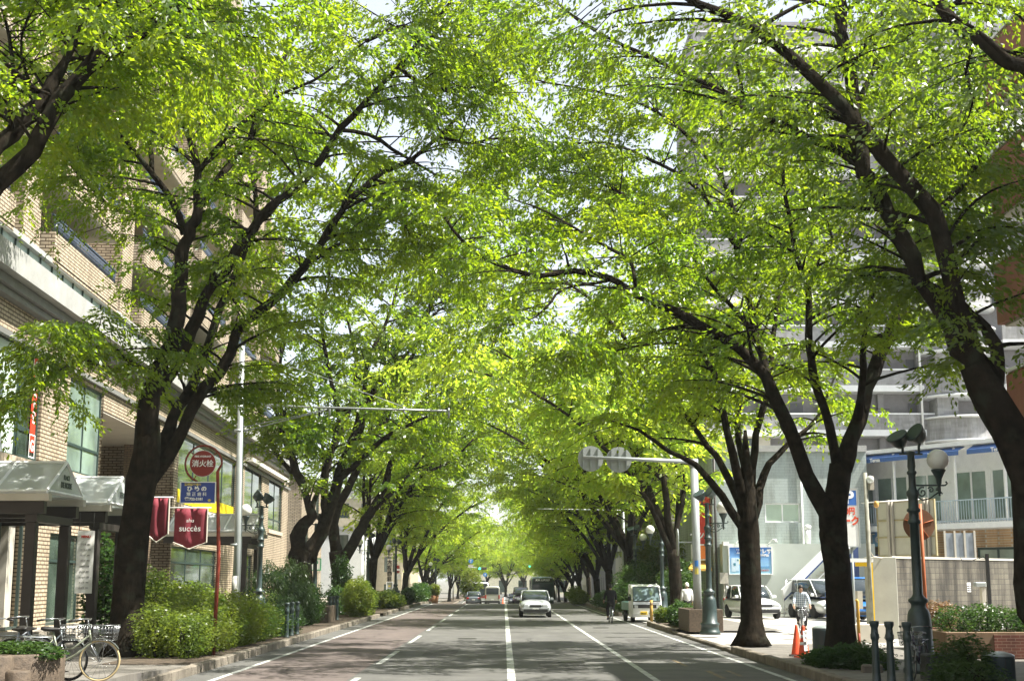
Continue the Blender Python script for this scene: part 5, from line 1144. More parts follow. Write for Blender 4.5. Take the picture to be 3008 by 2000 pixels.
def branchlets(rnd, wood, limbs, zmin, dens=1.0, Lk=1.0, leafn=26, rmax=0.17, seed_=0, t0=0.2):
    pos = []; dirs = []
    for pts, rad in limbs:
        L = 0
        for i in range(1, len(pts)):
            seg = pts[i] - pts[i - 1]; sl_ = seg.length; L += sl_
            if rad[i] > rmax or pts[i].z < zmin: continue
            t = i / len(pts)
            if t < t0: continue
            nb = sl_ * 2.7 * dens
            nb = int(nb) + (1 if rnd.random() < nb - int(nb) else 0)
            if i == len(pts) - 1: nb += 2
            for _ in range(nb):
                a = rnd.uniform(0, 2 * math.pi); tan = seg.normalized()
                d = tan * 0.45 + Vector((math.cos(a), math.sin(a), 0)) * 0.95 + Vector((0, 0, rnd.uniform(-0.05, 0.55)))
                d.normalize(); ln = rnd.uniform(1.3, 3.4) * Lk * (1 - 0.25 * t)
                r0 = min(rad[i] * 0.55, 0.013 + 0.012 * ln)
                p = pts[i].lerp(pts[i - 1], rnd.random()); bp = [p.copy()]; n = 6; dd = d.copy()
                for k in range(n):
                    dd.z -= rnd.uniform(0.05, 0.14); dd.x += rnd.uniform(-.12, .12); dd.y += rnd.uniform(-.12, .12); dd.normalize()
                    p = p + dd * (ln / n); bp.append(p.copy())
                wood.tube(bp, [r0 * (1 - 0.85 * k / n) for k in range(n + 1)], 4)
                s = 0.34 * ln
                while s < ln:
                    k = min(n - 1, int(s / ln * n)); q = bp[k].lerp(bp[k + 1], s / ln * n - k); bd = (bp[k + 1] - bp[k]).normalized()
                    side = bd.cross(Vector((0, 0, 1))); side.normalize()
                    cl = mnoise.noise(q * .42 + Vector((seed_, 0, 0))) + .5 * mnoise.noise(q * 1.1)
                    if cl < -.2 and rnd.random() < .85: s += .2; continue
                    for sg in (-1, 1):
                        td = bd * rnd.uniform(.3, .9) + side * sg * rnd.uniform(.5, 1.0); td.z += rnd.uniform(-.45, .12); td.normalize()
                        tl = rnd.uniform(.35, .95) * Lk ** .5
                        m = int(tl * leafn)
                        if q.z - 0.1 < zmin: continue
                        for j in range(m):
                            u = (j + rnd.random()) / m
                            pos.append((q.x + td.x * tl * u + rnd.gauss(0, .04), q.y + td.y * tl * u + rnd.gauss(0, .05), q.z + (td.z - .55 * u) * tl * u + rnd.gauss(0, .045)))
                            dirs.append((td.x, td.y, td.z))
                    s += rnd.uniform(.13, .24) * Lk ** .5
    return pos, dirs

def make_tree(name, label, base, trunk, limbs, seed, zmin=4.0, dens=1.0, leaf=(0.15, 0.075), Lk=1.0, leafn=26, mat_leaf=None, group=None, step=0.45):
    """trunk/limbs: (points, radii) in world space"""
    rnd = random.Random(seed)
    root = thing(name, label, 'tree', base, 0, group)
    wood = MB(); sm = []
    tp, tr = smooth_path(*trunk, step=0.35)
    # root flare and bark lumps
    rings = []
    prev = None; n = 14
    for i, p in enumerate(tp):
        t = (tp[min(i + 1, len(tp) - 1)] - tp[max(i - 1, 0)]).normalized()
        a = (prev - t * prev.dot(t)).normalized() if prev else t.cross(Vector((0, 1, 0))).normalized(); prev = a; b = t.cross(a)
        h = p.z - tp[0].z; fl = 1 + 0.55 * math.exp(-h / 0.28)
        rings.append([p + (a * math.cos(2 * math.pi * k / n) + b * math.sin(2 * math.pi * k / n)) * tr[i] * (fl * (1 + 0.10 * math.exp(-h / .5) * math.sin(5 * 2 * math.pi * k / n + seed)) + 0.05 * math.sin(3.1 * h + k * 1.7 + seed) + 0.03 * math.sin(k * 2.9 + 7 * h)) for k in range(n)])
    wood.loft(rings, True)
    for pts, rad in limbs:
        sp, sr = smooth_path(pts, rad, step)
        L = len(sp)
        for i in range(1, L):
            amp = min(0.05, sr[i] * 0.35)
            sp[i] = sp[i] + Vector((rnd.uniform(-amp, amp), rnd.uniform(-amp, amp), rnd.uniform(-amp, amp)))
        wood.tube(sp, [r * rnd.uniform(.93, 1.09) for r in sr], 10 if sr[0] > .12 else 6)
        sm.append((sp, sr))
    pos, dirs = branchlets(rnd, wood, sm, zmin, dens, Lk, leafn, seed_=seed)
    wood.build('trunk', M_BARK, root, world=True)
    pos = np.array(pos, np.float64) - np.array(base); dirs = np.array(dirs)
    me = leaf_mesh('crown', pos, leaf[0], leaf[1], seed, droop=.7, flat=.4, dirs=dirs)
    me.materials.append(mat_leaf or M_LEAF)
    o = bpy.data.objects.new('crown', me); COL.objects.link(o); o.parent = root
    NLEAF[0] += len(pos)
    return root
NLEAF = [0]

def trace_tree(label, base, Y, trunk, limbs, seed, **kw):
    tp, tr = px_limb(trunk, Y, 0)
    if 'pre' in kw:
        pre = kw.pop('pre'); tp = [Vector(p) for p, r in pre] + tp; tr = [r for p, r in pre] + tr
    LM = []
    for l in limbs:
        y0 = l[1]; LM.append(px_limb(l[0], Y + y0, l[2]))
    return make_tree('zelkova_tree', label, base, (tp, tr), LM, seed, **kw)

GT = 'street trees arching over the road'
trace_tree('tall zelkova with a dark knobbly trunk behind the parked bicycles, forking into three stems', (V(285, 1515, 34.7).x, 34.7, 0.12), 34.7,
 [(283, 1522, 74), (290, 1440, 72), (300, 1320, 72), (312, 1200, 66), (326, 1110, 70), (338, 1040, 62), (340, 970, 56)],
 [([(335, 1030, 52), (343, 930, 48), (358, 880, 44), (381, 820, 34), (402, 767), (413, 715), (409, 666), (416, 610), (427, 557), (440, 520, 26), (455, 480, 24), (455, 390, 17), (435, 300), (400, 225), (350, 165), (310, 110)], 0, -2.5),
  ([(360, 900, 36), (413, 820, 34), (444, 760, 32), (462, 697, 28), (490, 659, 25), (518, 620), (549, 575), (600, 500), (635, 465), (690, 430), (740, 365), (784, 300), (844, 230), (919, 155), (959, 100), (1019, 30), (1054, -20)], 0, -3),
  ([(325, 1110, 30), (352, 1080, 34), (376, 1019, 30), (400, 960), (430, 915), (455, 855), (480, 790), (505, 710), (540, 640), (560, 580), (590, 520), (585, 430), (570, 340), (595, 240), (610, 120)], 0.3, 5),
  ([(330, 1130, 34), (372, 1075, 32), (405, 1019, 30), (440, 950), (470, 890), (510, 850), (545, 765), (590, 720), (650, 675), (700, 615), (740, 560), (784, 490), (834, 435), (879, 400), (949, 365), (1009, 315), (1064, 260), (1124, 215), (1164, 160)], 0.2, 2),
  ([(700, 615, 11), (784, 560), (850, 530), (930, 500), (1000, 480)], 1, 3),
  ([(360, 858, 13), (315, 844), (287, 823), (259, 802), (224, 778), (150, 760), (60, 770)], 0, -3),
  ([(300, 838, 7), (260, 850), (200, 830), (140, 850), (80, 900)], -.4, -2.4),
  ([(425, 540, 20), (400, 465), (350, 400), (290, 325), (235, 270), (190, 215), (140, 150)], -.5, -2),
  ([(350, 400, 12), (345, 325), (340, 240), (320, 170), (310, 100), (300, 0)], -1, 2.5),
  ([(400, 225, 8), (397, 120), (380, 50), (370, -30)], -1, 2),
  ([(455, 400, 14), (500, 340), (575, 270), (650, 215), (725, 185), (784, 140), (850, 90)], -.7, -4),
  ([(455, 480, 20), (520, 390), (575, 320), (625, 225), (650, 150), (700, 30), (715, -30)], -.6, 3),
  ([(425, 530, 9), (360, 505), (290, 490), (240, 465), (205, 440), (120, 400)], 0, 2.5),
  ([(784, 300, 12), (850, 310), (930, 360), (1000, 400), (1060, 420)], -1, 5),
  ([(844, 95, 11), (930, 60), (1010, 90), (1090, 80), (1160, 60)], -4, 4),
  ([(834, 435, 12), (900, 480), (960, 560), (1020, 640)], 1, 6),
  ([(919, 155, 12), (960, 190), (1030, 210), (1100, 200), (1170, 180)], -1, 3),
  ([(1009, 315, 10), (1080, 330), (1150, 320), (1220, 350)], 1, 3),
  ([(959, 100, 10), (1050, 140), (1140, 130)], -2, 5),
  ([(240, 465, 10), (180, 400), (120, 330), (70, 290)], 1, -2),
  ([(290, 325, 11), (250, 300), (190, 330), (120, 340)], -1, 3),
  ([(320, 170, 10), (260, 130), (200, 60), (180, -20)], 0, 3),
  ([(590, 520, 9), (640, 470), (620, 400), (660, 330), (740, 260)], 1.5, 4)],
 11, zmin=4.6, dens=1.3, leaf=(.135, .057), leafn=38, group=GT)

trace_tree('zelkova at the top left whose two thick limbs cross the corner of the view', (-10.2, 20.0, 0.12), 20.6,
 [(-170, 640, 62), (-110, 560, 58)],
 [([(-110, 560, 50), (0, 425, 46), (75, 350, 44), (115, 270, 42), (175, 180, 38), (250, 120, 36), (320, 85, 34), (375, 35, 32), (425, -5), (500, -60), (600, -160)], 0, 1.5),
  ([(-110, 560, 44), (-60, 430), (0, 340, 40), (65, 270, 38), (125, 185, 34), (150, 140), (180, 60), (190, -20), (200, -120)], 0, 2),
  ([(-60, 430, 20), (-10, 250), (30, 190), (20, 80), (0, 0), (-20, -120)], .5, 2.5),
  ([(110, 280, 12), (60, 170), (50, 80), (90, -20)], 1.5, 1.5),
  ([(300, 95, 12), (290, 40), (240, -30), (200, -90)], 1, 2),
  ([(380, 30, 14), (440, 40), (500, 95), (520, 150)], 1.4, 2.5)],
 12, pre=[((-10.2, 20.0, .12), .36), ((-10.1, 20.1, 1.8), .31), ((-9.9, 20.3, 3.6), .30)], zmin=5.6, dens=1.9, leaf=(.12, .053), leafn=36, group=GT)

trace_tree('tall zelkova beside the orange cones and dark bin, trunk forking into a vee', (V(1935, 1530, 32.9).x, 32.9, 0.12), 32.9,
 [(1938, 1538, 70), (1934, 1400, 60), (1928, 1300, 60), (1918, 1230, 62), (1926, 1150, 54), (1936, 1070, 50)],
 [([(1915, 1240, 40), (1900, 1180, 40), (1860, 1090, 36), (1812, 975, 33), (1762, 870), (1700, 805), (1600, 740), (1484, 690), (1424, 650), (1384, 635), (1324, 625), (1234, 635), (1134, 605), (1064, 555), (1024, 500)], 0, -2.5),
  ([(1464, 672, 10), (1454, 605), (1409, 575), (1349, 540), (1264, 490), (1184, 460)], -1.6, 3),
  ([(1404, 645, 9), (1299, 665), (1269, 695), (1234, 730), (1174, 750)], -1.6, -2),
  ([(1830, 1020, 24), (1790, 930), (1743, 784, 20), (1728, 700), (1698, 610), (1703, 540), (1683, 465), (1663, 410), (1663, 325), (1658, 250), (1650, 170)], 0, 4),
  ([(1698, 610, 9), (1683, 480), (1693, 415), (1708, 370), (1740, 300)], 2, 3),
  ([(1735, 760, 12), (1700, 720), (1633, 650), (1603, 600), (1568, 535), (1500, 480)], .5, 3),
  ([(1930, 1080, 26), (1900, 940, 20), (1875, 860), (1865, 784), (1863, 670), (1833, 590), (1823, 525), (1808, 450), (1803, 390), (1813, 320), (1790, 230)], 0, -3),
  ([(1863, 670, 9), (1888, 595), (1918, 555), (1898, 490), (1903, 395)], -1, -2),
  ([(1940, 1080, 44), (1960, 1010, 38), (1990, 930, 32), (2010, 860), (2050, 770), (2080, 680), (2098, 640), (2118, 550), (2158, 450), (2208, 370), (2268, 320)], 0, 3),
  ([(1975, 970, 22), (1988, 850), (1988, 784), (1998, 700), (2018, 660), (2038, 575), (2050, 450)], .3, -3),
  ([(2118, 550, 9), (2090, 430), (2110, 330), (2150, 220), (2130, 100)], 1, 3),
  ([(1663, 410, 12), (1580, 310), (1480, 240), (1370, 210), (1260, 190), (1180, 170)], 2, 3),
  ([(1690, 560, 12), (1600, 430), (1500, 370), (1400, 330), (1300, 330), (1200, 320)], 2, 6),
  ([(1500, 480, 9), (1420, 440), (1330, 400), (1250, 390)], 3, 3),
  ([(1742, 784, 9), (1640, 800), (1540, 790), (1450, 800), (1340, 830)], 1, 4)],
 13, zmin=4.4, dens=1.3, leaf=(.135, .057), leafn=38, group=GT)

trace_tree('slimmer zelkova with a straight dark trunk in front of the blue wall sign', (V(1732, 1480, 39.4).x, 39.4, 0.12), 39.4,
 [(1732, 1486, 58), (1730, 1430, 48), (1728, 1300, 46), (1722, 1200, 50), (1720, 1130, 38), (1718, 1060, 22), (1716, 990, 7)],
 [([(1715, 1220, 22), (1660, 1140, 18), (1600, 1070), (1540, 1040), (1470, 990), (1380, 960)], 0, -2),
  ([(1715, 1190, 22), (1670, 1080), (1610, 1000), (1560, 930), (1500, 870), (1440, 780)], 0, 3),
  ([(1718, 1160, 24), (1690, 1050), (1665, 950), (1645, 860), (1600, 790), (1560, 700), (1530, 600)], 0, -2),
  ([(1735, 1190, 22), (1760, 1095), (1790, 1050), (1840, 1000), (1885, 955), (1930, 850)], 0, 3),
  ([(1730, 1120, 20), (1740, 1000), (1770, 900), (1780, 800), (1790, 700), (1800, 600), (1790, 480), (1810, 380)], 0, 2),
  ([(1440, 780, 10), (1370, 700), (1290, 640), (1220, 590)], 3, 3),
  ([(1530, 600, 9), (1470, 520), (1400, 470), (1330, 430)], -2, 4),
  ([(1722, 1120, 18), (1700, 980), (1710, 860), (1700, 760), (1720, 640)], 0, 4)],
 14, zmin=6.2, dens=1.35, leaf=(.15, .07), leafn=28, group=GT)

trace_tree('massive leaning zelkova at the right edge, splitting into two heavy limbs', (8.55, 21.5, 0.12), 21.5,
 [(2388, 1400, 96), (2384, 1210, 92), (2370, 1100, 88), (2338, 1020, 86), (2304, 957, 82), (2268, 895, 74), (2240, 840, 64)],
 [([(2250, 860, 52), (2212, 800, 44), (2165, 720, 38), (2118, 640, 36), (2083, 560, 37), (2048, 500, 38), (2008, 430, 38), (1980, 360, 37), (1970, 290, 38), (1963, 200, 34), (1938, 75, 32), (1928, -40, 30), (1920, -160, 24)], 0, 1.5),
  ([(2262, 880, 50), (2234, 800, 40), (2205, 700, 38), (2178, 575, 40), (2143, 480, 42), (2068, 390, 38), (2008, 320, 36), (1968, 280, 34), (1893, 200, 30), (1818, 125, 27), (1718, 55, 24), (1608, 10, 20), (1500, -50)], 0, -1.2),
  ([(1985, 380, 26), (1935, 350), (1888, 330, 22), (1818, 295), (1768, 275), (1703, 235), (1633, 195), (1568, 170), (1499, 130), (1434, 105), (1334, 50), (1254, -20)], .8, 3.5),
  ([(2290, 945, 38), (2298, 870, 31), (2290, 800, 29), (2270, 755, 27), (2230, 720, 24), (2195, 680, 22), (2180, 600), (2190, 520)], .3, 2),
  ([(2108, 630, 22), (2060, 560), (2010, 512)], .5, 1.5),
  ([(2150, 490, 14), (2240, 400), (2262, 300), (2230, 180), (2228, 60), (2240, -40)], .5, 3),
  ([(2060, 520, 12), (2100, 400), (2180, 330), (2220, 240)], 1, 4),
  ([(1968, 250, 14), (2010, 160), (2030, 60), (2020, -60)], 1, 2)],
 15, pre=[((8.55, 21.5, .12), .42), ((8.5, 21.5, 1.2), .36)], zmin=5.2, dens=1.25, leaf=(.115, .05), leafn=34, mat_leaf=M_LEAF_DEEP, group=GT)

trace_tree('zelkova outside the right edge with one thick limb cutting the top right corner', (9.6, 17.0, 0.12), 18.5,
 [(2600, 420, 52), (2500, 260, 46)],
 [([(2500, 260, 42), (2358, 155, 38), (2308, 132, 36), (2243, 90, 34), (2193, 45, 32), (2150, -5, 30), (2080, -90)], 0, 1),
  ([(2500, 260, 30), (2400, 90, 24), (2358, 45), (2330, 20), (2290, -40)], 0, 1.5),
  ([(2243, 95, 10), (2225, 170), (2240, 240), (2215, 300)], .6, 2)],
 16, pre=[((9.6, 17.0, .12), .36), ((9.4, 17.2, 2.0), .30), ((9.2, 17.6, 4.6), .24)], zmin=5.5, dens=.95, leaf=(.11, .05), leafn=28, mat_leaf=M_LEAF_DEEP, group=GT)

trace_tree('stout zelkova behind the weeping shrub, its trunk splitting like a tuning fork near the ground', (V(694, 1400, 63).x, 63, 0.12), 63,
 [(700, 1412, 60), (697, 1360, 50), (694, 1320, 48), (692, 1280, 56), (700, 1262, 50)],
 [([(690, 1285, 36), (686, 1235, 36), (700, 1205, 30), (718, 1190, 24), (708, 1150, 16), (688, 1100), (672, 1060), (650, 990), (620, 900)], 0, -3),
  ([(716, 1200, 14), (725, 1150), (745, 1090), (740, 1000), (730, 900)], -.4, 3),
  ([(700, 1290, 40), (716, 1265, 36), (740, 1225, 32), (760, 1164, 28), (776, 1108, 24), (792, 1060), (824, 1000), (840, 940), (880, 880), (950, 800)], 0, 3),
  ([(776, 1108, 16), (830, 1060), (900, 1000), (980, 960), (1060, 930)], .8, -3),
  ([(750, 1190, 16), (745, 1130), (760, 1040), (780, 960), (760, 860), (740, 740), (760, 620), (740, 520)], .4, -4),
  ([(790, 1060, 16), (830, 950), (850, 830), (900, 720), (930, 600), (980, 520)], 1, 2),
  ([(708, 1150, 15), (660, 1000), (640, 880), (660, 740), (640, 620)], 0, 3),
  ([(840, 940, 12), (900, 830), (980, 740), (1060, 680)], 2, 3),
  ([(950, 800, 14), (1000, 690), (1060, 600), (1100, 500), (1110, 420)], 3, 4),
  ([(740, 520, 10), (820, 480), (900, 470), (980, 440)], -3, 2),
  ([(688, 1100, 12), (640, 1050), (600, 960), (590, 860)], 0, -2)],
 17, zmin=4.6, dens=1.4, leaf=(.2, .095), leafn=20, Lk=1.1, group=GT)

trace_tree('zelkova just beyond the tuning-fork tree, its ivy-clad trunk leaning a limb over the road', (V(786, 1392, 78).x, 78, 0.12), 78,
 [(790, 1396, 40), (786, 1350, 34), (780, 1300, 38), (776, 1268, 36)],
 [([(776, 1275, 28), (770, 1230, 25), (768, 1205), (776, 1164), (800, 1128), (816, 1092), (860, 1020), (900, 950), (930, 860)], 0, -3),
  ([(784, 1300, 26), (800, 1275, 25), (824, 1228, 23), (852, 1180), (884, 1120), (908, 1052), (941, 1020), (1000, 960), (1070, 920)], 0, 3),
  ([(852, 1180, 12), (910, 1130), (980, 1090), (1040, 1060), (1090, 1010)], 1, -2),
  ([(770, 1215, 16), (750, 1140), (760, 1050), (800, 960), (820, 840), (800, 720), (830, 620)], 0, 4),
  ([(860, 1020, 14), (900, 900), (960, 800), (1000, 690), (1060, 600)], -2, 3),
  ([(1070, 920, 12), (1120, 830), (1150, 730), (1160, 640)], 3, 3),
  ([(908, 1052, 12), (960, 940), (1030, 860), (1100, 800)], 2, -3)],
 18, zmin=4.6, dens=.95, leaf=(.2, .1), leafn=20, Lk=1.15, group=GT)

# generic zelkovas for the rest of the two rows; local +X points to the road
def generic_tree(seed, label, fork=2.6, H=14.5, r0=.33, nl=6, lean=.12, leaf=(.22, .10), leafn=13, dens=.8):
    rnd = random.Random(seed)
    tk = [Vector((0, 0, 0)), Vector((.05, rnd.uniform(-.1, .1), fork * .5)), Vector((.15, rnd.uniform(-.2, .2), fork))]
    tr = [r0, r0 * .86, r0 * .9]; limbs = []
    for k in range(nl):
        a = 2 * math.pi * k / nl + rnd.uniform(-.35, .35)
        out_ = rnd.uniform(.5, .9); d = Vector((math.cos(a) * out_ + lean * .8, math.sin(a) * out_, rnd.uniform(1.15, 1.6)))
        d.normalize(); L = (H - fork) * rnd.uniform(.85, 1.1) * (1.0 if d.x > .2 else .95)
        p = tk[-1] + Vector((0, 0, rnd.uniform(-.5, .2))); pts = [p.copy()]; n = 7; dd = d.copy()
        for i in range(n):
            dd += Vector((rnd.uniform(-.16, .16) + .05, rnd.uniform(-.16, .16), -.03 * i * .9)); dd.normalize()
            p = p + dd * L / n; pts.append(p.copy())
        r = r0 * rnd.uniform(.42, .62); limbs.append((pts, [r * (1 - .9 * i / n) for i in range(n + 1)]))
        for q in (2, 3, 4, 5):
            if rnd.random() < .85:
                b = rnd.uniform(0, 2 * math.pi); e = (pts[q + 1] - pts[q]).normalized() * .8 + Vector((math.cos(b), math.sin(b), rnd.uniform(.0, .5))) * .7
                e.normalize(); p2 = pts[q].copy(); sp = [p2.copy()]; l2 = rnd.uniform(3, 5.5)
                for i in range(4):
                    e += Vector((rnd.uniform(-.15, .15), rnd.uniform(-.15, .15), -.05)); e.normalize(); p2 = p2 + e * l2 / 4; sp.append(p2.copy())
                r2 = r * (1 - .9 * q / n) * .6
                limbs.append((sp, [r2 * (1 - .8 * i / 4) for i in range(5)]))
    return make_tree('zelkova_tree', label, (0, 0, 0), (tk, tr), limbs, seed, zmin=4.6, mat_leaf=M_LEAF_FAR_LIT, dens=dens, leaf=leaf, leafn=leafn, Lk=1.2, group=GT, step=.7)

gvar = [generic_tree(101, 'x', 2.8, 18, nl=7), generic_tree(102, 'x', 3.3, 18.5, nl=6), generic_tree(103, 'x', 2.2, 17, nl=7), generic_tree(104, 'x', 3.0, 17, nl=6, r0=.30)]
_used = [False] * 4
def put_tree(k, x, y, rz, s, label):
    z = gz(y) + .1
    if not _used[k]:
        _used[k] = True; r = gvar[k]; r.location = (x, y, z); r.rotation_euler = (0, 0, rz); r.scale = (s,) * 3; r['label'] = label
    else: dup(gvar[k], (x, y, z), rz, label, GT, s)
ORD = ['first', 'second', 'third', 'fourth', 'fifth', 'sixth', 'seventh', 'eighth', 'ninth', 'tenth', 'eleventh', 'twelfth', 'thirteenth', 'fourteenth', 'fifteenth', 'sixteenth', 'seventeenth', 'eighteenth', 'nineteenth']
rt = random.Random(5)
left_far = [(1090, 94), (1188, 124), (1244, 152), (1262, 178), (1320, 205), (1345, 235)]
for i, (u, Y) in enumerate(left_far):
    put_tree([3, 0, 2, 1, 0, 2][i], XatY(u, Y), Y, rt.uniform(-.5, .5), [1.08, .9, .78, .74, .72, .7][i] * rt.uniform(.96, 1.04), f'{ORD[i]} plain zelkova of the left row beyond the ivy-clad tree')
right_far = [(1988, 63), (1854, 84), (1792, 99), (1756, 113), (1730, 127), (1705, 143), (1683, 160), (1662, 178), (1642, 200), (1628, 224)]
for i, (u, Y) in enumerate(right_far):
    put_tree([3, 1, 0, 2, 3, 0, 1, 2, 3, 0][i], XatY(u, Y), Y, math.pi + rt.uniform(-.5, .5), [1.1, 1.05, .92, .84, .78, .74, .72, .72, .7, .7][i] * rt.uniform(.96, 1.04), f'{ORD[i]} zelkova of the right row beyond the road sign gantry')
put_tree(2, XatY(1486, 262), 262, 1.3, .8, 'small zelkova standing in the middle where the avenue ends')
put_tree(1, XatY(1430, 300), 300, .3, .85, 'zelkova closing the far end of the avenue, left of its middle')
put_tree(0, XatY(1540, 300), 300, 2.6, .85, 'zelkova closing the far end of the avenue, right of its middle')
# ------------------------------------------------------------------ bicycles (local: front towards +X)
M_TYRE = mat('tyre_black', (.018, .018, .018), .8); M_TYREC = mat('tyre_cream', (.48, .38, .20), .7)
M_CHROME = mat('bright_steel', (.30, .31, .31), .25, metal=.85, var=.05); M_SADDLE = mat('saddle_black', (.02, .018, .016), .5)
def bicycle(label, frame_col, tyre, basket=True, loc=(0, 0, 0), rz=0, R=.335, group='bicycles'):
    r = thing('bicycle', label, 'bicycle', loc, rz, group); xf, xr = .55, -.53
    fm = mat('bike_paint_%d' % int(frame_col[0] * 1000 + frame_col[2] * 77), frame_col, .35, metal=.3, var=.05)
    for x in (xf, xr):
        mb = MB().torus((x, 0, R), R - .018, .018, 'Y', 36, 6); wl = mb.build('wheel', tyre, r)
        mb = MB().torus((x, 0, R), R - .042, .009, 'Y', 32, 5); mb.build('rim', M_CHROME, wl)
        mb = MB()
        for k in range(16):
            a = 2 * math.pi * k / 16; mb.tube([(x + .02 * math.cos(a + 1.4), .02 * (-1) ** k, R + .02 * math.sin(a + 1.4)), (x + (R - .045) * math.cos(a), 0, R + (R - .045) * math.sin(a))], .0022, 3)
        mb.lathe([(.02, -.04), (.02, .04)], (0, 0, 0), 8, True, Matrix.Translation((x, 0, R)) @ Matrix.Rotation(math.pi / 2, 4, 'X')); mb.build('spokes', M_CHROME, wl)
        mb = MB(); rf = R + .022; a0, a1 = (.55, 2.6) if x > 0 else (.9, 3.5)
        rings = []
        for k in range(15): a = a0 + (a1 - a0) * k / 14; rings.append([Vector((x + rf * math.cos(a), y_, R + rf * math.sin(a) + h_)) for y_, h_ in ((-.026, -.012), (0, .004), (.026, -.012))])
        mb.loft(rings, True, False, False); mb.build('mudguard', M_CHROME, r)
    mb = MB(); bb = (-.08, 0, R - .04); st = (-.22, 0, .80); hd = (.36, 0, .82); hd2 = (.40, 0, .62)
    mb.tube([hd, hd2], .02, 8); mb.tube([hd2, (.15, 0, .42), (.0, 0, .34), bb], .019, 8); mb.tube([(.37, 0, .74), (.12, 0, .53), (-.16, 0, .50)], .016, 8); mb.tube([bb, st], .016, 8)
    for s_ in (-1, 1): mb.tube([bb, (xr, .05 * s_, R)], .009, 5); mb.tube([(-.2, 0, .68), (xr, .05 * s_, R)], .008, 5)
    mb.tube([(-.2, 0, .72), (-.75, 0, .72)], .007, 4); mb.tube([(-.2, .06, .71), (-.78, .06, .72), (-.78, -.06, .72), (-.2, -.06, .71)], .006, 4); mb.tube([(-.7, .06, .71), (xr, .05, R)], .005, 4)
    mb.build('frame', fm, r)
    mb = MB()
    for s_ in (-1, 1): mb.tube([(.40, .0, .62), (.42, .05 * s_, .56), (.49, .05 * s_, .44), (xf, .05 * s_, R)], .011, 6)
    mb.build('fork', M_CHROME, r)
    mb = MB().tube([(.36, 0, .82), (.33, 0, .98)], .014, 6); mb.tube([(.10, -.29, .97), (.25, -.27, 1.0), (.36, -.12, 1.0), (.37, 0, .98), (.36, .12, 1.0), (.25, .27, 1.0), (.10, .29, .97)], .011, 6); hb = mb.build('handlebar', M_CHROME, r)
    for s_ in (-1, 1): mb = MB().tube([(.09, .29 * s_, .968), (.20, .277 * s_, .99)], .018, 8); mb.build('grip', M_SADDLE, hb)
    mb = MB(); sr = []
    for x, w_, z0, z1 in ((-.40, .10, .82, .88), (-.34, .11, .80, .885), (-.24, .075, .80, .87), (-.14, .035, .81, .86), (-.09, .02, .82, .855)):
        sr.append([Vector((x, w_ * math.cos(a), (z0 + z1) / 2 + (z1 - z0) / 2 * math.sin(a))) for a in [2 * math.pi * k / 10 for k in range(10)]])
    mb.loft(sr); mb.build('saddle', M_SADDLE, r); mb = MB().tube([st, (-.25, 0, .84)], .012, 6); mb.build('seat_post', M_CHROME, r)
    mb = MB().tube([(-.08, .05, .29), (-.02, .09, .16)], .009, 5); mb.box(-.07, .03, .08, .16, .145, .165); mb.tube([(-.08, -.05, .29), (-.14, -.09, .42)], .009, 5); mb.box(-.19, -.09, -.16, -.08, .41, .43)
    mb.torus((-.08, .04, .295), .085, .006, 'Y', 18, 4); mb.build('crank', M_CHROME, r)
    if basket:
        mb = MB(); x0, x1, y0, z0, z1 = .46, .78, .17, .66, .90
        for z in (z0, z0 + .06, z0 + .12, z0 + .18, z1): f = (z - z0) / (z1 - z0) * .03; mb.tube([(x0 - f * .3, -y0 - f, z), (x1 + f, -y0 - f, z), (x1 + f, y0 + f, z), (x0 - f * .3, y0 + f, z), (x0 - f * .3, -y0 - f, z)], .0045 if z < z1 else .007, 4)
        for k in range(7):
            x = x0 + (x1 - x0) * k / 6
            for s_ in (-1, 1): mb.tube([(x, s_ * y0, z0), (x + .01, s_ * (y0 + .03), z1)], .004, 4)
            mb.tube([(x, -y0, z0), (x, y0, z0)], .004, 4)
            y_ = -y0 + 2 * y0 * k / 6; mb.tube([(x1, y_, z0), (x1 + .03, y_ * 1.15, z1)], .004, 4); mb.tube([(x0, y_, z0), (x0, y_, z1)], .004, 4)
        mb.tube([(.62, 0, z0), (xf + .02, .06, R)], .006, 4); mb.build('basket', M_CHROME, r)
        mb = MB().lathe([(.02, -.04), (.04, -.02), (.045, .03), (.03, .04)], (0, 0, 0), 10, True, Matrix.Translation((.60, .07, .60)) @ Matrix.Rotation(math.pi / 2, 4, 'Y')); mb.build('headlamp', M_CHROME, r)
    return r
ZP = .36
bicycle('bicycle with cream tyres and a wire basket leaning in front of the knobbly tree', (.22, .24, .17), M_TYREC, True, (XL(298, 22.7) - .55, 22.8, ZP), .06)
bicycle('silver bicycle with curved frame tubes behind the large granite planter', (.20, .23, .24), M_TYRE, True, (XL(212, 22.9) - .53, 23.1, ZP), -.22)
bicycle('darker bicycle with a black saddle at the left edge behind the granite planter', (.12, .13, .14), M_TYRE, False, (XL(118, 24.3) - .55, 24.3, ZP), .12)
bicycle('bicycle with a bare silver rear end at the far left edge of the view', (.35, .37, .38), M_TYRE, False, (XL(30, 22.4) - .1, 22.7, ZP), math.pi - .25)
bicycle('dark bicycle with a wire basket parked between the bollards and the near lamp post', (.05, .04, .08), M_TYRE, True, (XL(2690, 26.6), 26.7, .12), math.radians(-118))

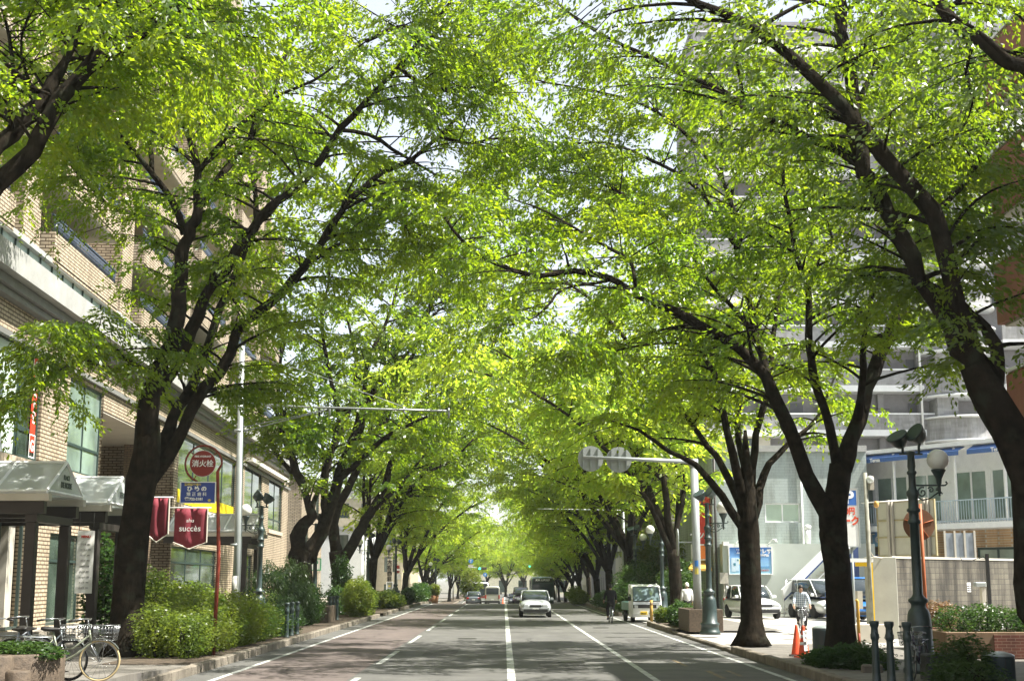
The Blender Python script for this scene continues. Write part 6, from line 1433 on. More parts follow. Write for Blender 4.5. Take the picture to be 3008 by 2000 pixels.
# ------------------------------------------------------------------ people
M_SKIN = mat('skin', (.45, .27, .18), .6, var=.05); M_HAIR = mat('black_hair', (.018, .014, .012), .6)
def skin_mesh(name, verts, edges, radii, m, parent, root=0, lev=1):
    me = bpy.data.meshes.new(name); me.from_pydata([tuple(v) for v in verts], edges, []); me.update()
    o = bpy.data.objects.new(name, me); COL.objects.link(o); o.parent = parent
    md = o.modifiers.new('skin', 'SKIN'); md.use_smooth_shade = True
    if not me.skin_vertices: me.attributes
    sv = me.skin_vertices[0].data if me.skin_vertices else None
    if sv is None:
        bpy.context.view_layer.objects.active = o; o.select_set(True); bpy.ops.object.mode_set(mode='EDIT'); bpy.ops.object.mode_set(mode='OBJECT'); sv = me.skin_vertices[0].data
    for i, r_ in enumerate(radii): sv[i].radius = (r_ if hasattr(r_, '__len__') else (r_, r_)); sv[i].use_root = (i == root)
    s2 = o.modifiers.new('smooth', 'SUBSURF'); s2.levels = lev; s2.render_levels = lev
    me.materials.append(m); return o
def person(label, J, loc, rz, top, bottom, shoe=None, hair=M_HAIR, sleeves=True, headturn=0):
    """J: joints in the local frame, facing -Y. top/bottom: materials"""
    r = thing('person', label, 'person', loc, rz)
    V_ = []; E = []; Rd = []
    def add(p, rr, par=None):
        V_.append(Vector(p)); Rd.append(rr)
        if par is not None: E.append((par, len(V_) - 1))
        return len(V_) - 1
    pel = add(J['pelvis'], (.12, .09)); wst = add(J['waist'], (.11, .08), pel); ch = add(J['chest'], (.13, .095), wst); nk = add(J['neck'], .055, ch)
    hd = Vector(J['head']); h0 = add(hd - Vector((0, 0, .07)), .068, nk); h1 = add(hd, (.078, .092), h0); h2 = add(hd + Vector((0, 0, .065)), (.072, .088), h1)
    add(hd + Vector((0, -.098, -.015)), .016, h1)
    arms = []; legs = []
    for s in 'LR':
        sh = add(J['sh' + s], .06, ch); el = add(J['el' + s], .042, sh); wr = add(J['wr' + s], .028, el)
        d = (Vector(J['wr' + s]) - Vector(J['el' + s])).normalized(); pm = add(Vector(J['wr' + s]) + d * .06, (.038, .018), wr); sg = 1 if s == 'L' else -1
        side = d.cross(Vector((0, 1, 0))); side = side.normalized() if side.length > .1 else Vector((1, 0, 0))
        for k, ln in enumerate((.065, .078, .072, .055)):
            a = Vector(V_[pm]) + side * (.026 - .017 * k) + d * .03; f1 = add(a, .009, pm); f2 = add(a + d * ln * .5 + Vector((0, 0, -.01)), .0085, f1); add(a + d * ln * .75 + Vector((0, 0, -.035)), .007, f2)
        t1 = add(Vector(V_[pm]) + side * .035 * sg + d * -.01, .010, pm); add(V_[t1] + side * .02 * sg + d * .035, .008, t1)
        arms.append((sh, el, wr))
        hp = add(J['hip' + s], .085, pel); kn = add(J['kn' + s], .058, hp); an = add(J['an' + s], .038, kn); add(Vector(J['an' + s]) + Vector((0, -.13, -.05)), .034, an); legs.append((hp, kn, an))
    skin_mesh('body', V_, E, Rd, M_SKIN, r)
    # shirt
    sv = [V_[pel] - Vector((0, 0, .10)), V_[wst], V_[ch], V_[nk] - Vector((0, 0, .01))]; se = [(0, 1), (1, 2), (2, 3)]; sr = [(.180, .142), (.170, .135), (.20, .155), (.085, .085)]
    for (sh, el, wr), s in zip(arms, 'LR'):
        b = len(sv); e2 = V_[wr].lerp(V_[el], .1) if sleeves else V_[el].lerp(V_[sh], .25)
        if sleeves: sv += [V_[sh], V_[el], e2]; sr += [.078, .060, .043]; se += [(2, b), (b, b + 1), (b + 1, b + 2)]
        else: sv += [V_[sh], e2]; sr += [.078, .066]; se += [(2, b), (b, b + 1)]
    skin_mesh('shirt', sv, se, sr, top, r, root=0)
    tv = [V_[pel] + Vector((0, 0, .13)), V_[pel]]; te = [(0, 1)]; tr = [(.150, .118), (.165, .13)]
    for hp, kn, an in legs:
        b = len(tv); tv += [V_[hp], V_[kn], V_[an].lerp(V_[kn], .08)]; tr += [.105, .078, .060]; te += [(1, b), (b, b + 1), (b + 1, b + 2)]
    skin_mesh('trousers', tv, te, tr, bottom, r, root=0)
    for (hp, kn, an) in legs:
        a = V_[an]; mb = MB(); mb.loft([[Vector((a.x + w_ * math.cos(t), a.y + y_, a.z + zc + h_ * math.sin(t))) for t in [2 * math.pi * k / 10 for k in range(10)]] for y_, w_, zc, h_ in ((.07, .03, -.05, .035), (.05, .045, -.04, .05), (-.05, .05, -.05, .045), (-.16, .045, -.065, .03), (-.20, .02, -.07, .015))]); mb.build('shoe', shoe or M_SADDLE, r)
    mb = MB(); rings = []
    for k in range(7):
        t = k / 6 * math.pi * .5; rr_ = math.cos(t); rings.append([Vector((hd.x + .094 * rr_ * math.cos(a), hd.y + .012 + .108 * rr_ * math.sin(a), hd.z + .03 - (.07 if math.sin(a) > .2 else .0) * (1 - k / 6) + .115 * math.sin(t))) for a in [2 * math.pi * j / 16 for j in range(16)]])
    mb.loft(rings); mb.build('hair', hair, r)
    for s_ in (-1, 1): mb = MB().sphere((hd.x + .033 * s_, hd.y - .092, hd.z + .012), .009, 8, 6); mb.build('eye', M_SADDLE, r)
    return r
def plaid():
    m, n, o = new_mat('plaid_shirt'); tc = N(n, 'ShaderNodeTexCoord'); s = N(n, 'ShaderNodeSeparateXYZ'); n.links.new(tc.outputs['Object'], s.inputs[0]); cs = []
    for k in (0, 2):
        a = N(n, 'ShaderNodeMath', operation='MULTIPLY'); a.inputs[1].default_value = 13; n.links.new(s.outputs[k], a.inputs[0]); b = N(n, 'ShaderNodeMath', operation='FRACT'); n.links.new(a.outputs[0], b.inputs[0])
        c = N(n, 'ShaderNodeMath', operation='GREATER_THAN'); c.inputs[1].default_value = .58; n.links.new(b.outputs[0], c.inputs[0]); cs.append(c)
    ad = N(n, 'ShaderNodeMath', operation='ADD'); n.links.new(cs[0].outputs[0], ad.inputs[0]); n.links.new(cs[1].outputs[0], ad.inputs[1]); dv = N(n, 'ShaderNodeMath', operation='MULTIPLY'); dv.inputs[1].default_value = .5; n.links.new(ad.outputs[0], dv.inputs[0])
    p = N(n, 'ShaderNodeBsdfPrincipled'); p.inputs['Roughness'].default_value = .9; n.links.new(ramp(n, dv.outputs[0], [(0, (.60, .65, .70)), (.5, (.33, .40, .47)), (1, (.12, .16, .22))]), p.inputs['Base Color']); n.links.new(p.outputs[0], o.inputs[0]); return m
def ride_joints(zb=0, hunch=.0):
    return dict(pelvis=(0, .32, .93), waist=(0, .28, 1.10), chest=(0, .20, 1.32), neck=(0, .15, 1.50), head=(0, .10, 1.63), shL=(.19, .18, 1.43), shR=(-.19, .18, 1.43), elL=(.27, .02, 1.20), elR=(-.27, .02, 1.20),
        wrL=(.28, -.12, 1.04), wrR=(-.28, -.12, 1.04), hipL=(.10, .30, .88), hipR=(-.10, .30, .88), knL=(.13, -.02, .66), knR=(-.13, .0, .74), anL=(.13, .10, .25), anR=(-.13, .16, .43))
def stand_joints(step=.12, arm=.0):
    return dict(pelvis=(0, 0, .93), waist=(0, 0, 1.08), chest=(0, 0, 1.30), neck=(0, .01, 1.48), head=(0, -.01, 1.60), shL=(.19, 0, 1.40), shR=(-.19, 0, 1.40), elL=(.24, .04, 1.13), elR=(-.24, -.02, 1.13),
        wrL=(.25, -.06 - arm, .90), wrR=(-.25, -.08, .90), hipL=(.09, 0, .88), hipR=(-.09, 0, .88), knL=(.10, -step * .7, .50), knR=(-.10, step * .3, .49), anL=(.10, -step, .09), anR=(-.10, step, .10))
Yc = 50.5; xc_ = XL(2352, Yc)
bicycle('bicycle with a front basket ridden by the man in the plaid shirt', (.3, .32, .33), M_TYRE, True, (xc_, Yc + .1, .03), math.radians(-96), group='bicycles being ridden')
person('cyclist in a pale plaid shirt and dark trousers riding towards the camera across the driveway', ride_joints(), (xc_, Yc + .0, .03), math.radians(-6), plaid(), mat('dark_trousers', (.02, .018, .02), .9))
Yc = 64.5; xc_ = XL(1792, Yc)
bicycle('bicycle ridden away along the right kerb by the person in black', (.25, .27, .30), M_TYRE, False, (xc_, Yc, .0), math.radians(92), group='bicycles being ridden')
person('cyclist dressed all in black riding away along the right kerb', ride_joints(), (xc_, Yc - .0, .0), math.radians(182), mat('black_jacket', (.012, .011, .014), .9), mat('dark_trousers', (0, 0, 0)))
Yc = 60; person('pedestrian in a white shirt and pale cap seen from behind beyond the island shrubs', stand_joints(), (XL(2017, Yc), Yc, .12), math.radians(190), mat('white_shirt', (.78, .78, .74), .9), mat('dark_trousers', (0, 0, 0)), hair=mat('white_cap', (.72, .70, .62), .8))
Yc = 72; person('pedestrian in a white top with a dark shoulder bag on the left pavement', stand_joints(.2), (XL(912, Yc), Yc, .12), math.radians(200), mat('white_shirt', (0, 0, 0)), mat('pale_trousers', (.35, .34, .30), .9))
Yc = 56; person('pedestrian in a dark top behind the near left lamp post', stand_joints(.1), (XL(752, Yc), Yc, .12), math.radians(170), mat('navy_top', (.02, .02, .03), .9), mat('dark_trousers', (0, 0, 0)))
Yc = 176; person('distant person on the left pavement beside the orange planter', stand_joints(), (XL(1252, 140), 140, gz(140) + .1), math.radians(10), mat('navy_top', (0, 0, 0)), mat('dark_trousers', (0, 0, 0)))

# ------------------------------------------------------------------ vehicles (local: front towards +X)
M_CARG = glass_mat('car_glass', (.03, .04, .045), .04); M_BLKP = mat('black_plastic', (.02, .02, .02), .5); M_LAMPG = mat('headlamp_glass', (.55, .57, .58), .1, spec=.9, var=.1, scale=8)
M_REDL = mat('tail_lamp_red', (.35, .015, .01), .25); M_RIMS = mat('wheel_rim', (.35, .36, .37), .35, metal=.6); M_PLW = mat('number_plate_white', (.70, .72, .68), .5); M_PLY = mat('number_plate_yellow', (.75, .52, .03), .5)
def paint(name, c): 
    m = mat(name, c, .22, metal=.15, var=.03, spec=.7); return m
def rring(x, hw, z0, z1, e=3.2, n=20, tum=0.0):
    out = []; c = (z0 + z1) / 2; h = (z1 - z0) / 2
    for k in range(n):
        a = 2 * math.pi * k / n; ca, sa = math.cos(a), math.sin(a); y = math.copysign(abs(ca) ** (2 / e), ca); z = math.copysign(abs(sa) ** (2 / e), sa)
        out.append(Vector((x, y * hw * (1 - tum * max(0, z)), c + z * h)))
    return out
def hring(z, xr_, xf_, hw, n=24, e=5):
    out = []; cx = (xr_ + xf_) / 2; hx_ = (xf_ - xr_) / 2
    for k in range(n):
        a = 2 * math.pi * k / n; ca, sa = math.cos(a), math.sin(a)
        out.append(Vector((cx + math.copysign(abs(ca) ** (2 / e), ca) * hx_, math.copysign(abs(sa) ** (2 / e), sa) * hw, z)))
    return out
def wheels(r, xs, hw, R=.31, W_=.19):
    for x in xs:
        for s_ in (-1, 1):
            M_ = Matrix.Translation((x, s_ * (hw - W_ / 2), R)) @ Matrix.Rotation(math.pi / 2 * -s_, 4, 'X')
            mb = MB().lathe([(R * .62, -W_ / 2), (R - .02, -W_ / 2), (R, -W_ / 2 + .03), (R, W_ / 2 - .03), (R - .02, W_ / 2), (R * .62, W_ / 2)], (0, 0, 0), 22, True, M_); wl = mb.build('wheel', M_TYRE, r)
            mb = MB().lathe([(R * .64, W_ / 2 - .02), (R * .55, W_ / 2 - .03), (R * .2, W_ / 2 - .01), (.001, W_ / 2)], (0, 0, 0), 14, True, M_); mb.build('rim', M_RIMS, wl)
            mb = MB().lathe([(R + .05, 0), (R + .05, .012), (.01, .012)], (0, 0, 0), 22, False, Matrix.Translation((x, s_ * (hw - .012), R + .02)) @ Matrix.Rotation(math.pi / 2 * -s_, 4, 'X')); 
def car(label, loc, rz, m, L=4.3, W_=1.69, H=1.42, stations=None, cab=None, wx=(1.3, -1.25), R=.30, plate=None, ptxt='34-51', name='car', cat='car', rear=False, grille=True):
    r = thing(name, label, cat, loc, rz); hw = W_ / 2
    st = stations or [(-.5, .80, .45, .80), (-.49, .93, .30, .98), (-.44, .98, .22, 1.0), (-.2, 1, .2, .93), (.05, 1, .2, .92), (.2, 1, .2, .93), (.36, .98, .2, .86), (.45, .94, .22, .78), (.485, .88, .26, .70), (.5, .78, .34, .60)]
    mb = MB().loft([rring(x * L, hw * f, z0, z1, tum=.06) for x, f, z0, z1 in st]); mb.build('body', m, r)
    xr0, xf0, zb, xr1, xf1 = cab or (-.40 * L, .20 * L, .88, -.27 * L, .03 * L); tw_ = hw * .80
    mb = MB().loft([hring(zb - .02, xr0, xf0, hw * .94), hring(zb + (H - zb) * .5, (xr0 + xr1) / 2 - .03, (xf0 + xf1) / 2 + .04, hw * .90), hring(H - .05, xr1 - .02, xf1 + .03, tw_ * 1.02)], True); mb.build('windows', M_CARG, r)
    mb = MB().loft([hring(H - .07, xr1 - .05, xf1 + .06, tw_ * 1.05), hring(H - .02, xr1 + .0, xf1 - .0, tw_ * 1.0), hring(H, xr1 + .15, xf1 - .15, tw_ * .8)], True); mb.build('roof', m, r)
    mb = MB()
    for s_ in (-1, 1):
        mb.tube([(xf0 - .06, s_ * hw * .915, zb), ((xf0 + xf1) / 2 + .0, s_ * hw * .875, (zb + H) / 2), (xf1 + .02, s_ * tw_ * .98, H - .06)], .03, 5); mb.tube([(xr0 + .06, s_ * hw * .92, zb), (xr1, s_ * tw_ * .98, H - .06)], .045, 5)
        mb.tube([((xr0 + xf0) / 2 - .1, s_ * hw * .945, zb), ((xr1 + xf1) / 2, s_ * tw_ * 1.03, H - .06)], .035, 5)
    mb.build('pillars', m, r)
    wheels(r, wx, hw, R)
    for s_ in (-1, 1):
        mb = MB().bbox((xf0 - .25, s_ * (hw + .07), zb + .08), (.1, .18, .13), .03); mb.build('mirror', m, r)
        fz = st[-2][3]; mb = MB().bbox((L * .494, s_ * hw * .60, fz - .06), (.10, hw * .36, .13), .03); mb.build('headlight', M_LAMPG, r)
        mb = MB().bbox((-L * .49, s_ * hw * .72, .78), (.08, hw * .36, .2), .03); mb.build('tail_light', M_REDL, r)
    if grille:
        mb = MB().bbox((L * .503, 0, st[-2][3] - .09), (.05, hw * .74, .11), .02); mb.build('grille', M_BLKP, r)
        mb = MB().bbox((L * .506, 0, .36), (.05, W_ * .76, .16), .02); mb.build('bumper_intake', M_BLKP, r); mb = MB().bbox((L * .500, 0, .49), (.07, W_ * .86, .08), .02); mb.build('bumper', m, r)
    sx_ = -1 if rear else 1; xx = sx_ * (L / 2 + .03)
    mb = MB().cbox((xx, 0, .42 if not rear else .62), (.015, .33, .165)); pl = mb.build('number_plate', plate or M_PLW, r)
    text(ptxt, .12, M_BLKP, pl, (xx + sx_ * .008, 0, .40 if not rear else .60), (sx_, 0, 0), bold=.003)
    return r
DN = math.radians(-90); UP_ = math.radians(90)
car('silver saloon driving towards the camera in the lane right of the centre line', (XL(1572, 74.5), 75.5, 0), DN, paint('silver_paint', (.38, .40, .41)))
def at(u, Y, z=None): return (XL(u, Y), Y, gz(Y) if z is None else z)
car('dark saloon with a pale bonnet following far behind the silver car', at(1513, 165), DN, paint('dark_paint', (.03, .04, .06)), ptxt='8-24')
tall = dict(H=1.75, cab=(-2.05, 1.35, 1.0, -1.95, .25))
car('dark people carrier between the silver saloon and the bus', at(1530, 142), DN, paint('wine_paint', (.07, .03, .05)), L=4.5, ptxt='12-07', **tall)
car('grey hatchback driving away down the left lanes', at(1392, 156), UP_, paint('grey_paint', (.13, .15, .18)), L=4.0, H=1.5, cab=(-1.95, .8, .9, -1.6, .1), ptxt='50-12', rear=True, grille=False)
# parked cars on the right lot
car('white hatchback parked in front of the wall sign, half behind the slim trunk', (XL(2216, 70.5), 71.5, .03), math.radians(-82), paint('white_car_paint', (.74, .75, .74)), L=4.1, H=1.52, cab=(-1.95, .85, .92, -1.6, .1), ptxt='77-30', R=.32)
car('pearl white people carrier parked by the blue stair behind the cyclist', (XL(2412, 71), 72, .03), math.radians(-79), paint('white_car_paint', (0, 0, 0)), L=4.6, H=1.80, cab=(-2.2, 1.75, 1.0, -2.1, .7), ptxt='18-66', R=.33)
car('blue small van parked behind the forked tree beside the yellow post', (XL(2525, 66), 67, .03), math.radians(-86), paint('blue_car_paint', (.03, .16, .46)), L=3.9, W_=1.66, H=1.88, cab=(-1.85, 1.55, 1.02, -1.8, 1.0), ptxt='40-15', R=.31)

for o_ in [o for o in COL.objects if o.name.startswith('car') and o.parent is None and 'parked' in o.get('label', '')]: o_.scale = (1.1,) * 3

def boxy(label, loc, rz, m, L, W_, H, name, cat, zb, slope=.35, bus=False, rear_view=False, band=None, dest=None, R=.33, group=None):
    r = thing(name, label, cat, loc, rz); hw = W_ / 2
    st = [(-.5, .96, .34, H - .12), (-.497, .99, .28, H - .03), (-.46, 1, .26, H), (.3, 1, .26, H)]
    st += [(.44, 1, .26, H), (.492, .99, .28, H - .06), (.5, .95, .36, H - .25)] if bus else [(.36, 1, .26, H - .02), (.36 + .05, .99, .26, H - slope), (.45, .98, .26, zb + .1), (.49, .95, .28, zb - .1), (.5, .9, .36, zb - .25)]
    mb = MB().loft([rring(x * L, hw * f, z0, z1, e=7, tum=.05) for x, f, z0, z1 in st]); mb.build('body', m, r)
    for s_ in (-1, 1):
        mb = MB().box(-L * .45, L * .36, s_ * hw * .99 - .01, s_ * hw * .99 + .012, zb, H - .32); mb.build('side_window', M_CARG, r)
        if not bus: mb = MB().bbox((L * .38, s_ * (hw + .1), zb + .15), (.08, .16, .25), .02); mb.build('mirror', M_BLKP, r)
        mb = MB().bbox((-L * .5 - .0, s_ * hw * .87, .95), (.05, .14, .4), .02); mb.build('tail_light', M_REDL, r)
        mb = MB().bbox((L * .497, s_ * hw * .74, .62), (.06, .28, .17), .03); mb.build('headlight', M_LAMPG, r)
    mb = MB().bbox((-L * .5 - .005, 0, (zb + H - .2) / 2 + .03), (.03, W_ * .80, H - .28 - zb), .01); mb.build('rear_window', M_CARG, r)
    if bus:
        mb = MB().bbox((L * .5, 0, 1.62), (.05, W_ * .90, 1.35), .02); mb.build('windscreen', M_CARG, r)
        mb = MB().bbox((L * .502, 0, H - .38), (.06, W_ * .82, .36), .02); ds = mb.build('destination_panel', M_BLKP, r)
        text(dest, .24, M_LETW, ds, (L * .502 + .032, 0, H - .39), (1, 0, 0), bold=.006)
    else:
        mb = MB().add([(L * .365, -hw * .86, H - .12), (L * .365, hw * .86, H - .12), (L * .455, hw * .92, zb + .12), (L * .455, -hw * .92, zb + .12)], [(0, 1, 2, 3)]); ws_ = mb.build('windscreen', M_CARG, r); ws_.location.x = .05
    sx_ = -1 if rear_view else 1; mb = MB().cbox((sx_ * (L / 2 + .02), 0, .62), (.02, .33, .165)); pl = mb.build('number_plate', M_PLW, r); text('21-39', .11, M_BLKP, pl, (sx_ * (L / 2 + .03), 0, .60), (sx_, 0, 0))
    mb = MB().bbox((-L * .5 - .02, 0, .42), (.12, W_ * .96, .22), .03); mb.build('bumper', M_BLKP, r)
    if band: mb = MB().box(-L * .5 - .03, -L * .5 - .022, -hw * .9, hw * .9, .9, 1.15); mb.build('red_stripe', M_SIGNR, r)
    wheels(r, (L * .33, -L * .31), hw, R, .22); return r
boxy('dark green city bus coming up behind the silver saloon with a lit destination panel', at(1590, 152), DN, paint('bus_green', (.06, .09, .08)), 10.5, 2.45, 3.05, 'bus', 'bus', 1.05, bus=True, dest='天神 大濠公園', R=.48)
boxy('cream high-roofed van driving away next to the centre line', at(1447, 156), UP_, paint('cream_paint', (.42, .42, .37)), 4.7, 1.70, 2.1, 'van', 'van', 1.15, rear_view=True)
boxy('white bus with a red stripe driving away ahead of the grey hatchback', at(1412, 190), UP_, paint('white_car_paint', (0, 0, 0)), 9.5, 2.4, 2.95, 'bus', 'bus', 1.15, bus=True, rear_view=True, band=True, dest='回送', R=.45)
# motor scooter rider in orange near the centre line
r = thing('traffic_cone', 'tiny orange cone beyond the crest next to the cream van', 'traffic cone', at(1478, 150)); mb = MB().lathe([(.2, 0), (.2, .04), (.14, .05), (.03, .75), (.001, .76)], n=12); mb.build('cone', M_CONE, r)
# white mini truck
r = thing('mini_truck', 'white mini pickup truck with a yellow number plate parked beyond the worn yellow post', 'truck', (XL(1892, 65), 66.6, .0), math.radians(-86)); L = 3.3; hw = .70
mk = paint('truck_white', (.76, .77, .75))
mb = MB(); prof = [(.55, .25), (1.60, .25), (1.66, .40), (1.66, .78), (1.60, .96), (1.24, 1.62), (1.08, 1.74), (.62, 1.76), (.55, 1.70)]
rings = [[Vector((x if t < 1 else .55 + (x - .55) * .97, y, z if t < 1 else .25 + (z - .25) * .985)) for x, z in prof] for y, t in ((-hw, 1), (-hw + .04, 0), (hw - .04, 0), (hw, 1))]
mb.loft(rings, False); mb.build('cab', mk, r)
mb = MB().add([(1.595 + .022, -.64, .99), (1.595 + .022, .64, .99), (1.262, .60, 1.63), (1.262, -.60, 1.63)], [(0, 1, 2, 3)]); wq = mb.build('windscreen', glass_mat('windscreen_sky', (.16, .22, .23), .05), r)
for s_ in (-1, 1):
    mb = MB().add([(.66, s_ * (hw + .004), 1.02), (1.42, s_ * (hw + .004), 1.02), (1.16, s_ * (hw - .004), 1.58), (.66, s_ * (hw - .004), 1.60)], [(0, 1, 2, 3)]); mb.build('side_window', M_CARG, r)
    mb = MB().bbox((1.668, s_ * .52, .74), (.03, .2, .15), .02); mb.build('headlight', M_LAMPG, r); mb = MB().bbox((1.45, s_ * (hw + .1), 1.1), (.06, .12, .2), .02); mb.build('mirror', M_BLKP, r)
gk = MB(); gk.tube([(1.645, -.65, .98), (1.645, .65, .98), (1.29, .61, 1.645), (1.29, -.61, 1.645), (1.645, -.65, .98)], .018, 5); gk.tube([(1.66, -.3, .98), (1.56, .05, 1.14)], .01, 4); gk.build('windscreen_gasket', M_BLKP, r)
mb = MB().bbox((1.668, 0, .75), (.025, 1.32, .17), .01); mb.build('dark_front_panel', M_BLKP, r)
mb = MB()
for z in (.36, .43, .50): mb.cbox((1.668, .30, z), (.02, .42, .025))
mb.build('grille_slots', M_BLKP, r)
mb = MB().cbox((1.68, -.16, .44), (.015, .33, .165)); pl = mb.build('number_plate', M_PLY, r); text('84-57', .11, M_BLKP, pl, (1.69, -.16, .42), (1, 0, 0), bold=.003)
mb = MB(); mb.box(-1.62, .5, -hw, hw, .55, .62); 
for a in ((-1.62, .5, -hw, -hw + .03, .62, .92), (-1.62, .5, hw - .03, hw, .62, .92), (-1.62, -1.59, -hw + .031, hw - .031, .62, .92), (.47, .5, -hw + .031, hw - .031, .62, 1.3)): mb.box(*a)
mb.build('cargo_bed', mat('bed_teal', (.20, .34, .30), .6), r); wheels(r, (1.15, -1.0), hw - .02, .27, .15)

# ------------------------------------------------------------------ plants
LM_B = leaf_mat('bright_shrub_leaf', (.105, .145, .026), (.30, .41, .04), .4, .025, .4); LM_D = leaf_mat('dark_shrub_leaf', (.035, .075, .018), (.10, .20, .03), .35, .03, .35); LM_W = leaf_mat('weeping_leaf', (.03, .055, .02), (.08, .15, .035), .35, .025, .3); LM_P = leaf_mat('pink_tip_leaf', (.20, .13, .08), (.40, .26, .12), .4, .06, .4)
def bush(name, label, cat, ells, n, leaf, m, seed, group=None, droop=.2, stems=True, kind=None, fill=.55):
    """ells: (x, y, z, rx, ry, rz) in world space"""
    rs = np.random.RandomState(seed); vol = np.array([e[3] * e[4] * e[5] for e in ells]); cnt = (n * vol / vol.sum()).astype(int) + 1; P_ = []
    bx, by = ells[0][0], ells[0][1]; bz = min(e[2] - e[5] for e in ells); bz = max(bz, gz(by) + .1)
    for e, c_ in zip(ells, cnt):
        d = rs.randn(c_, 3); d /= np.linalg.norm(d, axis=1)[:, None]; rr = fill + (1.04 - fill) * rs.rand(c_) ** .7
        lump = 1 + .16 * np.sin(d[:, 0] * 7 + seed) * np.cos(d[:, 2] * 6 + e[0]) + .10 * np.sin(d[:, 1] * 13 + e[1])
        q = d * (rr * lump)[:, None] * np.array(e[3:6]) + np.array(e[:3]); q[:, 2] = np.maximum(q[:, 2], gz(by) + .12 + .05 * rs.rand(c_)); P_.append(q)
    pos = np.concatenate(P_) - np.array([bx, by, bz]); r = thing(name, label, cat, (bx, by, bz), 0, group)
    me = leaf_mesh('foliage', pos, leaf[0], leaf[1], seed, droop=droop, flat=.35); me.materials.append(m); o = bpy.data.objects.new('foliage', me); COL.objects.link(o); o.parent = r
    if stems:
        mb = MB(); rnd = random.Random(seed)
        for e in ells:
            for k in range(3 if e[3] > .3 else 0): mb.tube([(e[0] - bx + rnd.uniform(-.1, .1), e[1] - by + rnd.uniform(-.1, .1), gz(by) + .1 - bz), (e[0] - bx + rnd.uniform(-.3, .3) * e[3], e[1] - by + rnd.uniform(-.3, .3) * e[4], e[2] - bz), (e[0] - bx + rnd.uniform(-.7, .7) * e[3], e[1] - by + rnd.uniform(-.7, .7) * e[4], e[2] - bz + e[5] * .7)], [.02, .014, .006], 5)
        mb.build('stems', M_BARK, r)
    return r
rn = random.Random(77)
def mounds(x0, x1, y0, y1, h0, h1, r_=.6, step=.75):
    out = []; y = y0
    while y <= y1:
        x = x0 + r_ * .7
        while x <= x1 - r_ * .5:
            h = rn.uniform(h0, h1); rr = r_ * rn.uniform(.85, 1.25); out.append((x + rn.uniform(-.1, .1), y + rn.uniform(-.15, .15), .12 + h * .5, rr, rr, h * .55)); x += step
        y += step
    return out
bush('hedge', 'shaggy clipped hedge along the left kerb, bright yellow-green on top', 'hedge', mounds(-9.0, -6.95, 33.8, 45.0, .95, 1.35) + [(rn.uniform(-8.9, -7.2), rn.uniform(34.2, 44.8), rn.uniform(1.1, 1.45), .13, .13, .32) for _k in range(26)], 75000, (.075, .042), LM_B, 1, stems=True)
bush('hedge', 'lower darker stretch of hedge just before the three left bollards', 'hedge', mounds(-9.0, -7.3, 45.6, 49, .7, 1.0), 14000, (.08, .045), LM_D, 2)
bush('shrub', 'pale yellow-green rounded shrub behind the hedge right of the knobbly trunk', 'shrub', [(-10.6, 41, 1.2, 1.0, .9, 1.15), (-9.9, 42.5, 1.0, .8, .8, .95), (-10.9, 43.5, 1.0, 1.1, .9, .9)], 12000, (.10, .055), LM_B, 3, 'shrubs')
bush('shrub', 'large-leaved shrub standing between the canopy posts and the knobbly trunk', 'shrub', [(XL(322, 44), 44, 2.0, .9, .8, 1.3), (XL(318, 44), 44, .9, .8, .8, .8)], 5000, (.16, .09), LM_D, 4, 'shrubs')
bush('shrub', 'loose leafy shrub below the crimson banner', 'shrub', [(XL(545, 45), 45, 1.1, .7, .7, .8), (XL(590, 46), 46, 1.0, .5, .5, .9), (XL(640, 46), 46, .9, .6, .6, .8)], 5000, (.12, .07), LM_B, 5, 'shrubs')
bush('weeping_shrub', 'drooping dark bamboo-like shrub covering the foot of the tuning-fork tree', 'shrub', [(XL(800, 55), 55, 1.4, .95, .9, 1.2), (XL(860, 56), 56, 1.6, .8, .8, 1.2), (XL(880, 57), 57, .9, .8, .8, .8), (XL(820, 54), 54, .8, .9, .8, .7)], 20000, (.17, .03), LM_W, 6, droop=1.4)
bush('shrub', 'small variegated shrub between the left bollards and the stone planter', 'shrub', [(XL(905, 57.5), 57.5, .75, .55, .8, .65), (XL(925, 60), 60, .9, .5, .6, .9)], 6000, (.08, .05), LM_D, 7, 'shrubs')
bush('ivy', 'ivy climbing the foot of the leaning left tree', 'ivy', [(XL(1002, 76), 76, 1.6, .55, .5, 1.7), (XL(985, 75), 75, .9, .5, .5, .8)], 6000, (.13, .07), LM_D, 8, droop=.8)
bush('shrub', 'big round sunlit bush at the kerb beyond the leaning ivy-clad tree', 'shrub', [(XL(1058, 71), 71, .95, .85, 1.6, .95), (XL(1050, 73), 73, 1.3, .6, .8, .8)], 14000, (.10, .055), LM_B, 9, 'shrubs')
bush('shrub', 'low bright bush around the thin young tree by the vertical dentist sign', 'shrub', [(XL(1140, 92), 92, .7, .9, 1.8, .6), (XL(1160, 94), 94, .6, .7, 1.2, .5)], 9000, (.13, .07), LM_B, 10, 'shrubs')
bush('shrub', 'small glossy shrub at the foot of the third far left tree', 'shrub', [(XL(1199, 106), 106, .7, .55, .8, .65)], 3000, (.15, .08), LM_D, 11, 'shrubs')
bush('shrub', 'dark hedge-like shrub further down the left kerb', 'shrub', [(XL(1228, 116), 116, .85, .75, 3, .85), (XL(1244, 119), 119, .9, .6, 2, .8)], 7000, (.16, .08), LM_D, 12, 'shrubs')
bush('potted_plant', 'bright leafy plant in an orange-brown tub past the crest on the left', 'plant', [(XL(1274, 128), 128, gz(128) + 1.25, .55, .55, .55)], 1500, (.22, .08), LM_B, 13)
bpy.data.objects  # tub of the plant
pt = [o for o in COL.objects if o.name.startswith('potted_plant')][0]
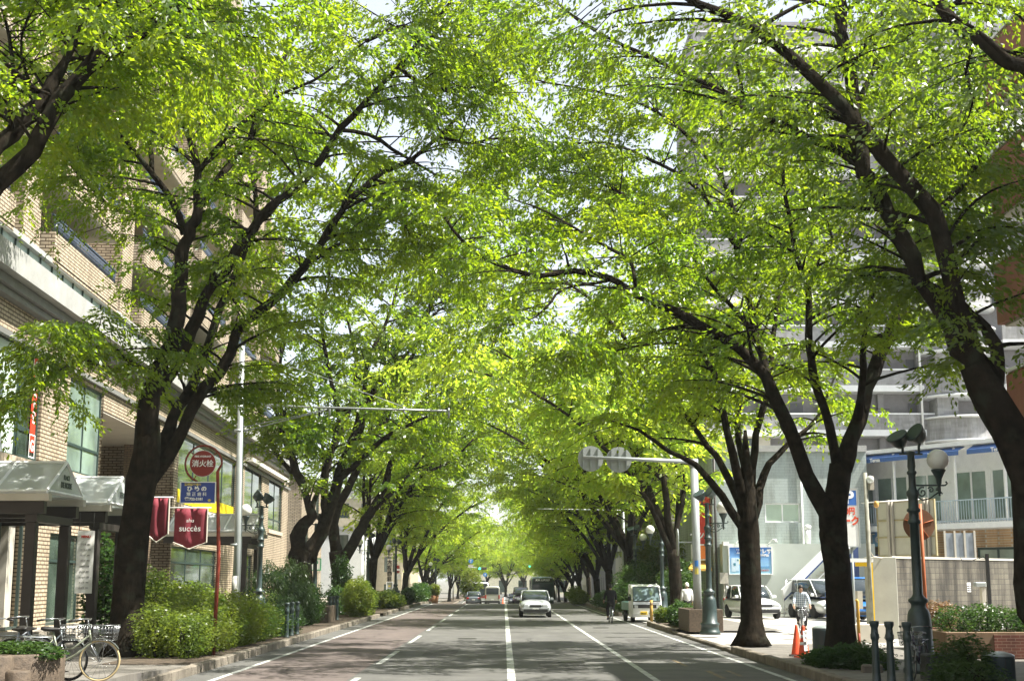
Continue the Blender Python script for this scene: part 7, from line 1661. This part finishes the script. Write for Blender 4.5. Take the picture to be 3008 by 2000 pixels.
mb = MB().lathe([(.38, gz(128)), (.5, gz(128) + .75), (.44, gz(128) + .76)], (XL(1274, 128), 128, 0), 16); mb.build('tub', mat('terracotta', (.34, .17, .09), .8), pt, world=True)
bush('young_tree_crown', 'small bright young tree far down on the left of the road', 'tree', [(XL(1383, 172), 172, gz(172) + 3.0, 1.3, 1.2, 1.6), (XL(1375, 172), 172, gz(172) + 1.7, .9, .9, 1.0)], 3000, (.26, .13), LM_B, 14)
bush('shrub', 'green shrubs filling the kerb island beside the steel sign pole', 'shrub', mounds(6.85, 8.0, 54.0, 58.0, .65, .95, .5, .7), 16000, (.10, .055), LM_D, 15, 'shrubs')
bush('shrub', 'small flowering shrub at the tip of the kerb island beside the worn post', 'shrub', [(XL(1946, 60.2), 60.2, .45, .38, .4, .36)], 2500, (.09, .05), LM_B, 16, 'shrubs')
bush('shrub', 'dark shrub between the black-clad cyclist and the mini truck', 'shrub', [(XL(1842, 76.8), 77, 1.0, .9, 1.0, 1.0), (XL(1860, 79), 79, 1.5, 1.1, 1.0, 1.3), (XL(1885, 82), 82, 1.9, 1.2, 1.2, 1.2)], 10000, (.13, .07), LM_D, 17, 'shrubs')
bush('small_tree_crown', 'sunlit small leafy tree behind the mini truck and the lamp', 'tree', [(XL(1935, 84), 84, 3.9, 1.5, 1.3, 1.2), (XL(1910, 85), 85, 3.3, 1.2, 1.2, 1.0), (XL(1965, 84), 84, 2.6, 1.3, 1.2, 1.5)], 9000, (.17, .09), LM_B, 18)
bush('shrub', 'green shrub mass behind the slim right-hand trunk and the white-shirted pedestrian', 'shrub', [(XL(1975, 72) + .6, 74, 1.3, 1.2, 1.2, 1.3), (XL(2005, 76), 76, 1.7, .9, .9, 1.4)], 8000, (.14, .075), LM_D, 19, 'shrubs')
bush('shrub', 'low shrub under the third far right trunk', 'shrub', [(XL(1775, 93), 93, .6, .8, 1.6, .6), (XL(1800, 90), 90, .55, .7, 1.4, .5)], 5000, (.14, .07), LM_D, 20, 'shrubs')
bush('shrub', 'tuft of light plants on the right kerb far behind the cyclist in black', 'shrub', [(XL(1700, 108), 108, .6, .8, 1.5, .6), (XL(1690, 112), 112, .75, .7, 1.4, .7)], 4000, (.16, .08), LM_B, 21, 'shrubs')
bush('clipped_hedge', 'dark clipped hedge in the tan brick planter', 'hedge', [(px0 + .55 + i * .62, 34.4, .95 + .05 * math.sin(i * 2), .55, .7, .42) for i in range(6)], 12000, (.065, .04), LM_D, 22)
bush('clipped_hedge', 'sunlit clipped hedge with pink tips behind the near lamp post', 'hedge', [(XL(2722, 38.3), 38.3, 1.0, .38, .6, .42), (XL(2765, 38.3), 38.3, 1.0, .42, .6, .40)], 7000, (.065, .04), LM_P, 23)
bush('ground_plants', 'low trailing plants around the foot of the forked right-hand tree', 'plant', [(XL(2400, 31.5), 31.2, .25, .45, .6, .22), (XL(2445, 30.2), 30.2, .30, .5, .5, .28), (XL(2500, 29.8), 29.8, .35, .5, .5, .32), (XL(2550, 29.4), 29.6, .30, .45, .5, .28), (XL(2590, 29), 29.4, .25, .35, .4, .22)], 9000, (.09, .04), LM_D, 24)
bush('shrub', 'thin-leaved dark shrub in front of the domed bin at the lower right', 'shrub', [(XL(2790, 25.2), 25.2, .5, .42, .4, .45), (XL(2835, 25.0), 25.0, .6, .40, .4, .42), (XL(2790, 24.6), 24.6, .3, .5, .3, .3), (XL(2860, 24.3), 24.3, .3, .5, .3, .3)], 6000, (.08, .028), LM_D, 25, 'shrubs')
bush('trailing_plants', 'trailing green plants spilling over the rim of the large granite planter', 'plant', [(-7.75, 22.0, .92, .5, .45, .12), (-7.3, 21.8, .86, .28, .3, .10), (-8.3, 22.3, .92, .3, .3, .1)], 3500, (.07, .035), LM_D, 26)
for i, (u, Y) in enumerate(((2470, 30.4), (2550, 28.6))):
    q = (XL(u, Y), Y); mb = MB().bbox((q[0], q[1], .18), (.42, .2, .2), .03); o_ = mb.build('edging_stone', M_KERB); setp(o_, ['pale edging stone among the low plants below the forked tree', 'brown edging stone near the first bollard and the low plants'][i], 'stone')

# ------------------------------------------------------------------ haze under the canopy
def haze():
    m, n, o = new_mat('haze'); v = n.nodes.new('ShaderNodeVolumePrincipled'); v.inputs['Density'].default_value = 0.00025
    v.inputs['Color'].default_value = (.90, .96, .92, 1); v.inputs['Anisotropy'].default_value = .3
    n.links.new(v.outputs[0], o.inputs['Volume'])
    b = MB().box(-1600, 1600, -70, 3600, -2.6, 46); ob = b.build('haze', m); ob['kind'] = 'stuff'
haze()
print('LEAVES', NLEAF[0])
